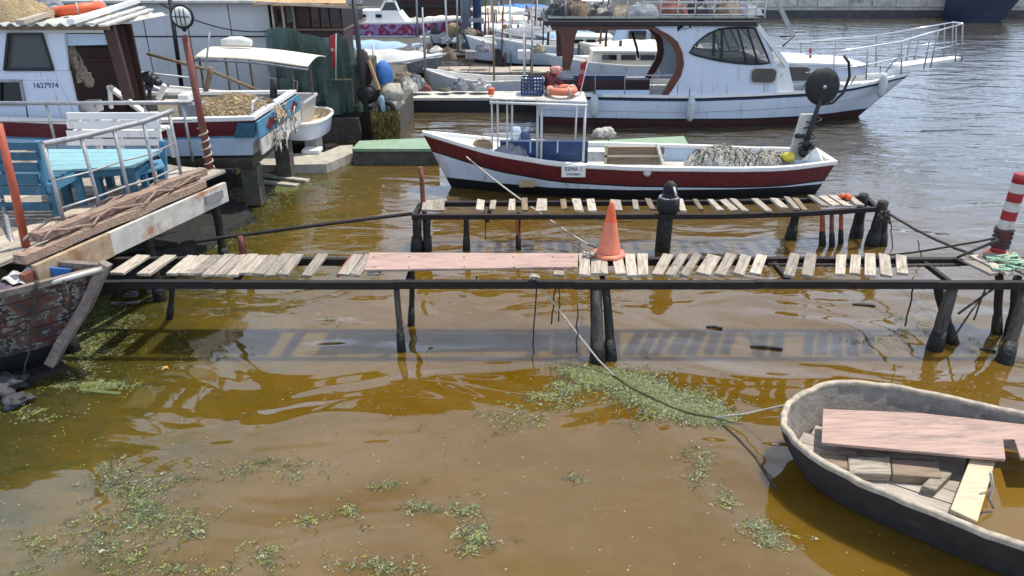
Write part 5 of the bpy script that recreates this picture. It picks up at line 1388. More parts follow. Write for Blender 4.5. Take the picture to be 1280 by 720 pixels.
# blue bench with its back to us
def bench_blue():
    Y = 7.15
    t = thing('slatted_bench', 'worn blue slatted bench with its back to us at the near end of the pier', 'bench', (PY(20, 270, Y).x, Y, 1.0))
    for (y0, y1) in ((178, 188), (191, 201), (204, 215), (218, 231)):
        MB().slab(-45, y0, 47, y1, Y, .03).build('slat', 'blue', t, bevel=.003)
    MB().prism([PY(43, 177, Y + .032), PY(48, 177, Y + .032), PY(60, 240, Y + .032), PY(52, 240, Y + .032)], (0, .06, 0)).build('back_post', 'skyblue', t)
    MB().prism([PY(-5, 177, Y + .032), PY(-1, 177, Y + .032), PY(11, 240, Y + .032), PY(6, 240, Y + .032)], (0, .06, 0)).build('back_post', 'blue', t)
    zs = 1.0 + .42
    xr = PY(58, 235, Y).x
    for k in range(4):
        MB().box(xr - 1.2, xr + .02, Y + .08 + k * .11, Y + .17 + k * .11, zs - .03, zs + random.uniform(-.004, .004)).build('seat_slat', 'blue', t, bevel=.003)
    MB().box(xr - .02, xr + .03, Y + .02, Y + .55, zs - .12, zs - .032).build('side_rail', 'skyblue', t)
    MB().box(xr - 1.2, xr - .02, Y, Y + .03, zs - .14, zs - .04).build('frame_rail', 'blue', t)
    MB().box(xr - 1.2, xr - .02, Y, Y + .03, 1.12, 1.20).build('frame_rail', 'blue', t)
    for (x, y) in ((xr - .03, Y), (xr - .03, Y + .48), (xr - 1.1, Y), (xr - 1.1, Y + .48)):
        MB().box(x, x + .07, y + .031, y + .09, 1.008, zs - .04).build('leg', 'skyblue' if y > Y else 'blue', t)
bench_blue()
# table
def table_blue():
    z = 1.42
    c = [P(62, 213, z), P(168, 207, z), P(203, 186, z), P(60, 186, z)]
    t = thing('picnic_table', 'turquoise topped picnic table with blue legs in the middle of the pier', 'table', (c[0] + c[2]) / 2 - Vector((0, 0, z - 1.0)))
    n_ = 5
    for k in range(n_):
        a = c[0].lerp(c[3], (k + .02) / n_); b = c[1].lerp(c[2], (k + .02) / n_); a2 = c[0].lerp(c[3], (k + .96) / n_); b2 = c[1].lerp(c[2], (k + .96) / n_)
        MB().hexa([v - Vector((0, 0, .028)) for v in (a, b, b2, a2)], [a, b, b2, a2]).build('table_board', 'turq', t, bevel=.003)
    MB().bar(c[0].lerp(c[1], .05) + Vector((0, .05, -.07)), c[1].lerp(c[0], .05) + Vector((0, .05, -.07)), .03, .08).build('apron', 'blue', t)
    for u in (.12, .5, .88):
        for v in (.12, .85):
            p_ = c[0].lerp(c[1], u).lerp(c[3].lerp(c[2], u), v)
            MB().bar((p_.x, p_.y, 1.008), (p_.x, p_.y, z - .03), .08, .06).build('leg', 'blue', t)
        a_ = c[0].lerp(c[1], u).lerp(c[3].lerp(c[2], u), .1); b_ = c[0].lerp(c[1], u).lerp(c[3].lerp(c[2], u), .9)
        MB().bar((a_.x, a_.y, 1.25), (b_.x, b_.y, 1.25), .04, .09).build('brace', 'skyblue', t)
table_blue()
def bench_side():
    # blue bench on the far side of the table
    t = thing('low_bench', 'small blue bench at the far right end of the turquoise picnic table', 'bench', P(140, 245, 1.0))
    z = 1.26
    c = [P(150, 224, z), P(206, 207, z), P(201, 198, z), P(150, 211, z)]
    for k in range(3):
        a = c[0].lerp(c[3], (k + .03) / 3); b = c[1].lerp(c[2], (k + .03) / 3); a2 = c[0].lerp(c[3], (k + .94) / 3); b2 = c[1].lerp(c[2], (k + .94) / 3)
        MB().hexa([v - Vector((0, 0, .03)) for v in (a, b, b2, a2)], [a, b, b2, a2]).build('seat_slat', 'skyblue', t, bevel=.003)
    for u in (.08, .5, .92):
        for v in (.15, .8):
            p_ = c[0].lerp(c[1], u).lerp(c[3].lerp(c[2], u), v)
            MB().bar((p_.x, p_.y, 1.008), (p_.x, p_.y, z - .035), .07, .05).build('leg', 'skyblue', t)
        a_ = c[0].lerp(c[1], u); b_ = c[3].lerp(c[2], u)
        MB().bar((a_.x, a_.y, z - .07), (b_.x, b_.y, z - .07), .04, .06).build('cross_rail', 'blue', t)
    f = P(206, 222, 1.0); MB().bar(f, PY(203, 176, f.y), .07, .04).build('back_post', 'skyblue', t)
    f2 = P(192, 212, 1.0)
bench_side()
def bench_white():
    Y = 9.35
    t = thing('white_bench', 'white slatted bench seen from behind at the back of the timber pier', 'bench', (PY(140, 180, Y).x, Y, 1.0))
    for (y0, y1) in ((141, 149.5), (152, 161), (163.5, 172), (174, 182)):
        MB().slab(83, y0, 200, y1, Y, .03).build('slat', 'white', t, bevel=.003)
    for x in (92, 140, 190):
        p_ = PY(x, 141, Y); MB().box(p_.x - .03, p_.x + .03, Y + .032, Y + .08, 1.008, p_.z - .01).build('back_post', 'white', t)
    for k in range(3): MB().box(PY(86, 170, Y).x, PY(196, 170, Y).x, Y + .09 + k * .12, Y + .19 + k * .12, 1.40, 1.43).build('seat_slat', 'white', t)
    for x in (92, 190):
        p_ = PY(x, 141, Y); MB().box(p_.x - .03, p_.x + .03, Y + .36, Y + .42, 1.008, 1.40).build('leg', 'white', t)
bench_white()

# ------------------------------------------------------------ BEACHED CABIN BOAT
def cabin_boat():
    NYc = 10.47; CYc = 11.62; sx = -3.66; L_ = 8.2
    t = thing('beached_cabin_boat', 'white, red and blue cabin boat propped on the shore behind the timber pier', 'boat', (sx, CYc, 0), math.pi)
    zsh = PY(300, 151, NYc).z
    sheer = interp([(0, zsh + .02), (.3, zsh - .02), (.6, zsh + .08), (1, zsh + .45)])
    hb = interp([(0, 1.10), (.15, 1.17), (.5, 1.2), (.8, .85), (1, .04)])
    hull(t, L_, hb, sheer, .62, [('s', 0), ('s', .03), ('s', .24), ('s', .27), ('a', .82), ('a', .78), ('a', .62)], ['white', 'red', 'skyblue', 'bluewhite', 'black', 'darkconc'], rake=.8, k0=.10, k1=.7, trake=.15,
         gun='white', gw=.09, gh=.05, deckz=1.05, deckm='dirtywhite', innerm='greytarp', n=24)
    # stern paint: blue corner and transom boards
    MB().hexa([PY(292, 172.5, NYc - .012), PY(319, 172.5, NYc - .012), PY(319, 172.5, NYc + .0), PY(292, 172.5, NYc + .0)], [PY(297, 153.5, NYc - .02), PY(319, 153.5, NYc - .02), PY(319, 153.5, NYc), PY(297, 153.5, NYc)]).build('corner_board', 'blue', t)
    tx = sx + .03
    for (z0, z1, m) in ((zsh - .26, zsh - .02, 'skyblue'), (.84, zsh - .28, 'dirtywhite')):
        inset = 0 if z0 > 1 else .05
        MB().box(tx, tx + .03, NYc + .02 + inset, NYc + 2.26 - inset, z0, z1).build('transom_board', m, t)
    for k in range(3):
        y0 = NYc + .35 + k * .65
        MB().prism([(tx + .034, y0, zsh - .16), (tx + .034, y0 + .2, zsh - .24), (tx + .034, y0 + .42, zsh - .14), (tx + .034, y0 + .22, zsh - .05)], (.01, 0, 0)).build('painted_diamond', 'red', t)
    # props under the hull
    for (x, y) in ((-3.9, 10.8), (-3.85, 12.3), (-5.4, 10.8), (-5.4, 12.3), (-7.0, 10.8), (-7.0, 12.3)):
        MB().box(x - .12, x + .12, y - .12, y + .12, .02, .62).build('prop', 'darkconc' if x > -5 else 'oldwood', t)
    # cabin
    CW = 10.78
    dk = 1.05
    def fp(pts, d=.05, Y=CW): return MB().prism([PY(x, y, Y) for x, y in pts], (0, d, 0))
    def low(x): return PY(x, 142, CW)
    fp([(-60, 32), (131, 33), (132, 41), (-60, 41)]).build('header_panel', 'white', t)
    fp([(-60, 88.5), (68, 88.5), (72, 100), (-60, 100)]).build('sill_panel', 'whitehull', t)
    fp([(28, 100.4), (72, 100.4), (97, 148), (34, 148)]).build('side_panel', 'whitehull', t)
    fp([(-60, 100.4), (-3, 100.4), (-3, 148), (-60, 148)]).build('side_panel', 'whitehull', t)
    fp([(53.5, 41.4), (80, 41.4), (85, 88.2), (68, 88.2)]).build('side_panel', 'whitehull', t)
    fp([(68.4, 88.6), (86, 88.6), (99, 148), (97.4, 148), (72.4, 100)]).build('side_panel', 'whitehull', t)
    fp([(-60, 41.4), (9, 41.4), (4, 88.2), (-60, 88.2)]).build('side_panel', 'whitehull', t)
    wnd = fp([(11, 43.5), (51, 43.5), (65, 86), (7, 86)], .01, CW + .03).build('window', 'clearglass', t)
    fr = MB()
    cs = [(10.5, 42.5), (52.5, 42.5), (66.5, 87), (6, 87)]
    for a_, b_ in zip(cs, cs[1:] + cs[:1]): fr.bar(PY(*a_, CW - .012), PY(*b_, CW - .012), .03, .035)
    fr.build('window_frame', 'black', wnd)
    w2 = fp([(-2, 101), (26, 101), (31, 128), (-2, 128)], .01, CW + .03).build('window', 'glass', t)
    fr = MB(); cs = [(-2, 101), (26, 101), (31, 130), (-2, 130)]
    for a_, b_ in zip(cs, cs[1:] + cs[:1]): fr.bar(PY(*a_, CW - .012), PY(*b_, CW - .012), .03, .035)
    fr.build('window_frame', 'steel', w2)
    MB().prism([PY(x, y, CW) for x, y in ((-3, 130.6), (33, 130.6), (36, 148), (-3, 148))], (0, .05, 0)).build('side_panel', 'whitehull', t)
    # door opening: brown frame, hanging white board
    fp([(82, 42.5), (130, 42.5), (133, 56), (84, 57)], .03, CW + .06).build('lintel_board', 'bluewhite', t)
    fp([(128, 33), (141, 31), (166, 123), (154, 126)], .07).build('door_post', 'doorbrown', t)
    MB().bar(PY(150, 33, 12.25), PY(172, 126, 12.25), .10, .06).build('door_post', 'doorbrown', t)
    MB().slab(100, 60, 150, 140, 12.24, .04).build('inner_door', 'dkbrown', t)
    bk = 12.3
    MB().slab(-60, 30, 175, 150, bk, .05).build('back_wall', 'dkbrown', t)
    MB().slab(104, 74, 140, 76, 12.2, .05).build('shelf', 'brown', t)
    # roof of corrugated sheets
    zr = PY(60, 31, CW - .12).z
    x0 = PY(-60, 30, CW).x; x1 = PY(133, 30, CW - .12).x
    shw = (x1 - x0) / 3
    for k in range(3):
        def cf(u, v, k=k):
            x = x0 + shw * (k + u); y = CW - .14 + 2.0 * v
            return (x, y, zr + .012 * k % 2 * .01 + .022 * math.sin((x - x0) * 2 * math.pi / .17) + .0 * v)
        g_ = MB(); g_.grid(cf, 40, 2); g_.build('roof_sheet', 'roof', t, solid=.008)
    MB().box(x0, x1, CW - .10, CW - .05, zr - .07, zr - .03).build('roof_batten', 'oldwood', t)
    # name number
    nt_ = lettering('1627974', .105, 'ink', t, PY(57, 107, CW - .006), 0, 'registration_number')
    return zr
czr = cabin_boat()
q = PY(98, 14, 12.0); ring((q.x, 12.0, czr + .04), .30, .075, 'orange', 'bright orange life ring lying on the corrugated cabin roof', tilt=.12)
def stick(a, b, w_, h_, m, name, label, cat, bev=.004): return solo(MB().bar(a, b, w_, h_), name, m, label, cat, bevel=bev)
stick(P(88, 27, czr + .08), P(172, 1, czr + .10), .09, .07, 'white', 'white_beam', 'thick white beam laid over the right end of the cabin roof', 'beam')
stick(P(112, 30, czr + .06), P(178, 9, czr + .07), .10, .03, 'dirtywhite', 'loose_board', 'pale board along the right edge of the cabin roof', 'board')
stick(P(128, 32, czr + .04), P(188, 12, czr + .05), .10, .03, 'roof', 'loose_board', 'outermost grey board overhanging the cabin roof end', 'board')
mb = MB()
q = P(55, 20, czr)
solo(MB().bar(P(25, 28, czr + .07), P(70, 14, czr + .09), .10, .06), 'roof_timber', 'plank', 'weathered timber lying on the cabin roof left of the life ring', 'timber')
q = P(2, 30, czr); heap(q.x - .1, q.y + .5, czr + .02, .45, .4, .34, 'netsand', 'net_heap', 'sandy net heap on the left end of the cabin roof', 'fishing net', 12)
for i, (x, y, m, l) in enumerate(((36, 14, 'greytarp', 'dark bundled cloth on the cabin roof behind the weathered timber'), (60, 8, 'greytarp', 'grey bundle at the back of the cabin roof beside the life ring'))):
    q = P(x, y, czr + .03); heap(q.x, q.y, czr + .02, .28, .2, .16, m, 'cloth_bundle', l, 'bundle', 20 + i)
# things in and on the boat
mb = MB(); cloth(mb, PY(80, 57, 10.95), PY(92, 56, 10.9), PY(114, 100, 10.95), PY(98, 104, 10.95), 10, 14, .04); 
for i in range(7):
    q = PY(84 + 4.5 * i, 60 + 7 * i, 10.95); blob(mb, q, .07, .06, .08, i + 3, 10, 8, .35)
solo(mb, 'hanging_cloth', 'cloth', 'brown and white patterned cloth hanging in the cabin doorway', 'cloth')
stick(PY(136, 108, 11.0), PY(182, 142, 10.75), .09, .05, 'dirtywhite', 'white_plank', 'white plank leaning out of the cabin doorway', 'plank')
stick(PY(137, 108, 11.02), PY(139, 135, 11.1), .05, .05, 'white', 'white_prop', 'short white upright under the leaning plank in the boat', 'prop')
c_ = PY(290, 140, 11.3); SANDNET = heap(c_.x - .05, 11.5, 1.20, .78, .70, .30, 'netsand', 'fishing_net', 'flat sandy heap of fishing net in the stern of the beached boat', 'fishing net', 5, j=.04)
for i, (x, y, m, l, s_) in enumerate(((112, 134, 'dirtywhite', 'white box inside the boat at the cabin door', .10), (215, 138, 'palewood', 'tan wooden box in the open part of the beached boat', .16), (240, 140, 'greytarp', 'dark grey tub beside the tan box in the beached boat', .16), (232, 122, 'foam', 'small white scrap on the far side of the beached boat', .07))):
    q = PY(x, y, 11.0); solo(MB().box(q.x - s_, q.x + s_, 10.9, 11.2, q.z - s_ * .8, q.z + s_ * .8), 'box', m, l, 'box', bevel=.01)
drape(SANDNET, 110, ('netsand', 'oldwood'), 9)
# outboard engine on white bracket
t = thing('outboard_engine', 'small black engine on a white bracket at the far side of the beached boat', 'engine', PY(200, 125, 12.2))
mb = MB(); 
for (x, y, r_) in ((186, 97, .10), (192, 100, .08), (198, 103, .06), (186, 108, .06)): blob(mb, PY(x, y, 12.2), r_, .08, r_, int(x), 10, 8, .2)
mb.tube([PY(195, 103, 12.2), PY(211, 107, 12.2)], .02, 6); mb.tube([PY(187, 108, 12.2), PY(187, 124, 12.2)], .03, 6); mb.build('engine_head', 'black', t)
MB().bar(PY(206, 106, 12.15), PY(198, 124, 12.15), .10, .06).build('bracket', 'white', t)
# stern fittings
solo(MB().tube([PY(342, 122, 11.6), PY(342, 98, 11.6)], .055, 10), 'stern_bitt', 'black', 'short black bitt on the stern of the beached boat', 'bitt')
solo(MB().tube([PY(317, 150, 10.6), PY(315, 128, 10.6), PY(322, 123, 10.9), PY(331, 125, 11.2), PY(334, 140, 11.2)], .018, 8), 'stern_hoop', 'chrome', 'bent chrome hoop on the near stern corner of the beached boat', 'rail')
mb = MB()
for i in range(26):
    y_ = 11.0 + random.uniform(0, 1.1); z_ = random.uniform(.75, 1.35)
    q = Vector((-3.60 + random.uniform(.0, .06), y_, z_))
    mb.tube([q + Vector((random.uniform(0, .05), random.uniform(-.12, .12), random.uniform(-.16, .16))) for _ in range(4)], .011, 5)
solo(mb, 'tangled_ropes', 'rope', 'grey tangle of ropes and fittings hanging on the transom of the beached boat', 'rope')
# booms and poles behind
solo(MB().tube([PY(184, 67, 12.9), PY(262, 88, 12.9), PY(335, 118, 12.9)], .028, 8), 'wooden_boom', 'oldwood', 'long brown boom slanting down to the right in front of the shed wall', 'pole')
solo(MB().tube([PY(263, 84, 12.8), PY(262, 95, 12.8), PY(256, 118, 12.8)], [.05, .045, .04], 8), 'boom_crutch', 'oldwood', 'short brown crutch post under the slanting boom', 'post')
solo(MB().tube([PY(262, 40, 12.6), PY(255, 105, 12.6)], .016, 6), 'thin_pole', 'steel', 'thin grey stick standing left of the cream canopy', 'pole')
solo(MB().tube([PY(211, -12, 15.6), PY(227, 108, 15.6)], .045, 8), 'dark_pole', 'black', 'dark leaning pole against the grey panelled shed', 'pole')
solo(MB().tube([PY(155, 88, 13.2), PY(236, 97, 13.2)], .018, 6), 'white_tube', 'pipewhite', 'thin white tube crossing in front of the shed wall', 'pole')

# ------------------------------------------------------------ GREY PANELLED SHED
WY = 16.2
t = thing('panelled_shed', 'long grey shed with flat metal wall panels behind the beached boat', 'shed', (PY(160, 120, WY).x, WY, .42))
xs = [-150, -80, -10, 68, 140, 183, 237, 290, 340]
zt_ = PY(240, 3, WY).z; zmid = PY(240, 45.5, WY).z; zl = .42
X_ = [PY(x, 45, WY).x for x in xs]
MB().box(X_[0], X_[-1], WY + .03, WY + 5, zl - .1, zt_ - .03).build('core', 'darkconc', t)
for i in range(len(xs) - 1):
    for (z0, z1) in ((zl + .02, zmid - .012), (zmid + .012, zt_ - .02)):
        MB().box(X_[i] + .012, X_[i + 1] - .012, WY - random.uniform(0, .006), WY + .026, z0, z1).build('wall_panel', 'wall', t)
MB().box(X_[0], X_[-1], WY - .02, WY + .01, zmid - .010, zmid + .010).build('trim_rail', 'black', t)
MB().hexa([(X_[0] - .2, WY - .25, zt_), (X_[-1] + .12, WY - .25, zt_), (X_[-1] + .12, WY + 5, zt_ + .45), (X_[0] - .2, WY + 5, zt_ + .45)],
          [(X_[0] - .2, WY - .25, zt_ + .05), (X_[-1] + .12, WY - .25, zt_ + .05), (X_[-1] + .12, WY + 5, zt_ + .5), (X_[0] - .2, WY + 5, zt_ + .5)]).build('roof', 'roof', t)
solo(MB().tube(sag(PY(182, -6, 16.0), PY(345, 38, 16.0), .25, 14), .012, 5), 'cable', 'black', 'black cable sagging across the grey shed wall', 'cable')

# ------------------------------------------------------------ NET-COVERED HOUSEBOAT
NB = 15.3
t = thing('netted_houseboat', 'dark houseboat shrouded in torn green netting beneath a plywood roof', 'houseboat', (PY(400, 172, NB).x, NB, 0))
Xn = lambda x: PY(x, 90, NB).x
zf = PY(400, 133, NB).z; zw0 = PY(400, 40, NB).z; zw1 = PY(400, 9, NB).z
MB().box(Xn(352), Xn(461), NB, NB + 3.2, -.2, zf).build('float', 'black', t)
MB().box(Xn(340), Xn(427), NB + .5, NB + 1.4, zf, zw0 - .02).build('cabin_wall', 'dkbrown', t)
MB().box(Xn(427) + .003, Xn(450), NB + .5, NB + 2.0, zf, PY(440, 85, NB).z).build('side_store', 'darkconc', t)
MB().box(Xn(336), Xn(428), NB + .45, NB + 3.0, zw0 - .02, zw0 + .02).build('ledge', 'oldwood', t)
MB().box(Xn(340), Xn(425), NB + .65, NB + 2.9, zw0 + .02, zw1).build('upper_wall', 'dkbrown', t)
wx = [341, 353, 366, 386, 398, 410, 424]
for i in range(len(wx) - 1):
    a_, b_ = Xn(wx[i]), Xn(wx[i + 1])
    f_ = MB().box(a_ + .02, b_ - .02, NB + .60, NB + .645, zw0 + .04, zw1 - .03).build('window', 'brown' if i != 2 else 'dkbrown', t)
    if i != 2: MB().box(a_ + .05, b_ - .05, NB + .585, NB + .598, zw0 + .09, zw1 - .07).build('pane', 'glass', f_)
for x in (340, 353, 366): MB().box(Xn(x) - .02, Xn(x) + .02, NB + .50, NB + .56, zw0 - .1, zw1).build('post', 'plank', t)
for i in range(5):
    a_ = Xn(324 + i * 22); b_ = a_ + .42
    z_ = zw1 + .01 + random.uniform(0, .03)
    MB().hexa([(a_, NB + .2, z_), (b_, NB + .2, z_), (b_, NB + 3.1, z_ + .25), (a_, NB + 3.1, z_ + .25)], [(a_, NB + .2, z_ + .05), (b_, NB + .2, z_ + .05), (b_, NB + 3.1, z_ + .3), (a_, NB + 3.1, z_ + .3)]).build('roof_board', 'ply', t)
nb_ = MB()
zn1 = PY(400, 36, NB).z; 
def netf(u, v):
    x = Xn(339) + (Xn(428) - Xn(339)) * u; z = zf - .15 + (zn1 - zf + .15 + .12 * math.sin(u * 5) - .15 * (1 - abs(2 * u - 1))) * v
    return (x + .04 * math.sin(v * 7 + u * 3), NB - .05 + .10 * math.sin(u * 22) * (1 - .5 * v) + .06 * math.sin(v * 8 + u * 5), z)
nb_.grid(netf, 40, 16); nb_.build('shade_net', 'greennet', t)
nb2 = MB()
def netg(u, v):
    x = Xn(426) + (Xn(452) - Xn(426)) * u; zt2 = PY(440, 36 + 32 * u, NB).z; z = zf - .1 + (zt2 - zf + .1) * v
    return (x, NB - .07 + .08 * math.sin(u * 14 + v * 3) + .5 * u * 0, z)
nb2.grid(netg, 20, 14); nb2.build('shade_net', 'greennet', t)
nb3 = MB(); cloth(nb3, PY(328, 38, NB + .1), PY(346, 38, NB + .1), PY(352, 62, NB + .1), PY(336, 70, NB + .1), 8, 8, .06); nb3.build('net_bunch', 'greennet', t)
MB().bar(PY(320, 3, NB + .1), PY(455, 10, NB + .1), .05, .05).build('eave_pole', 'plank', t)
for (x0, y0, x1, y1, m) in ((372, 95, 390, 120, 'greytarp'), (350, 100, 362, 128, 'foam'), (398, 85, 408, 118, 'steel'), (412, 100, 440, 130, 'oldwood'), (380, 118, 402, 128, 'roof')):
    MB().slab(x0, y0, x1, y1, NB + .15, .2).build('stored_panel', m, t)
MB().tube([PY(370, 128, NB - .1), PY(372, 102, NB - .1), PY(366, 100, NB - .1)], .014, 6).build('pipe', 'pipewhite', t)
# flag hanging in front of the netting
flag((420, 100), (420, 42), -8, 14.9, 'limp red flag hanging in front of the green netting')
solo(MB().tube([PY(463, 176, 14.7), PY(452, 90, 14.7), PY(441, -8, 14.7)], [.05, .05, .045], 8), 'leaning_post', 'black', 'tall black post leaning at the right edge of the green netting', 'post')
solo(MB().slab(432, -6, 450, 5, 15.2, .2), 'grey_box', 'steel', 'grey box fixed beside the head of the tall black post', 'box')
# moss-covered pier end with clutter
t = thing('mossy_pier_end', 'crumbling pale pier end hung with brown weed right of the black post', 'pier', (PY(478, 172, 14.9).x, 15.2, 0))
mb = MB(); a_ = PY(462, 172, 14.9); b_ = PY(494, 120, 14.9)
mb.box(a_.x, b_.x, 14.95, 17.6, -.2, PY(480, 140, 14.95).z); mb.build('footing', 'darkconc', t)
mb = MB()
for i, (x, y, r_) in enumerate(((488, 116, .24), (480, 124, .22), (491, 130, .20), (478, 138, .18), (490, 142, .14))): blob(mb, PY(x, y, 15.2 + .1 * (i % 2)), r_, .3, r_ * .8, i, 12, 8, .22)
mb.build('rubble', 'concrete', t)
mb = MB(); vs = []; fs = []
for i in range(1500):
    x = random.uniform(463, 500); y = random.uniform(140, 174) - (500 - x) * .0
    q = PY(x, y, 14.9 - random.uniform(0, .12)); q.z = max(q.z, .01)
    u = Vector((random.gauss(0, .3), random.gauss(0, .3), 1)).normalized() * random.uniform(.02, .06); v = Vector((random.gauss(0, 1), random.gauss(0, .5), 0)).normalized() * .012
    k = len(vs); vs += [q - u - v, q - u + v, q + u + v * .4, q + u - v * .4]; fs.append((k, k + 1, k + 2, k + 3))
mb.add(vs, fs); M['kelp'] = mat('brown_weed', (.20, .16, .035), .6, .5, 8, 0, rnd=.2); o = mb.build('hanging_weed', 'kelp', t); o['kind'] = 'stuff'
mb = MB(); blob(mb, PY(480, 92, 15.3), .17, .16, .26, 31, 14, 10, .12); solo(mb, 'blue_sack', 'tarpblue', 'bright blue tarpaulin bundle on the mossy pier end', 'tarpaulin')
mb = MB(); blob(mb, PY(455, 88, 15.1), .14, .16, .40, 33, 14, 10, .25); solo(mb, 'dark_sack', 'dkbrown', 'tall dark brown sack leaning by the black post', 'sack')
stick(PY(461, 76, 15.0), PY(474, 112, 15.0), .10, .05, 'ply', 'leaning_board', 'yellowish board leaning on the dark sack by the black post', 'board')
mb = MB(); blob(mb, PY(459, 118, 14.95), .20, .16, .18, 34, 14, 10, .3); solo(mb, 'black_sack', 'rubber', 'black plastic sack on the houseboat edge under the leaning board', 'sack')
mb = MB(); c_ = PY(484, 138, 14.85)
mb.tube([c_ + Vector((.13 * math.cos(a), 0, .16 * math.sin(a))) for a in np.linspace(0, 6.283, 18, endpoint=False)], .05, 8, closed=True); solo(mb, 'old_tyre', 'rubber', 'black tyre hanging on the crumbling pier end', 'tyre')
mb = MB(); blob(mb, PY(478, 130, 14.8), .06, .06, .16, 35, 10, 8, .3); solo(mb, 'teal_rag', 'tarppale', 'pale blue rag draped above the hanging tyre', 'rag')

# ------------------------------------------------------------ SMALLER BOATS
def skiff(px, py, L_, beam, rz, hm, label, h=.5, cover=None, cabin=None, name='rowing_boat', cat='boat', group=None, zb0=-.15, stripe=None, loc=None, inner='white', thw=True, bowup=.25):
    c = loc if loc is not None else P(px, py, 0)
    base = Vector((c.x - math.cos(rz) * L_ / 2, c.y - math.sin(rz) * L_ / 2, c.z if loc is not None else 0))
    t = thing(name, label, cat, base, rz, group)
    sheer = interp([(0, h + .03), (.4, h), (.7, h + bowup * .3), (1, h + bowup)])
    hb = interp([(0, beam * .38), (.2, beam * .47), (.5, beam * .5), (.75, beam * .38), (.9, beam * .18), (1, .02)])
    rows = [('s', 0), ('s', .04), ('s', h * .38), ('a', .06), ('a', zb0)]
    hull(t, L_, hb, sheer, zb0, rows, ['white', stripe or hm, hm, 'black' if zb0 < 0 else hm], rake=L_ * .12, k0=.22, k1=.8, n=14, gun='white', gw=.05, gh=.04, deckz=max(.08, h * .35), deckm='dirtywhite', innerm=inner)
    if cover:
        g_ = MB()
        def cf(u, v):
            uu = .02 + .96 * u; w_ = hb(uu) + .03
            return (uu * L_, w_ * (2 * v - 1), sheer(uu) + .03 + (.30 * math.sin(math.pi * v) ** .7 * math.sin(math.pi * min(1, u * 1.1 + .05)) ** .5 if .0 < v < 1 else -.08) + .02 * math.sin(u * 30 + v * 5))
        g_.grid(cf, 26, 8); g_.build('cover', cover, t, local=True)
    elif thw:
        for u in (.25, .5, .7):
            MB().box(u * L_ - .09, u * L_ + .09, -hb(u) + .05, hb(u) - .05, h - .12, h - .09).build('thwart', 'palewood', t, local=True)
    if cabin:
        (u0, u1, hc, cm) = cabin
        wd = hb((u0 + u1) / 2) * .8
        MB().hexa([(u0 * L_, -wd, h - .1), (u1 * L_, -wd * .8, h - .1), (u1 * L_, wd * .8, h - .1), (u0 * L_, wd, h - .1)], [(u0 * L_ + .05, -wd * .9, h + hc), (u1 * L_ - .3 * hc, -wd * .7, h + hc), (u1 * L_ - .3 * hc, wd * .7, h + hc), (u0 * L_ + .05, wd * .9, h + hc)]).build('cabin', cm, t, local=True)
        MB().hexa([(u0 * L_, -wd, h + hc + .003), (u1 * L_ - .2 * hc, -wd * .8, h + hc + .003), (u1 * L_ - .2 * hc, wd * .8, h + hc + .003), (u0 * L_, wd, h + hc + .003)], [(u0 * L_, -wd, h + hc + .05), (u1 * L_ - .2 * hc, -wd * .8, h + hc + .05), (u1 * L_ - .2 * hc, wd * .8, h + hc + .05), (u0 * L_, wd, h + hc + .05)]).build('cabin_roof', 'white', t, local=True)
        for sgn in (-1, 1):
            for k in range(3):
                a_ = u0 + (u1 - u0) * (.12 + .26 * k); b_ = a_ + (u1 - u0) * .2
                y0 = sgn * wd * .97; 
                MB().hexa([(a_ * L_, y0 - .02, h + hc * .45), (b_ * L_, y0 - .02, h + hc * .45), (b_ * L_, y0 + .02, h + hc * .45), (a_ * L_, y0 + .02, h + hc * .45)],
                          [(a_ * L_, y0 * .97 - .02, h + hc * .85), (b_ * L_, y0 * .97 - .02, h + hc * .85), (b_ * L_, y0 * .97 + .02, h + hc * .85), (a_ * L_, y0 * .97 + .02, h + hc * .85)]).build('window', 'glass', t, local=True)
    return t

# small white dinghy on a block
def tub():
    c = P(385, 186, .0); cx, cy = PY(385, 165, 14.0).x, 14.0
    t = thing('dinghy', 'small round white tub dinghy resting on a block left of the green pontoon', 'boat', (cx, cy, .30))
    zt = PY(385, 152, 13.5).z; rx, ry = .44, .78
    def rings(pr, name, m):
        mb = MB(); n = 28; vs = []
        for (k, z) in pr:
            for i in range(n):
                a = 2 * math.pi * i / n; e = .82
                vs.append((cx + rx * k * math.copysign(abs(math.cos(a)) ** e, math.cos(a)), cy + ry * k * math.copysign(abs(math.sin(a)) ** e, math.sin(a)), z))
        fs = [(r * n + i, r * n + (i + 1) % n, (r + 1) * n + (i + 1) % n, (r + 1) * n + i) for r in range(len(pr) - 1) for i in range(n)]
        fs.append(tuple((len(pr) - 1) * n + i for i in range(n)))
        mb.add(vs, fs, 0, True); mb.build(name, m, t)
    rings([(.985, zt - .03), (.95, zt - .15), (.88, zt - .30), (.72, .36), (.45, .31)], 'hull', 'whitehull')
    rings([(1.03, zt - .035), (1.03, zt), (.93, zt + .005), (.925, zt - .04)][:4], 'rim', 'white') if False else None
    mb = MB(); mb.tube([(cx + rx * math.copysign(abs(math.cos(a)) ** .82, math.cos(a)), cy + ry * math.copysign(abs(math.sin(a)) ** .82, math.sin(a)), zt) for a in np.linspace(0, 2 * math.pi, 36, endpoint=False)], .035, 8, closed=True); mb.build('rim', 'white', t)
    rings([(.95, zt - .005), (.90, zt - .12), (.84, zt - .16)], 'inside', 'palewood')
tub()
q = PY(390, 183, 13.75); solo(MB().box(q.x - .12, q.x + .12, 13.7, 14.1, .05, .32), 'support_block', 'dirtywhite', 'pale block under the small white dinghy', 'block', bevel=.01)
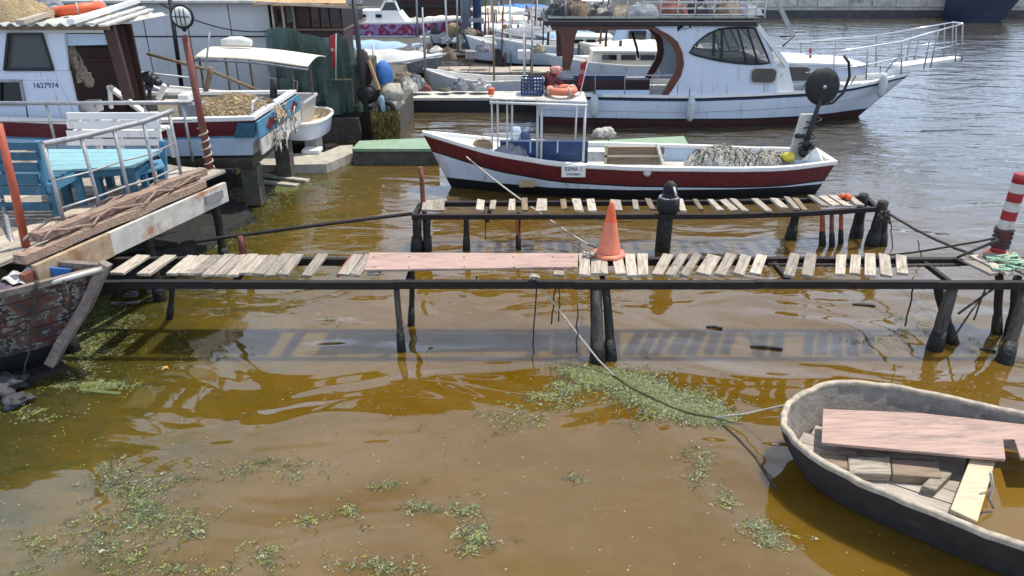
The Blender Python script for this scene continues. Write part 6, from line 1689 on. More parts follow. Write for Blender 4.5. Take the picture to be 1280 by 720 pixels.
# canopied boat behind the beached boat
t = skiff(0, 0, 3.0, 1.2, R(178), 'dirtywhite', 'small boat under a long cream canopy behind the stern of the beached boat', h=.55, loc=Vector((PY(285, 130, 14.0).x, 14.2, .42)), name='canopied_boat', zb0=.0)
def can(u, v):
    xn = PY(242 + (383 - 242) * u, 75, 13.3).x; zc = PY(310, 78, 13.3).z + (PY(250, 73, 13.3).z - PY(380, 85, 13.3).z) * (.5 - u)
    e_ = 1 - (abs(2 * u - 1)) ** 6
    return (xn, 13.3 + .05 * (1 - e_) + (1.35) * v, zc + .08 * math.sin(math.pi * v) + .05 * math.sin(math.pi * u))
MB().grid(can, 22, 10).build('canopy', 'cream', t, solid=.02)
MB().tube([Vector(can(u / 10, 0)) - Vector((0, .0, .05)) for u in range(11)], .022, 6).build('canopy_frame', 'greytarp', t)
for u, y in ((.03, .05), (.27, .05), (.85, .05), (.27, .95), (.85, .95)):
    p_ = Vector(can(u, y)); MB().tube([(p_.x, p_.y, .9), (p_.x, p_.y, p_.z - .01)], .02, 6).build('canopy_post', 'oldwood', t)
mb = MB(); q = Vector(can(.28, .5)); mb.tube([q + Vector((-.26, 0, .10)), q + Vector((-.1, 0, .12)), q + Vector((.1, 0, .12)), q + Vector((.27, 0, .10))], [.06, .09, .09, .06], 10); solo(mb, 'rolled_canvas', 'foam', 'rolled white canvas lying on the cream canopy', 'canvas roll')

# ------------------------------------------------------------ WRECK AT LOWER LEFT
def wreck():
    tip = PY(131, 331, 6.05); L_ = 4.2; rz = R(8)
    t = thing('derelict_boat', 'derelict boat bow with peeling green, red and white paint at the lower left', 'boat', (tip.x - math.cos(rz) * L_, tip.y - math.sin(rz) * L_, 0), rz)
    h = tip.z - .03
    sheer = interp([(0, h - .05), (.5, h - .12), (.8, h - .06), (1, h)])
    hb = interp([(0, .8), (.4, .78), (.7, .58), (.85, .34), (.95, .13), (1, .03)])
    rows = [('s', 0), ('s', .10), ('s', .11), ('s', .26), ('s', .27), ('s', .42), ('s', .43), ('s', .58), ('s', .59), ('a', .26), ('a', -.2)]
    hull(t, L_, hb, sheer, -.2, rows, ['peel', 'black', 'peel', 'black', 'peel', 'black', 'peel', 'black', 'peel', 'rubber'], rake=.75, k0=.35, k1=.9, n=26, gun='stemwood', gw=.05, gh=.05, deckz=h - .35, deckm='oldwood', innerm='oldwood')
    # heavy stem timber
    inv = ROOTS[t.name]
    a = PY(133, 333, 6.02); b = PY(108, 382, 5.95); c = PY(78, 428, 5.86); d = PY(64, 455, 5.83)
    mb = MB()
    for p0, p1 in ((a + Vector((0, 0, .03)), b), (b, c), (c, d)): mb.bar(p0, p1, .085, .10, up=(0, 1, 0))
    mb.build('stem', 'stemwood', t)
    # rubbing strakes and frames showing
    for k in range(2):
        pass
    return t, h
M['darksack'] = mat('dark_plastic_sack', (.05, .05, .055), .45, .5, 8, .8, dirt=(.25, .26, .27), dirt_amt=.2, dscale=9, bdist=.02)
M['stemwood'] = mat('peeled_stem_timber', (.24, .19, .16), .85, .5, 9, .8, dirt=(.13, .06, .05), dirt_amt=.5, dscale=5)
wr, wh = wreck()
solo(MB().tube([PY(18, 362, 5.75), PY(70, 352, 5.8), PY(128, 336, 5.95)], .022, 8), 'bleached_pole', 'dirtywhite', 'bleached pole lying along the rail of the derelict boat', 'pole')
solo(MB().hexa([PY(50, 346, 6.1), PY(88, 345, 6.1), PY(86, 344, 6.5), PY(50, 344, 6.5)], [PY(50, 333, 6.1), PY(90, 336, 6.1), PY(88, 334, 6.5), PY(50, 332, 6.5)]), 'blue_box', 'tarpblue', 'blue box on the bow of the derelict boat', 'box', bevel=.008)
mb = MB(); cloth(mb, PY(0, 352, 5.85), PY(30, 356, 5.85), PY(47, 335, 6.1), PY(22, 338, 6.2), 10, 8, .02); solo(mb, 'white_sheet', 'tarpwhite', 'crumpled white sheet on the deck of the derelict boat', 'sheet', solid=.004)
mb = MB()
for i in range(4): blob(mb, PY(4 + 8 * i, 366 + 3 * i, 5.85), .10, .08, .10, 50 + i, 10, 8, .3)
solo(mb, 'purple_cloth', mat('dull_purple_cloth', (.13, .09, .13), .9, .5, 10, .6), 'dull purple cloth bundle over the rail of the derelict boat', 'cloth')
mb = MB()
for (x0, y0, x1, y1) in ((45, 350, 38, 430), (48, 352, 30, 470), (80, 350, 88, 375)): mb.tube(sag(PY(x0, y0, 5.7), PY(x1, y1, 5.65), .0, 8, .012), .009, 5)
solo(mb, 'frayed_ropes', 'darkrope', 'frayed dark ropes trailing down the derelict hull', 'rope')
mb = MB(); blob(mb, P(8, 480, .07), .16, .12, .08, 60, 24, 16, .35); blob(mb, P(20, 500, .05), .10, .09, .05, 61, 24, 16, .35); solo(mb, 'plastic_sack', 'darksack', 'dark plastic sack in the mud under the derelict boat', 'sack')
t = thing('crushed_can', 'blue and white crushed can floating beside the derelict boat stem', 'can', P(87, 420, 0))
p_ = P(87, 420, .0); MB().lathe(p_, [(0, 0), (.035, 0), (.036, .05)], 12).build('body', 'tarpblue', t); MB().lathe(p_ + Vector((0, 0, .0502)), [(.036, 0), (.034, .045), (0, .05)], 12).build('top', 'foam', t)
for (x0, y0, x1, y1, r_, l) in ((320, 218, 385, 226, .035, 'pale sodden plank by the mossy slab, nearer the water'), (318, 226, 372, 232, .03, 'second sodden plank below the mossy slab')):
    stick(P(x0, y0, .03), P(x1, y1, .02), .12, .04, 'concrete', 'sodden_plank', l, 'plank')
stick(P(100, 487, .0), P(150, 492, .005), .04, .015, 'a2', 'weedy_stick', 'weed-covered stick floating right of the sodden log', 'stick')

# ------------------------------------------------------------ NEAR MARINA BACKGROUND
def dock(px0, px1, py_top, Y, depth, label, piles=4, fm='quaydark', tm='roof', zt=None, boards=0):
    a = PY(px0, py_top, Y); b = PY(px1, py_top, Y); z = a.z if zt is None else zt
    t = thing('floating_dock', label, 'dock', ((a.x + b.x) / 2, Y + depth / 2, 0))
    n_ = max(2, int((b.x - a.x) / .6))
    if boards:
        for i in range(n_):
            x0 = a.x + (b.x - a.x) * i / n_; x1 = a.x + (b.x - a.x) * (i + 1) / n_
            MB().box(x0 + .012, x1 - .012, Y - .04 + random.uniform(-.02, .02), Y + depth, z - .06, z + random.uniform(-.01, .015)).build('dock_board', tm, t)
    else: MB().box(a.x, b.x, Y - .04, Y + depth, z - .06, z).build('deck', tm, t)
    MB().box(a.x + .02, b.x - .02, Y, Y + depth - .05, -.1, z - .065).build('float', fm, t)
    for i in range(piles):
        x = a.x + (b.x - a.x) * (i + .5 + random.uniform(-.2, .2)) / piles
        MB().tube([(x, Y + depth + .06, -.3), (x + random.uniform(-.05, .05), Y + depth + .06, z + random.uniform(.1, .6))], .05, 6).build('pile', 'post', t)
    return z
dA = dock(497, 700, 122, 18.0, .9, 'long dock with a white edge left of the cruiser stern', 2, 'black', 'roof')
skiff(594, 117, 2.75, 1.1, R(176), 'whitehull', 'white skiff moored just behind the white-edged dock', h=.42, name='skiff', loc=Vector((PY(594, 112, 20.3).x, 20.3, 0)))
dB = dock(480, 690, 90, 24.0, 1.2, 'pale board dock behind the white skiff', 5, 'quaydark', 'plank', boards=1)
skiff(690, 0, 4.4, 1.5, R(180), 'bluewhite', 'pale blue boat behind the fishing boat canopy, bow to the left', h=.62, loc=Vector((PY(700, 88, 25.4).x, 26.3, 0)), name='skiff', cabin=(.1, .45, .3, 'white'))
dC = dock(500, 628, 68, 28.2, 1.6, 'dark timber barge dock with a tyre on its side', 3, 'black', 'darkconc')
mb = MB(); c_ = PY(543, 78, 28.1)
mb.tube([c_ + Vector((.34 * math.cos(a), 0, .3 * math.sin(a))) for a in np.linspace(0, 6.283, 20, endpoint=False)], .11, 8, closed=True); solo(mb, 'tyre_fender', 'rubber', 'black tyre hung on the dark timber barge dock', 'tyre')
# covered boats
skiff(0, 0, 4.2, 1.7, R(-8), 'greytarp', 'boat under a white striped tarpaulin behind the mossy pier end', h=.36, cover='tarpwhite', name='covered_boat', loc=Vector((PY(474, 74, 23.8).x, 24.0, .05)))
skiff(0, 0, 4.2, 1.5, R(-6), 'bluewhite', 'boat under a pale blue tarpaulin behind the white covered one', h=.34, cover='tarppale', name='covered_boat', loc=Vector((PY(452, 62, 26.2).x, 26.4, .10)))
# boat with floral band
def floral_boat():
    Y = 32.0; a = PY(420, 50, Y); b = PY(594, 40, Y); L_ = b.x - a.x
    t = thing('floral_cruiser', 'white cabin boat with a crimson floral band along its hull, far left background', 'boat', (a.x, Y, 0))
    h = PY(500, 28, Y - .8).z; 
    sheer = interp([(0, h), (.6, h), (1, h + .12)])
    hb = interp([(0, .9), (.3, 1.05), (.6, 1.0), (.85, .5), (1, .05)])
    d_ = h - PY(500, 44, Y - .8).z
    hull(t, L_, hb, sheer, -.1, [('s', 0), ('s', .05), ('s', d_), ('a', .15), ('a', -.1)], ['white', 'floral', 'whitehull', 'quaydark'], rake=.9, k0=.2, k1=.7, n=18, gun='white', gw=.07, deckz=h - .2)
    z1 = PY(470, 12, Y).z
    MB().hexa([(.3, -.75, h - .1), (3.1, -.7, h - .1), (3.1, .7, h - .1), (.3, .75, h - .1)], [(.4, -.65, z1), (2.7, -.6, z1), (2.7, .6, z1), (.4, .65, z1)]).build('cabin', 'white', t, local=True)
    for k in range(3):
        MB().box(.6 + k * .62, .82 + k * .62, -.79, -.66, h + .18, h + .30).build('window', 'glass', t, local=True)
    z2 = PY(500, 1, Y).z
    MB().hexa([(2.0, -.55, z1), (2.75, -.55, z1), (2.75, .55, z1), (2.0, .55, z1)], [(2.2, -.45, z2), (2.6, -.45, z2), (2.6, .45, z2), (2.2, .45, z2)]).build('wheelhouse', 'glass', t, local=True)
    f_ = MB()
    for (x, X2) in ((2.0, 2.2), (2.75, 2.6)): f_.bar((x, -.56, z1), (X2, -.46, z2), .06, .06)
    f_.bar((2.15, -.46, z2), (2.65, -.46, z2), .06, .06); f_.build('wheelhouse_frame', 'white', t, local=True)
    MB().lathe((L_ - .85, -.62, h - .28), [(0, 0), (.26, 0), (.27, .06), (0, .08)], 18, axis=(0, -1, 0)).build('round_board', 'netsand', t, local=True)
floral_boat()
# grey pillars, masts and dark hull behind
t = thing('mooring_pillar', 'tall grey-blue steel pillar rising behind the floral boat bow', 'pillar', PY(589, 52, 31))
p0 = PY(583, 52, 31.0); p1 = PY(597, 52, 31.0)
MB().tube([(p0.x, 31.0, -.5), (p0.x, 31.0, 5.2)], .20, 12).build('shaft', mat('grey_blue_steel', (.16, .19, .24), .5, .3, 3, .2, dirt=(.08, .08, .09), dirt_amt=.3), t)
MB().tube([(p1.x, 31.1, -.5), (p1.x, 31.1, 5.2)], .17, 12).build('shaft', 'navy', t)
for z in (1.0, 2.4): MB().box(p0.x - .25, p1.x + .25, 30.85, 31.25, z, z + .15).build('collar', 'steel', t)
t = thing('dark_hull_ship', 'big dark maroon hull moored behind the floral boat', 'ship', PY(520, 30, 40))
mb = MB(); a_ = PY(500, 40, 40).x; b_ = PY(582, 40, 40).x
mb.hexa([(a_, 40, 0), (b_, 40, 0), (b_, 43, 0), (a_, 43, 0)], [(a_ - .4, 39.7, 3.4), (b_ + .3, 39.7, 3.4), (b_ + .3, 43.3, 3.4), (a_ - .4, 43.3, 3.4)]); mb.build('hull', 'dkbrown', t)
for z in (1.0, 2.0): MB().box(a_ - .2, b_ + .2, 39.55, 39.68, z, z + .15).build('rubbing_strake', 'black', t)
for k in range(4): MB().box(a_ + .4 + k * .8, a_ + .8 + k * .8, 39.6, 39.66, 2.3, 2.7).build('window', 'glass', t)
MB().box(a_, b_ - .8, 40.3, 42.6, 3.4, 4.4).build('deckhouse', 'brown', t)
for i, (x, y, Y, hh, m, l) in enumerate(((560, 60, 29.5, 3.6, 'pipewhite', 'slim white mast rising behind the dark barge dock'), (572, 62, 29.0, 3.4, 'steel', 'grey mast just left of the grey-blue pillar'), (638, 70, 27.5, 2.9, 'pipewhite', 'white mast among the covered boats, right of the pillar'),
                                    (655, 96, 23.0, 1.2, 'rust', 'short red-brown stake behind the fishing boat crate'), (468, 100, 20.5, 1.3, 'pipewhite', 'thin white stake in the mud behind the blue bundle'), (748, 80, 24.9, 2.2, 'rust', 'red-brown mast seen through the cruiser cockpit, left side'), (755, 82, 24.6, 2.3, 'black', 'thin black mast seen through the cruiser cockpit'),
                                    (614, 46, 34, 2.6, 'steel', 'thin grey mast beyond the grey-blue pillar'), (690, 60, 30, 2.9, 'pipewhite', 'white mast left of the cruiser aft pillar'), (522, 56, 31, 3.2, 'steel', 'slender mast in front of the floral boat'))):
    q = P(x, y, 0); q = Vector((PY(x, y, Y).x, Y, 0)); dx = random.uniform(-.1, .1)
    t = thing('mast', l, 'mast', q)
    MB().tube([q - Vector((0, 0, .3)), q + Vector((dx, 0, hh))], [.05, .03], 6).build('pole', m, t)
    if hh > 2: MB().tube([q + Vector((dx * .7 - .3, 0, hh * .72)), q + Vector((dx * .7 + .3, 0, hh * .72))], .015, 5).build('spreader', m, t)
# row upon row of small craft between the pillar and the cruiser
bl_ = [(632, 76, 27.2, 2.8, 174, 'whitehull', None, None, 'open white boat nearest behind the dark barge dock'),
       (668, 60, 30.0, 3.4, 182, 'whitehull', 'greytarp', None, 'boat under a grey tarpaulin left of the cruiser aft pillar'),
       (622, 50, 33.0, 3.2, 176, 'dirtywhite', 'tarpwhite', None, 'boat with a white cover just right of the grey-blue pillar'),
       (655, 47, 34.5, 3.6, 184, 'quaydark', 'greytarp', None, 'dark boat under grey sheeting, second row right of the pillar'),
       (692, 50, 33.5, 3.0, 178, 'whitehull', None, (.2, .6, .5, 'white'), 'little white cabin boat just above the cruiser stern roof'),
       (625, 36, 37.5, 3.4, 180, 'red', 'cream', None, 'red hulled boat with a cream cover in the third row'),
       (660, 36, 39.0, 4.0, 172, 'bluewhite', 'greytarp', None, 'pale blue hull under a dark grey cover in the third row'),
       (700, 36, 38.0, 3.6, 182, 'quaydark', 'greytarp', None, 'dark hulled boat under grey sheeting behind the cruiser aft roof corner'),
       (618, 27, 42.5, 3.6, 178, 'dirtywhite', 'cream', None, 'cream covered boat in the last row near the far quay'),
       (652, 27, 43.5, 3.6, 183, 'navy', 'tarpblue', None, 'boat with a bright blue cover in the last row'),
       (690, 28, 43.0, 3.8, 176, 'whitehull', 'greytarp', None, 'grey covered boat in the last row above the cruiser stern'),
       (735, 30, 42.0, 3.6, 181, 'whitehull', None, (.2, .65, .6, 'white'), 'white cabin boat behind the cruiser roof, left part'),
       (560, 33, 37.0, 3.2, 178, 'whitehull', 'cream', None, 'cream covered boat between the floral boat and the pillar'),
       (770, 92, 22.5, 4.2, 180, 'whitehull', None, (.2, .7, .35, 'cream'), 'white and cream boat seen low through the cruiser cockpit'),
       (790, 66, 27.5, 6.0, 180, 'bluewhite', None, (.12, .62, .7, 'bluewhite'), 'pale blue motor boat with dark windows seen through the cruiser cockpit'),
       (800, 82, 25.0, 4.0, 178, 'cream', 'cream', None, 'cream covered boat in the middle of the cruiser cockpit view'),
       (712, 66, 28.5, 2.6, 184, 'greytarp', 'tarppale', None, 'boat under pale blue sheeting beside the cruiser aft pillar')]
for (x, y, Y, L_, a_, hm, cv, cb, l) in bl_:
    skiff(0, 0, L_, 1.5, R(a_), hm, l, h=random.uniform(.42, .6), cover=cv, cabin=cb, name='moored_boat', loc=Vector((PY(x, y, Y).x, Y, 0)), group='small boats moored in the crowded marina', stripe=None)
dock(604, 700, 55, 31.4, .7, 'thin pale dock in front of the grey covered boats', 3, tm='plank', zt=.5)
dock(604, 760, 44, 35.8, .8, 'pale dock between the second and third rows of boats', 4, tm='plank', zt=.45)
dock(596, 760, 33, 40.8, .9, 'dock before the last row of boats', 4, tm='roof', zt=.5)
dock(618, 700, 76, 26.4, .5, 'narrow grey dock right of the dark timber barge dock', 2, tm='darkconc', zt=.5)
dock(600, 700, 63, 29.4, .5, 'narrow dark dock behind the open white boat', 3, tm='oldwood', zt=.55)
dock(596, 720, 48, 34.9, .4, 'narrow brown dock between the covered boats', 3, tm='oldwood', zt=.6)
dock(690, 860, 93, 23.6, .7, 'white edged dock seen through the cruiser cockpit', 3, tm='white', zt=.55)
CW_ = {'post': 'dark', 'oldwood': 'brown', 'rust': 'rusty red', 'steel': 'grey', 'pipewhite': 'white', 'greytarp': 'grey', 'cloth': 'mottled brown', 'netpale': 'cream', 'black': 'black', 'dirtywhite': 'off-white', 'tarppale': 'pale blue', 'darkconc': 'dull brown'}
DK_ = [('white-edged dock nearest the cruiser stern', 18.4, .42, 505, 690), ('pale board dock behind the white skiff', 24.4, .62, 490, 680), ('dark barge dock with the tyre', 28.8, .75, 510, 622), ('thin pale dock before the grey covered boats', 31.7, .52, 606, 698), ('second thin dock of the marina', 36.1, .47, 606, 750), ('last dock before the far quay', 41.2, .52, 600, 750)]
used_ = set()
def where_(x, x0, x1): return ['left end', 'left part', 'middle', 'right part', 'right end'][min(4, int(5 * (x - x0) / (x1 - x0)))]
i = 0
while i < 26:
    dn, Y, z_, x0, x1 = random.choice(DK_); x = random.uniform(x0, x1); m_ = random.choice(('post', 'oldwood', 'rust', 'steel', 'pipewhite'))
    l = '%s stake behind the %s, %s' % (CW_[m_], dn, where_(x, x0, x1))
    if l in used_: continue
    used_.add(l); i += 1; Y += 1.7
    q = Vector((PY(x, 60, Y).x, Y, 0)); hh = random.uniform(.9, 2.3); dx = random.uniform(-.12, .12)
    t = thing('mooring_stake', l, 'stake', q, 0, 'stakes between the marina docks')
    MB().tube([q - Vector((0, 0, .3)), q + Vector((dx, 0, hh))], [.035, .025], 6).build('stake_pole', m_, t)
i = 0
while i < 40:
    dn, Y, z_, x0, x1 = random.choice(DK_); x = random.uniform(x0, x1)
    m_ = random.choice(('greytarp', 'cloth', 'oldwood', 'black', 'dirtywhite', 'steel', 'rust', 'darkconc'))
    l = 'small %s heap on the %s, %s' % (CW_[m_], dn, where_(x, x0, x1))
    if l in used_: continue
    used_.add(l); i += 1
    p_ = PY(x, 60, Y)
    heap(p_.x, Y + random.uniform(-.1, .3), z_, random.uniform(.1, .3), random.uniform(.1, .2), random.uniform(.08, .3), m_, 'gear_heap', l, 'heap', 120 + i)['group'] = 'gear heaps on the marina docks'
# loose gear lying about on the docks: crates, coils, bundles, each its own thing
gear = [(508, 112, 18.3, 'net', 'netpale', 'grey net heap on the left end of the white-edged dock'), (520, 108, 18.5, 'net', 'greytarp', 'dark net heap beside the grey one on the white-edged dock'),
        (505, 98, 19.5, 'net', 'cloth', 'brown heap behind the dark net on the dock'), (655, 84, 24.4, 'box', 'white', 'white box on the pale board dock'), (560, 88, 24.4, 'net', 'oldwood', 'low brown heap on the pale board dock'),
        (590, 87, 24.5, 'box', 'steel', 'small grey box on the pale board dock'), (532, 64, 28.8, 'box', 'dirtywhite', 'pale crate at the left of the dark barge dock'), (556, 64, 28.9, 'net', 'greytarp', 'grey heap on the dark barge dock'),
        (592, 62, 28.9, 'box', 'tarpblue', 'blue box on the dark barge dock'), (612, 63, 28.7, 'box', 'cream', 'cream box at the right end of the dark barge dock'), (574, 62, 29.2, 'net', 'netpale', 'pale heap on the dark barge dock near the blue box'),
        (672, 52, 31.7, 'box', 'black', 'black box on the thin pale dock'), (640, 53, 31.7, 'net', 'cloth', 'brown heap on the thin pale dock'), (626, 43, 36.1, 'box', 'ply', 'orange wooden box on the second dock'), (662, 42, 36.1, 'net', 'tarpwhite', 'white bundle on the second dock'),
        (700, 42, 36.2, 'box', 'greytarp', 'grey crate on the second dock near the cruiser roof'), (636, 31, 41.2, 'net', 'dirtywhite', 'whitish heap on the last dock'), (672, 31, 41.2, 'box', 'brightred', 'red box on the last dock'), (720, 31, 41.3, 'net', 'tarppale', 'pale blue bundle on the last dock')]
for i, (x, y, Y, k, m, l) in enumerate(gear):
    p_ = PY(x, y, Y); z_ = max(p_.z - .05, .42)
    if k == 'net': heap(p_.x, Y, z_, random.uniform(.2, .35), .2, random.uniform(.18, .34), m, 'gear_heap', l, 'heap', 70 + i)
    else: solo(MB().box(p_.x - .2, p_.x + .2, Y - .15, Y + .15, z_, z_ + random.uniform(.2, .32)), 'gear_box', m, l, 'box', bevel=.02)

# moored dark hull at the far quay, upper right
t = thing('moored_ship', 'dark blue ship hull moored at the far quay in the upper right corner', 'ship', (PY(1232, 20, 44).x, 44.2, 0))
a_ = PY(1197, 20, 44).x; b_ = PY(1268, 4, 44).x
MB().hexa([(a_, 43.4, -.2), (b_ - 1.0, 43.4, -.2), (b_ - 1.0, 45.4, -.2), (a_, 45.4, -.2)], [(a_ - .1, 43.0, 1.9), (b_ + .2, 43.2, 1.9), (b_ + .2, 45.5, 1.9), (a_ - .1, 45.6, 1.9)]).build('hull', mat('blue_black_hull', (.012, .02, .05), .5, .4, 3, .2), t)
MB().box(a_ + .2, b_ - .8, 43.6, 45.2, 1.9, 2.8).build('deckhouse', 'whitehull', t)
MB().box(a_ - .05, b_, 42.95, 43.05, 1.5, 1.62).build('rubbing_strake', 'black', t)
solo(MB().box(PY(1024, 8, 47).x, PY(1032, 8, 47).x, 47.2, 47.8, 1.06, 1.5), 'quay_box', 'black', 'small dark box standing on the far quay', 'box')
# things on the quay
for i, x in enumerate((985, 1060, 1120, 1185)):
    q = PY(x, 8, 47.2); t = thing('bollard', ['leftmost', 'second', 'third', 'rightmost'][i] + ' iron bollard on the far quay edge', 'bollard', (q.x, 47.0, 1.05), 0, 'bollards on the far quay')
    MB().lathe((q.x, 47.0, 1.05), [(.16, 0), (.11, .05), (.10, .28), (.17, .34), (.15, .42), (0, .44)], 12).build('bollard_post', 'black', t)

# ------------------------------------------------------------ FLOATING WEED AND SCRAPS
def weed():
    vs = []; fs = []; mi = []
    def leaf(x, y, L_, W_, z, tilt, m):
        a = random.uniform(0, 6.283); dx, dy = math.cos(a) * L_, math.sin(a) * L_; nx, ny = -math.sin(a) * W_, math.cos(a) * W_
        k = len(vs); t1 = random.uniform(-tilt, tilt)
        z = max(z, .003)
        vs.extend([(x - dx, y - dy, z), (x + nx, y + ny, z + abs(t1) * .5), (x + dx, y + dy, max(.002, z + t1)), (x - nx, y - ny, z)])
        fs.append((k, k + 1, k + 2, k + 3)); mi.append(m)
    # (px, py, rx, ry, n, weights of the four colours, scale)
    C_ = [(725, 470, 32, 10, 3600, (7, 5, 5, 1), 1), (765, 478, 40, 12, 6500, (7, 5, 5, 1), 1), (810, 492, 40, 13, 6500, (5, 6, 6, 1), 1), (850, 508, 34, 12, 4800, (5, 6, 5, 1), 1), (885, 520, 20, 7, 2200, (6, 6, 4, 1), 1), (735, 468, 30, 12, 700, (8, 3, 1, 2), 1), (640, 525, 30, 18, 420, (3, 6, 2, 1), 1), (690, 500, 40, 14, 800, (6, 5, 2, 1), 1), (850, 515, 50, 12, 1300, (7, 4, 2, 1), 1),
          (870, 575, 14, 38, 420, (1, 7, 3, 1), 1), (905, 625, 10, 8, 120, (4, 5, 1, 1), 1), (955, 672, 30, 16, 460, (3, 7, 1, 2), 1), (940, 660, 12, 6, 140, (2, 7, 1, 1), 1),
          (1090, 425, 40, 7, 420, (3, 6, 2, 2), .8), (1140, 405, 26, 16, 520, (5, 5, 2, 1), .8), (1175, 370, 30, 22, 380, (3, 6, 2, 1), .7), (1230, 440, 30, 10, 200, (2, 5, 3, 1), .8),
          (415, 400, 16, 6, 150, (4, 5, 0, 2), .8), (205, 440, 70, 16, 250, (3, 4, 4, 2), .8), (205, 460, 22, 4, 50, (0, 0, 1, 6), .8),
          (122, 382, 24, 24, 4200, (9, 3, 2, 2), .9), (100, 432, 24, 20, 2600, (5, 6, 3, 4), .8), (160, 400, 40, 20, 1200, (4, 5, 4, 1), .8), (115, 482, 46, 4, 3000, (9, 2, 2, 1), .9), (85, 455, 22, 18, 420, (4, 5, 3, 4), .8), (15, 512, 30, 14, 700, (7, 3, 3, 1), .9),
          (350, 212, 30, 4, 4200, (10, 1, 0, 0), .9), (352, 236, 18, 6, 3200, (10, 1, 0, 0), .9), (110, 395, 18, 22, 2600, (10, 2, 1, 1), .9), (372, 228, 28, 6, 500, (8, 3, 0, 1), .9), (330, 250, 30, 10, 900, (4, 5, 4, 1), .9), (400, 230, 40, 10, 700, (4, 5, 4, 1), .9), (370, 280, 60, 12, 700, (3, 5, 5, 1), .8), (285, 305, 50, 12, 900, (5, 4, 4, 1), .8), (440, 250, 50, 20, 500, (3, 5, 4, 1), .9),
          (160, 605, 34, 22, 620, (2, 4, 8, 1), 1), (190, 640, 26, 20, 900, (2, 4, 8, 1), 1), (150, 650, 40, 16, 420, (1, 5, 5, 1), 1), (240, 655, 30, 16, 320, (3, 6, 3, 1), 1), (150, 600, 50, 30, 300, (1, 4, 6, 1), 1), (135, 690, 40, 18, 420, (2, 4, 7, 1), 1), (60, 690, 50, 24, 420, (2, 5, 5, 1), 1), (210, 710, 70, 12, 500, (4, 5, 3, 1), 1), (320, 700, 30, 16, 260, (2, 6, 3, 1), 1),
          (355, 590, 48, 14, 460, (2, 7, 3, 1), 1), (380, 652, 18, 7, 120, (4, 6, 0, 2), 1), (435, 640, 18, 8, 140, (3, 7, 1, 1), 1), (480, 608, 22, 5, 160, (3, 6, 3, 1), 1), (525, 632, 16, 4, 240, (1, 5, 5, 1), 1), (575, 640, 26, 8, 240, (2, 7, 2, 1), 1), (590, 668, 22, 10, 420, (3, 6, 3, 2), 1), (590, 688, 10, 5, 90, (7, 3, 0, 1), 1), (455, 712, 44, 10, 420, (3, 6, 3, 1), 1), (715, 597, 12, 3, 80, (0, 3, 7, 1), 1), (225, 600, 26, 20, 120, (1, 6, 3, 1), 1),
          (545, 555, 60, 30, 90, (1, 4, 1, 2), .8)]
    def strand(x, y, n, sc, m, dirx):
        """a thread of weed: short thin quads along a wandering path with small side leaves"""
        a = random.gauss(dirx, 1.1); st = .0075 * sc
        for k in range(n):
            a += random.gauss(0, .6)
            mm = m if random.random() < .6 else random.choice((0, 1, 1, 2, 2, 3))
            x2, y2 = x + math.cos(a) * st, y + math.sin(a) * st
            w_ = random.uniform(.0008, .0024) * sc; nx, ny = -math.sin(a) * w_, math.cos(a) * w_
            z = .004 + .003 * random.random(); q = len(vs)
            vs.extend([(x - nx, y - ny, z), (x2 - nx, y2 - ny, z + .001), (x2 + nx, y2 + ny, z + .002), (x + nx, y + ny, z + .001)])
            fs.append((q, q + 1, q + 2, q + 3)); mi.append(mm)
            if random.random() < .5: leaf(x + random.gauss(0, .009), y + random.gauss(0, .009), random.uniform(.003, .009) * sc, random.uniform(.0012, .0030) * sc, .006, .006, mm if random.random() < .7 else random.choice((0, 1, 3)))
            x, y = x2, y2
    for (px, py, rx, ry, n, wts, sc) in C_:
        sub = [(random.gauss(0, .55), random.gauss(0, .55), random.uniform(.06, .42)) for _ in range(12)]
        wts = (wts[0], wts[1], wts[2] + 3 + .3 * sum(wts), wts[3] * .7)
        cum = np.cumsum(wts) / sum(wts); d0 = random.uniform(-.6, .3)
        for _ in range(int(n * .27)):
            s_ = random.choice(sub)
            q = P(px + rx * (s_[0] + random.gauss(0, s_[2])), py + ry * (s_[1] + random.gauss(0, s_[2])), 0)
            m = int(np.searchsorted(cum, random.random()))
            strand(q.x, q.y, random.randint(3, 10), sc * random.choice((.7, .9, 1, 1.2, 1.7)), m, d0)
    # dark half-sunk wisps round the clumps
    for (px, py, rx, ry, n, wts, sc) in C_:
        if py < 350: continue
        for _ in range(max(4, n // 60)):
            q = P(px + rx * random.gauss(0, .8), py + ry * random.gauss(0, .9), 0)
            strand(q.x, q.y, random.randint(10, 26), random.uniform(.9, 1.5), 2, random.uniform(-.5, .3))
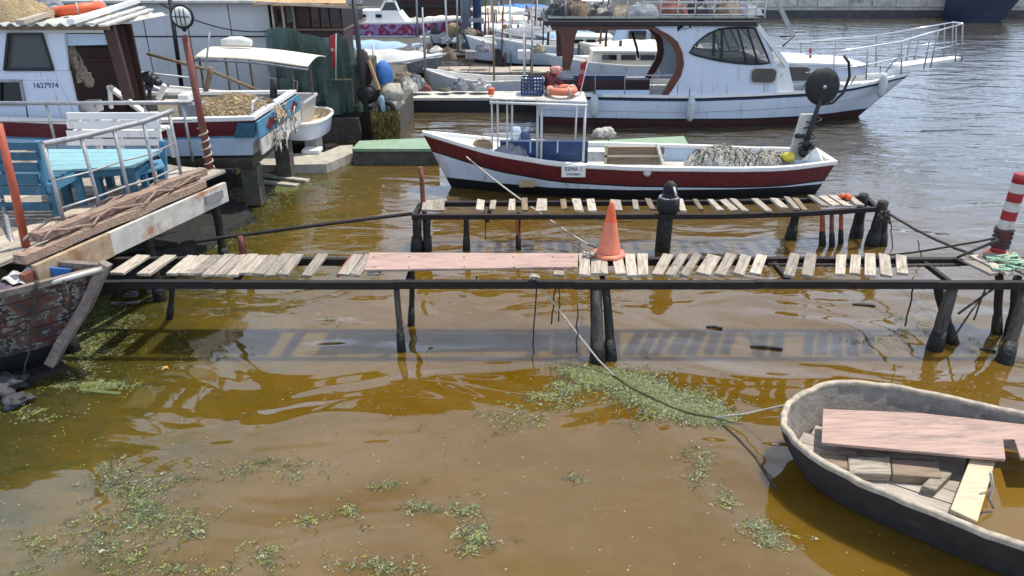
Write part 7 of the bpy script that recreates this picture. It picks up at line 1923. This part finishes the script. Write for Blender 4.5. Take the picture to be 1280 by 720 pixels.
    # loose sprinkle, thicker near the left shore
    for _ in range(1500):
        px = 640 * random.random() ** 1.3 * 1.5; py = random.uniform(185, 720)
        q = P(px, py, 0)
        if q.x > 1.5 or q.y > 14: continue
        if random.random() < min(.9, max(0, (q.x + 2.8) / 3.5)): continue
        leaf(q.x, q.y, random.uniform(.003, .011) * (1 + q.y * .07), random.uniform(.0015, .004) * (1 + q.y * .07), .004, .004, random.choice((0, 1, 1, 2, 2, 3)))
    for _ in range(260):
        q = P(random.uniform(300, 1280), random.uniform(380, 720), 0)
        leaf(q.x, q.y, random.uniform(.004, .012), random.uniform(.003, .006), .004, .003, random.choice((1, 3, 3)))
    me = bpy.data.meshes.new('floating_weed'); me.from_pydata(vs, [], fs)
    for k in ('a1', 'a2', 'a3', 'a4'): me.materials.append(M[k])
    me.polygons.foreach_set('material_index', mi); me.update()
    o = bpy.data.objects.new('floating_weed', me); COL.objects.link(o); tag(o, 'green and grey clumps of weed floating on the harbour water', 'weed', kind='stuff')
weed()
# single floating things
def flake(px, py, s, m, name, label, cat):
    c = P(px, py, .006); n_ = 7; a0 = random.uniform(0, 6)
    pts = [c + Vector((s * (1 + .45 * (-1) ** i) * .7 * math.cos(a0 + i * 6.283 / n_), s * .8 * (1 + .45 * (-1) ** i) * .7 * math.sin(a0 + i * 6.283 / n_), .004 * (i % 2))) for i in range(n_)]
    solo(MB().prism(pts, (0, 0, .004)), name, m, label, cat)
flake(207, 460, .045, 'autumn', 'dry_leaf', 'yellow-brown dry leaf floating right of the derelict boat', 'leaf')
flake(128, 689, .024, 'a4', 'dry_leaf', 'pale yellow leaf floating near the bottom left', 'leaf')
for i, (x, y, a, b, l) in enumerate(((958, 434, 20, 3, 'dark driftwood chip floating in front of the jetty shadow'), (1080, 381, 14, 2, 'thin dark floating stick right of the cone'), (1235, 437, 10, 3, 'dark chip floating by the right-hand piles'), (893, 409, 10, 2, 'small dark chip floating under the near jetty'))):
    q0 = P(x - a, y, .0); q1 = P(x + a, y + b, .004); solo(MB().tube([q0, q0.lerp(q1, .5) + Vector((0, .01, .008)), q1], .016, 6), 'driftwood', 'weedpost', l, 'driftwood')
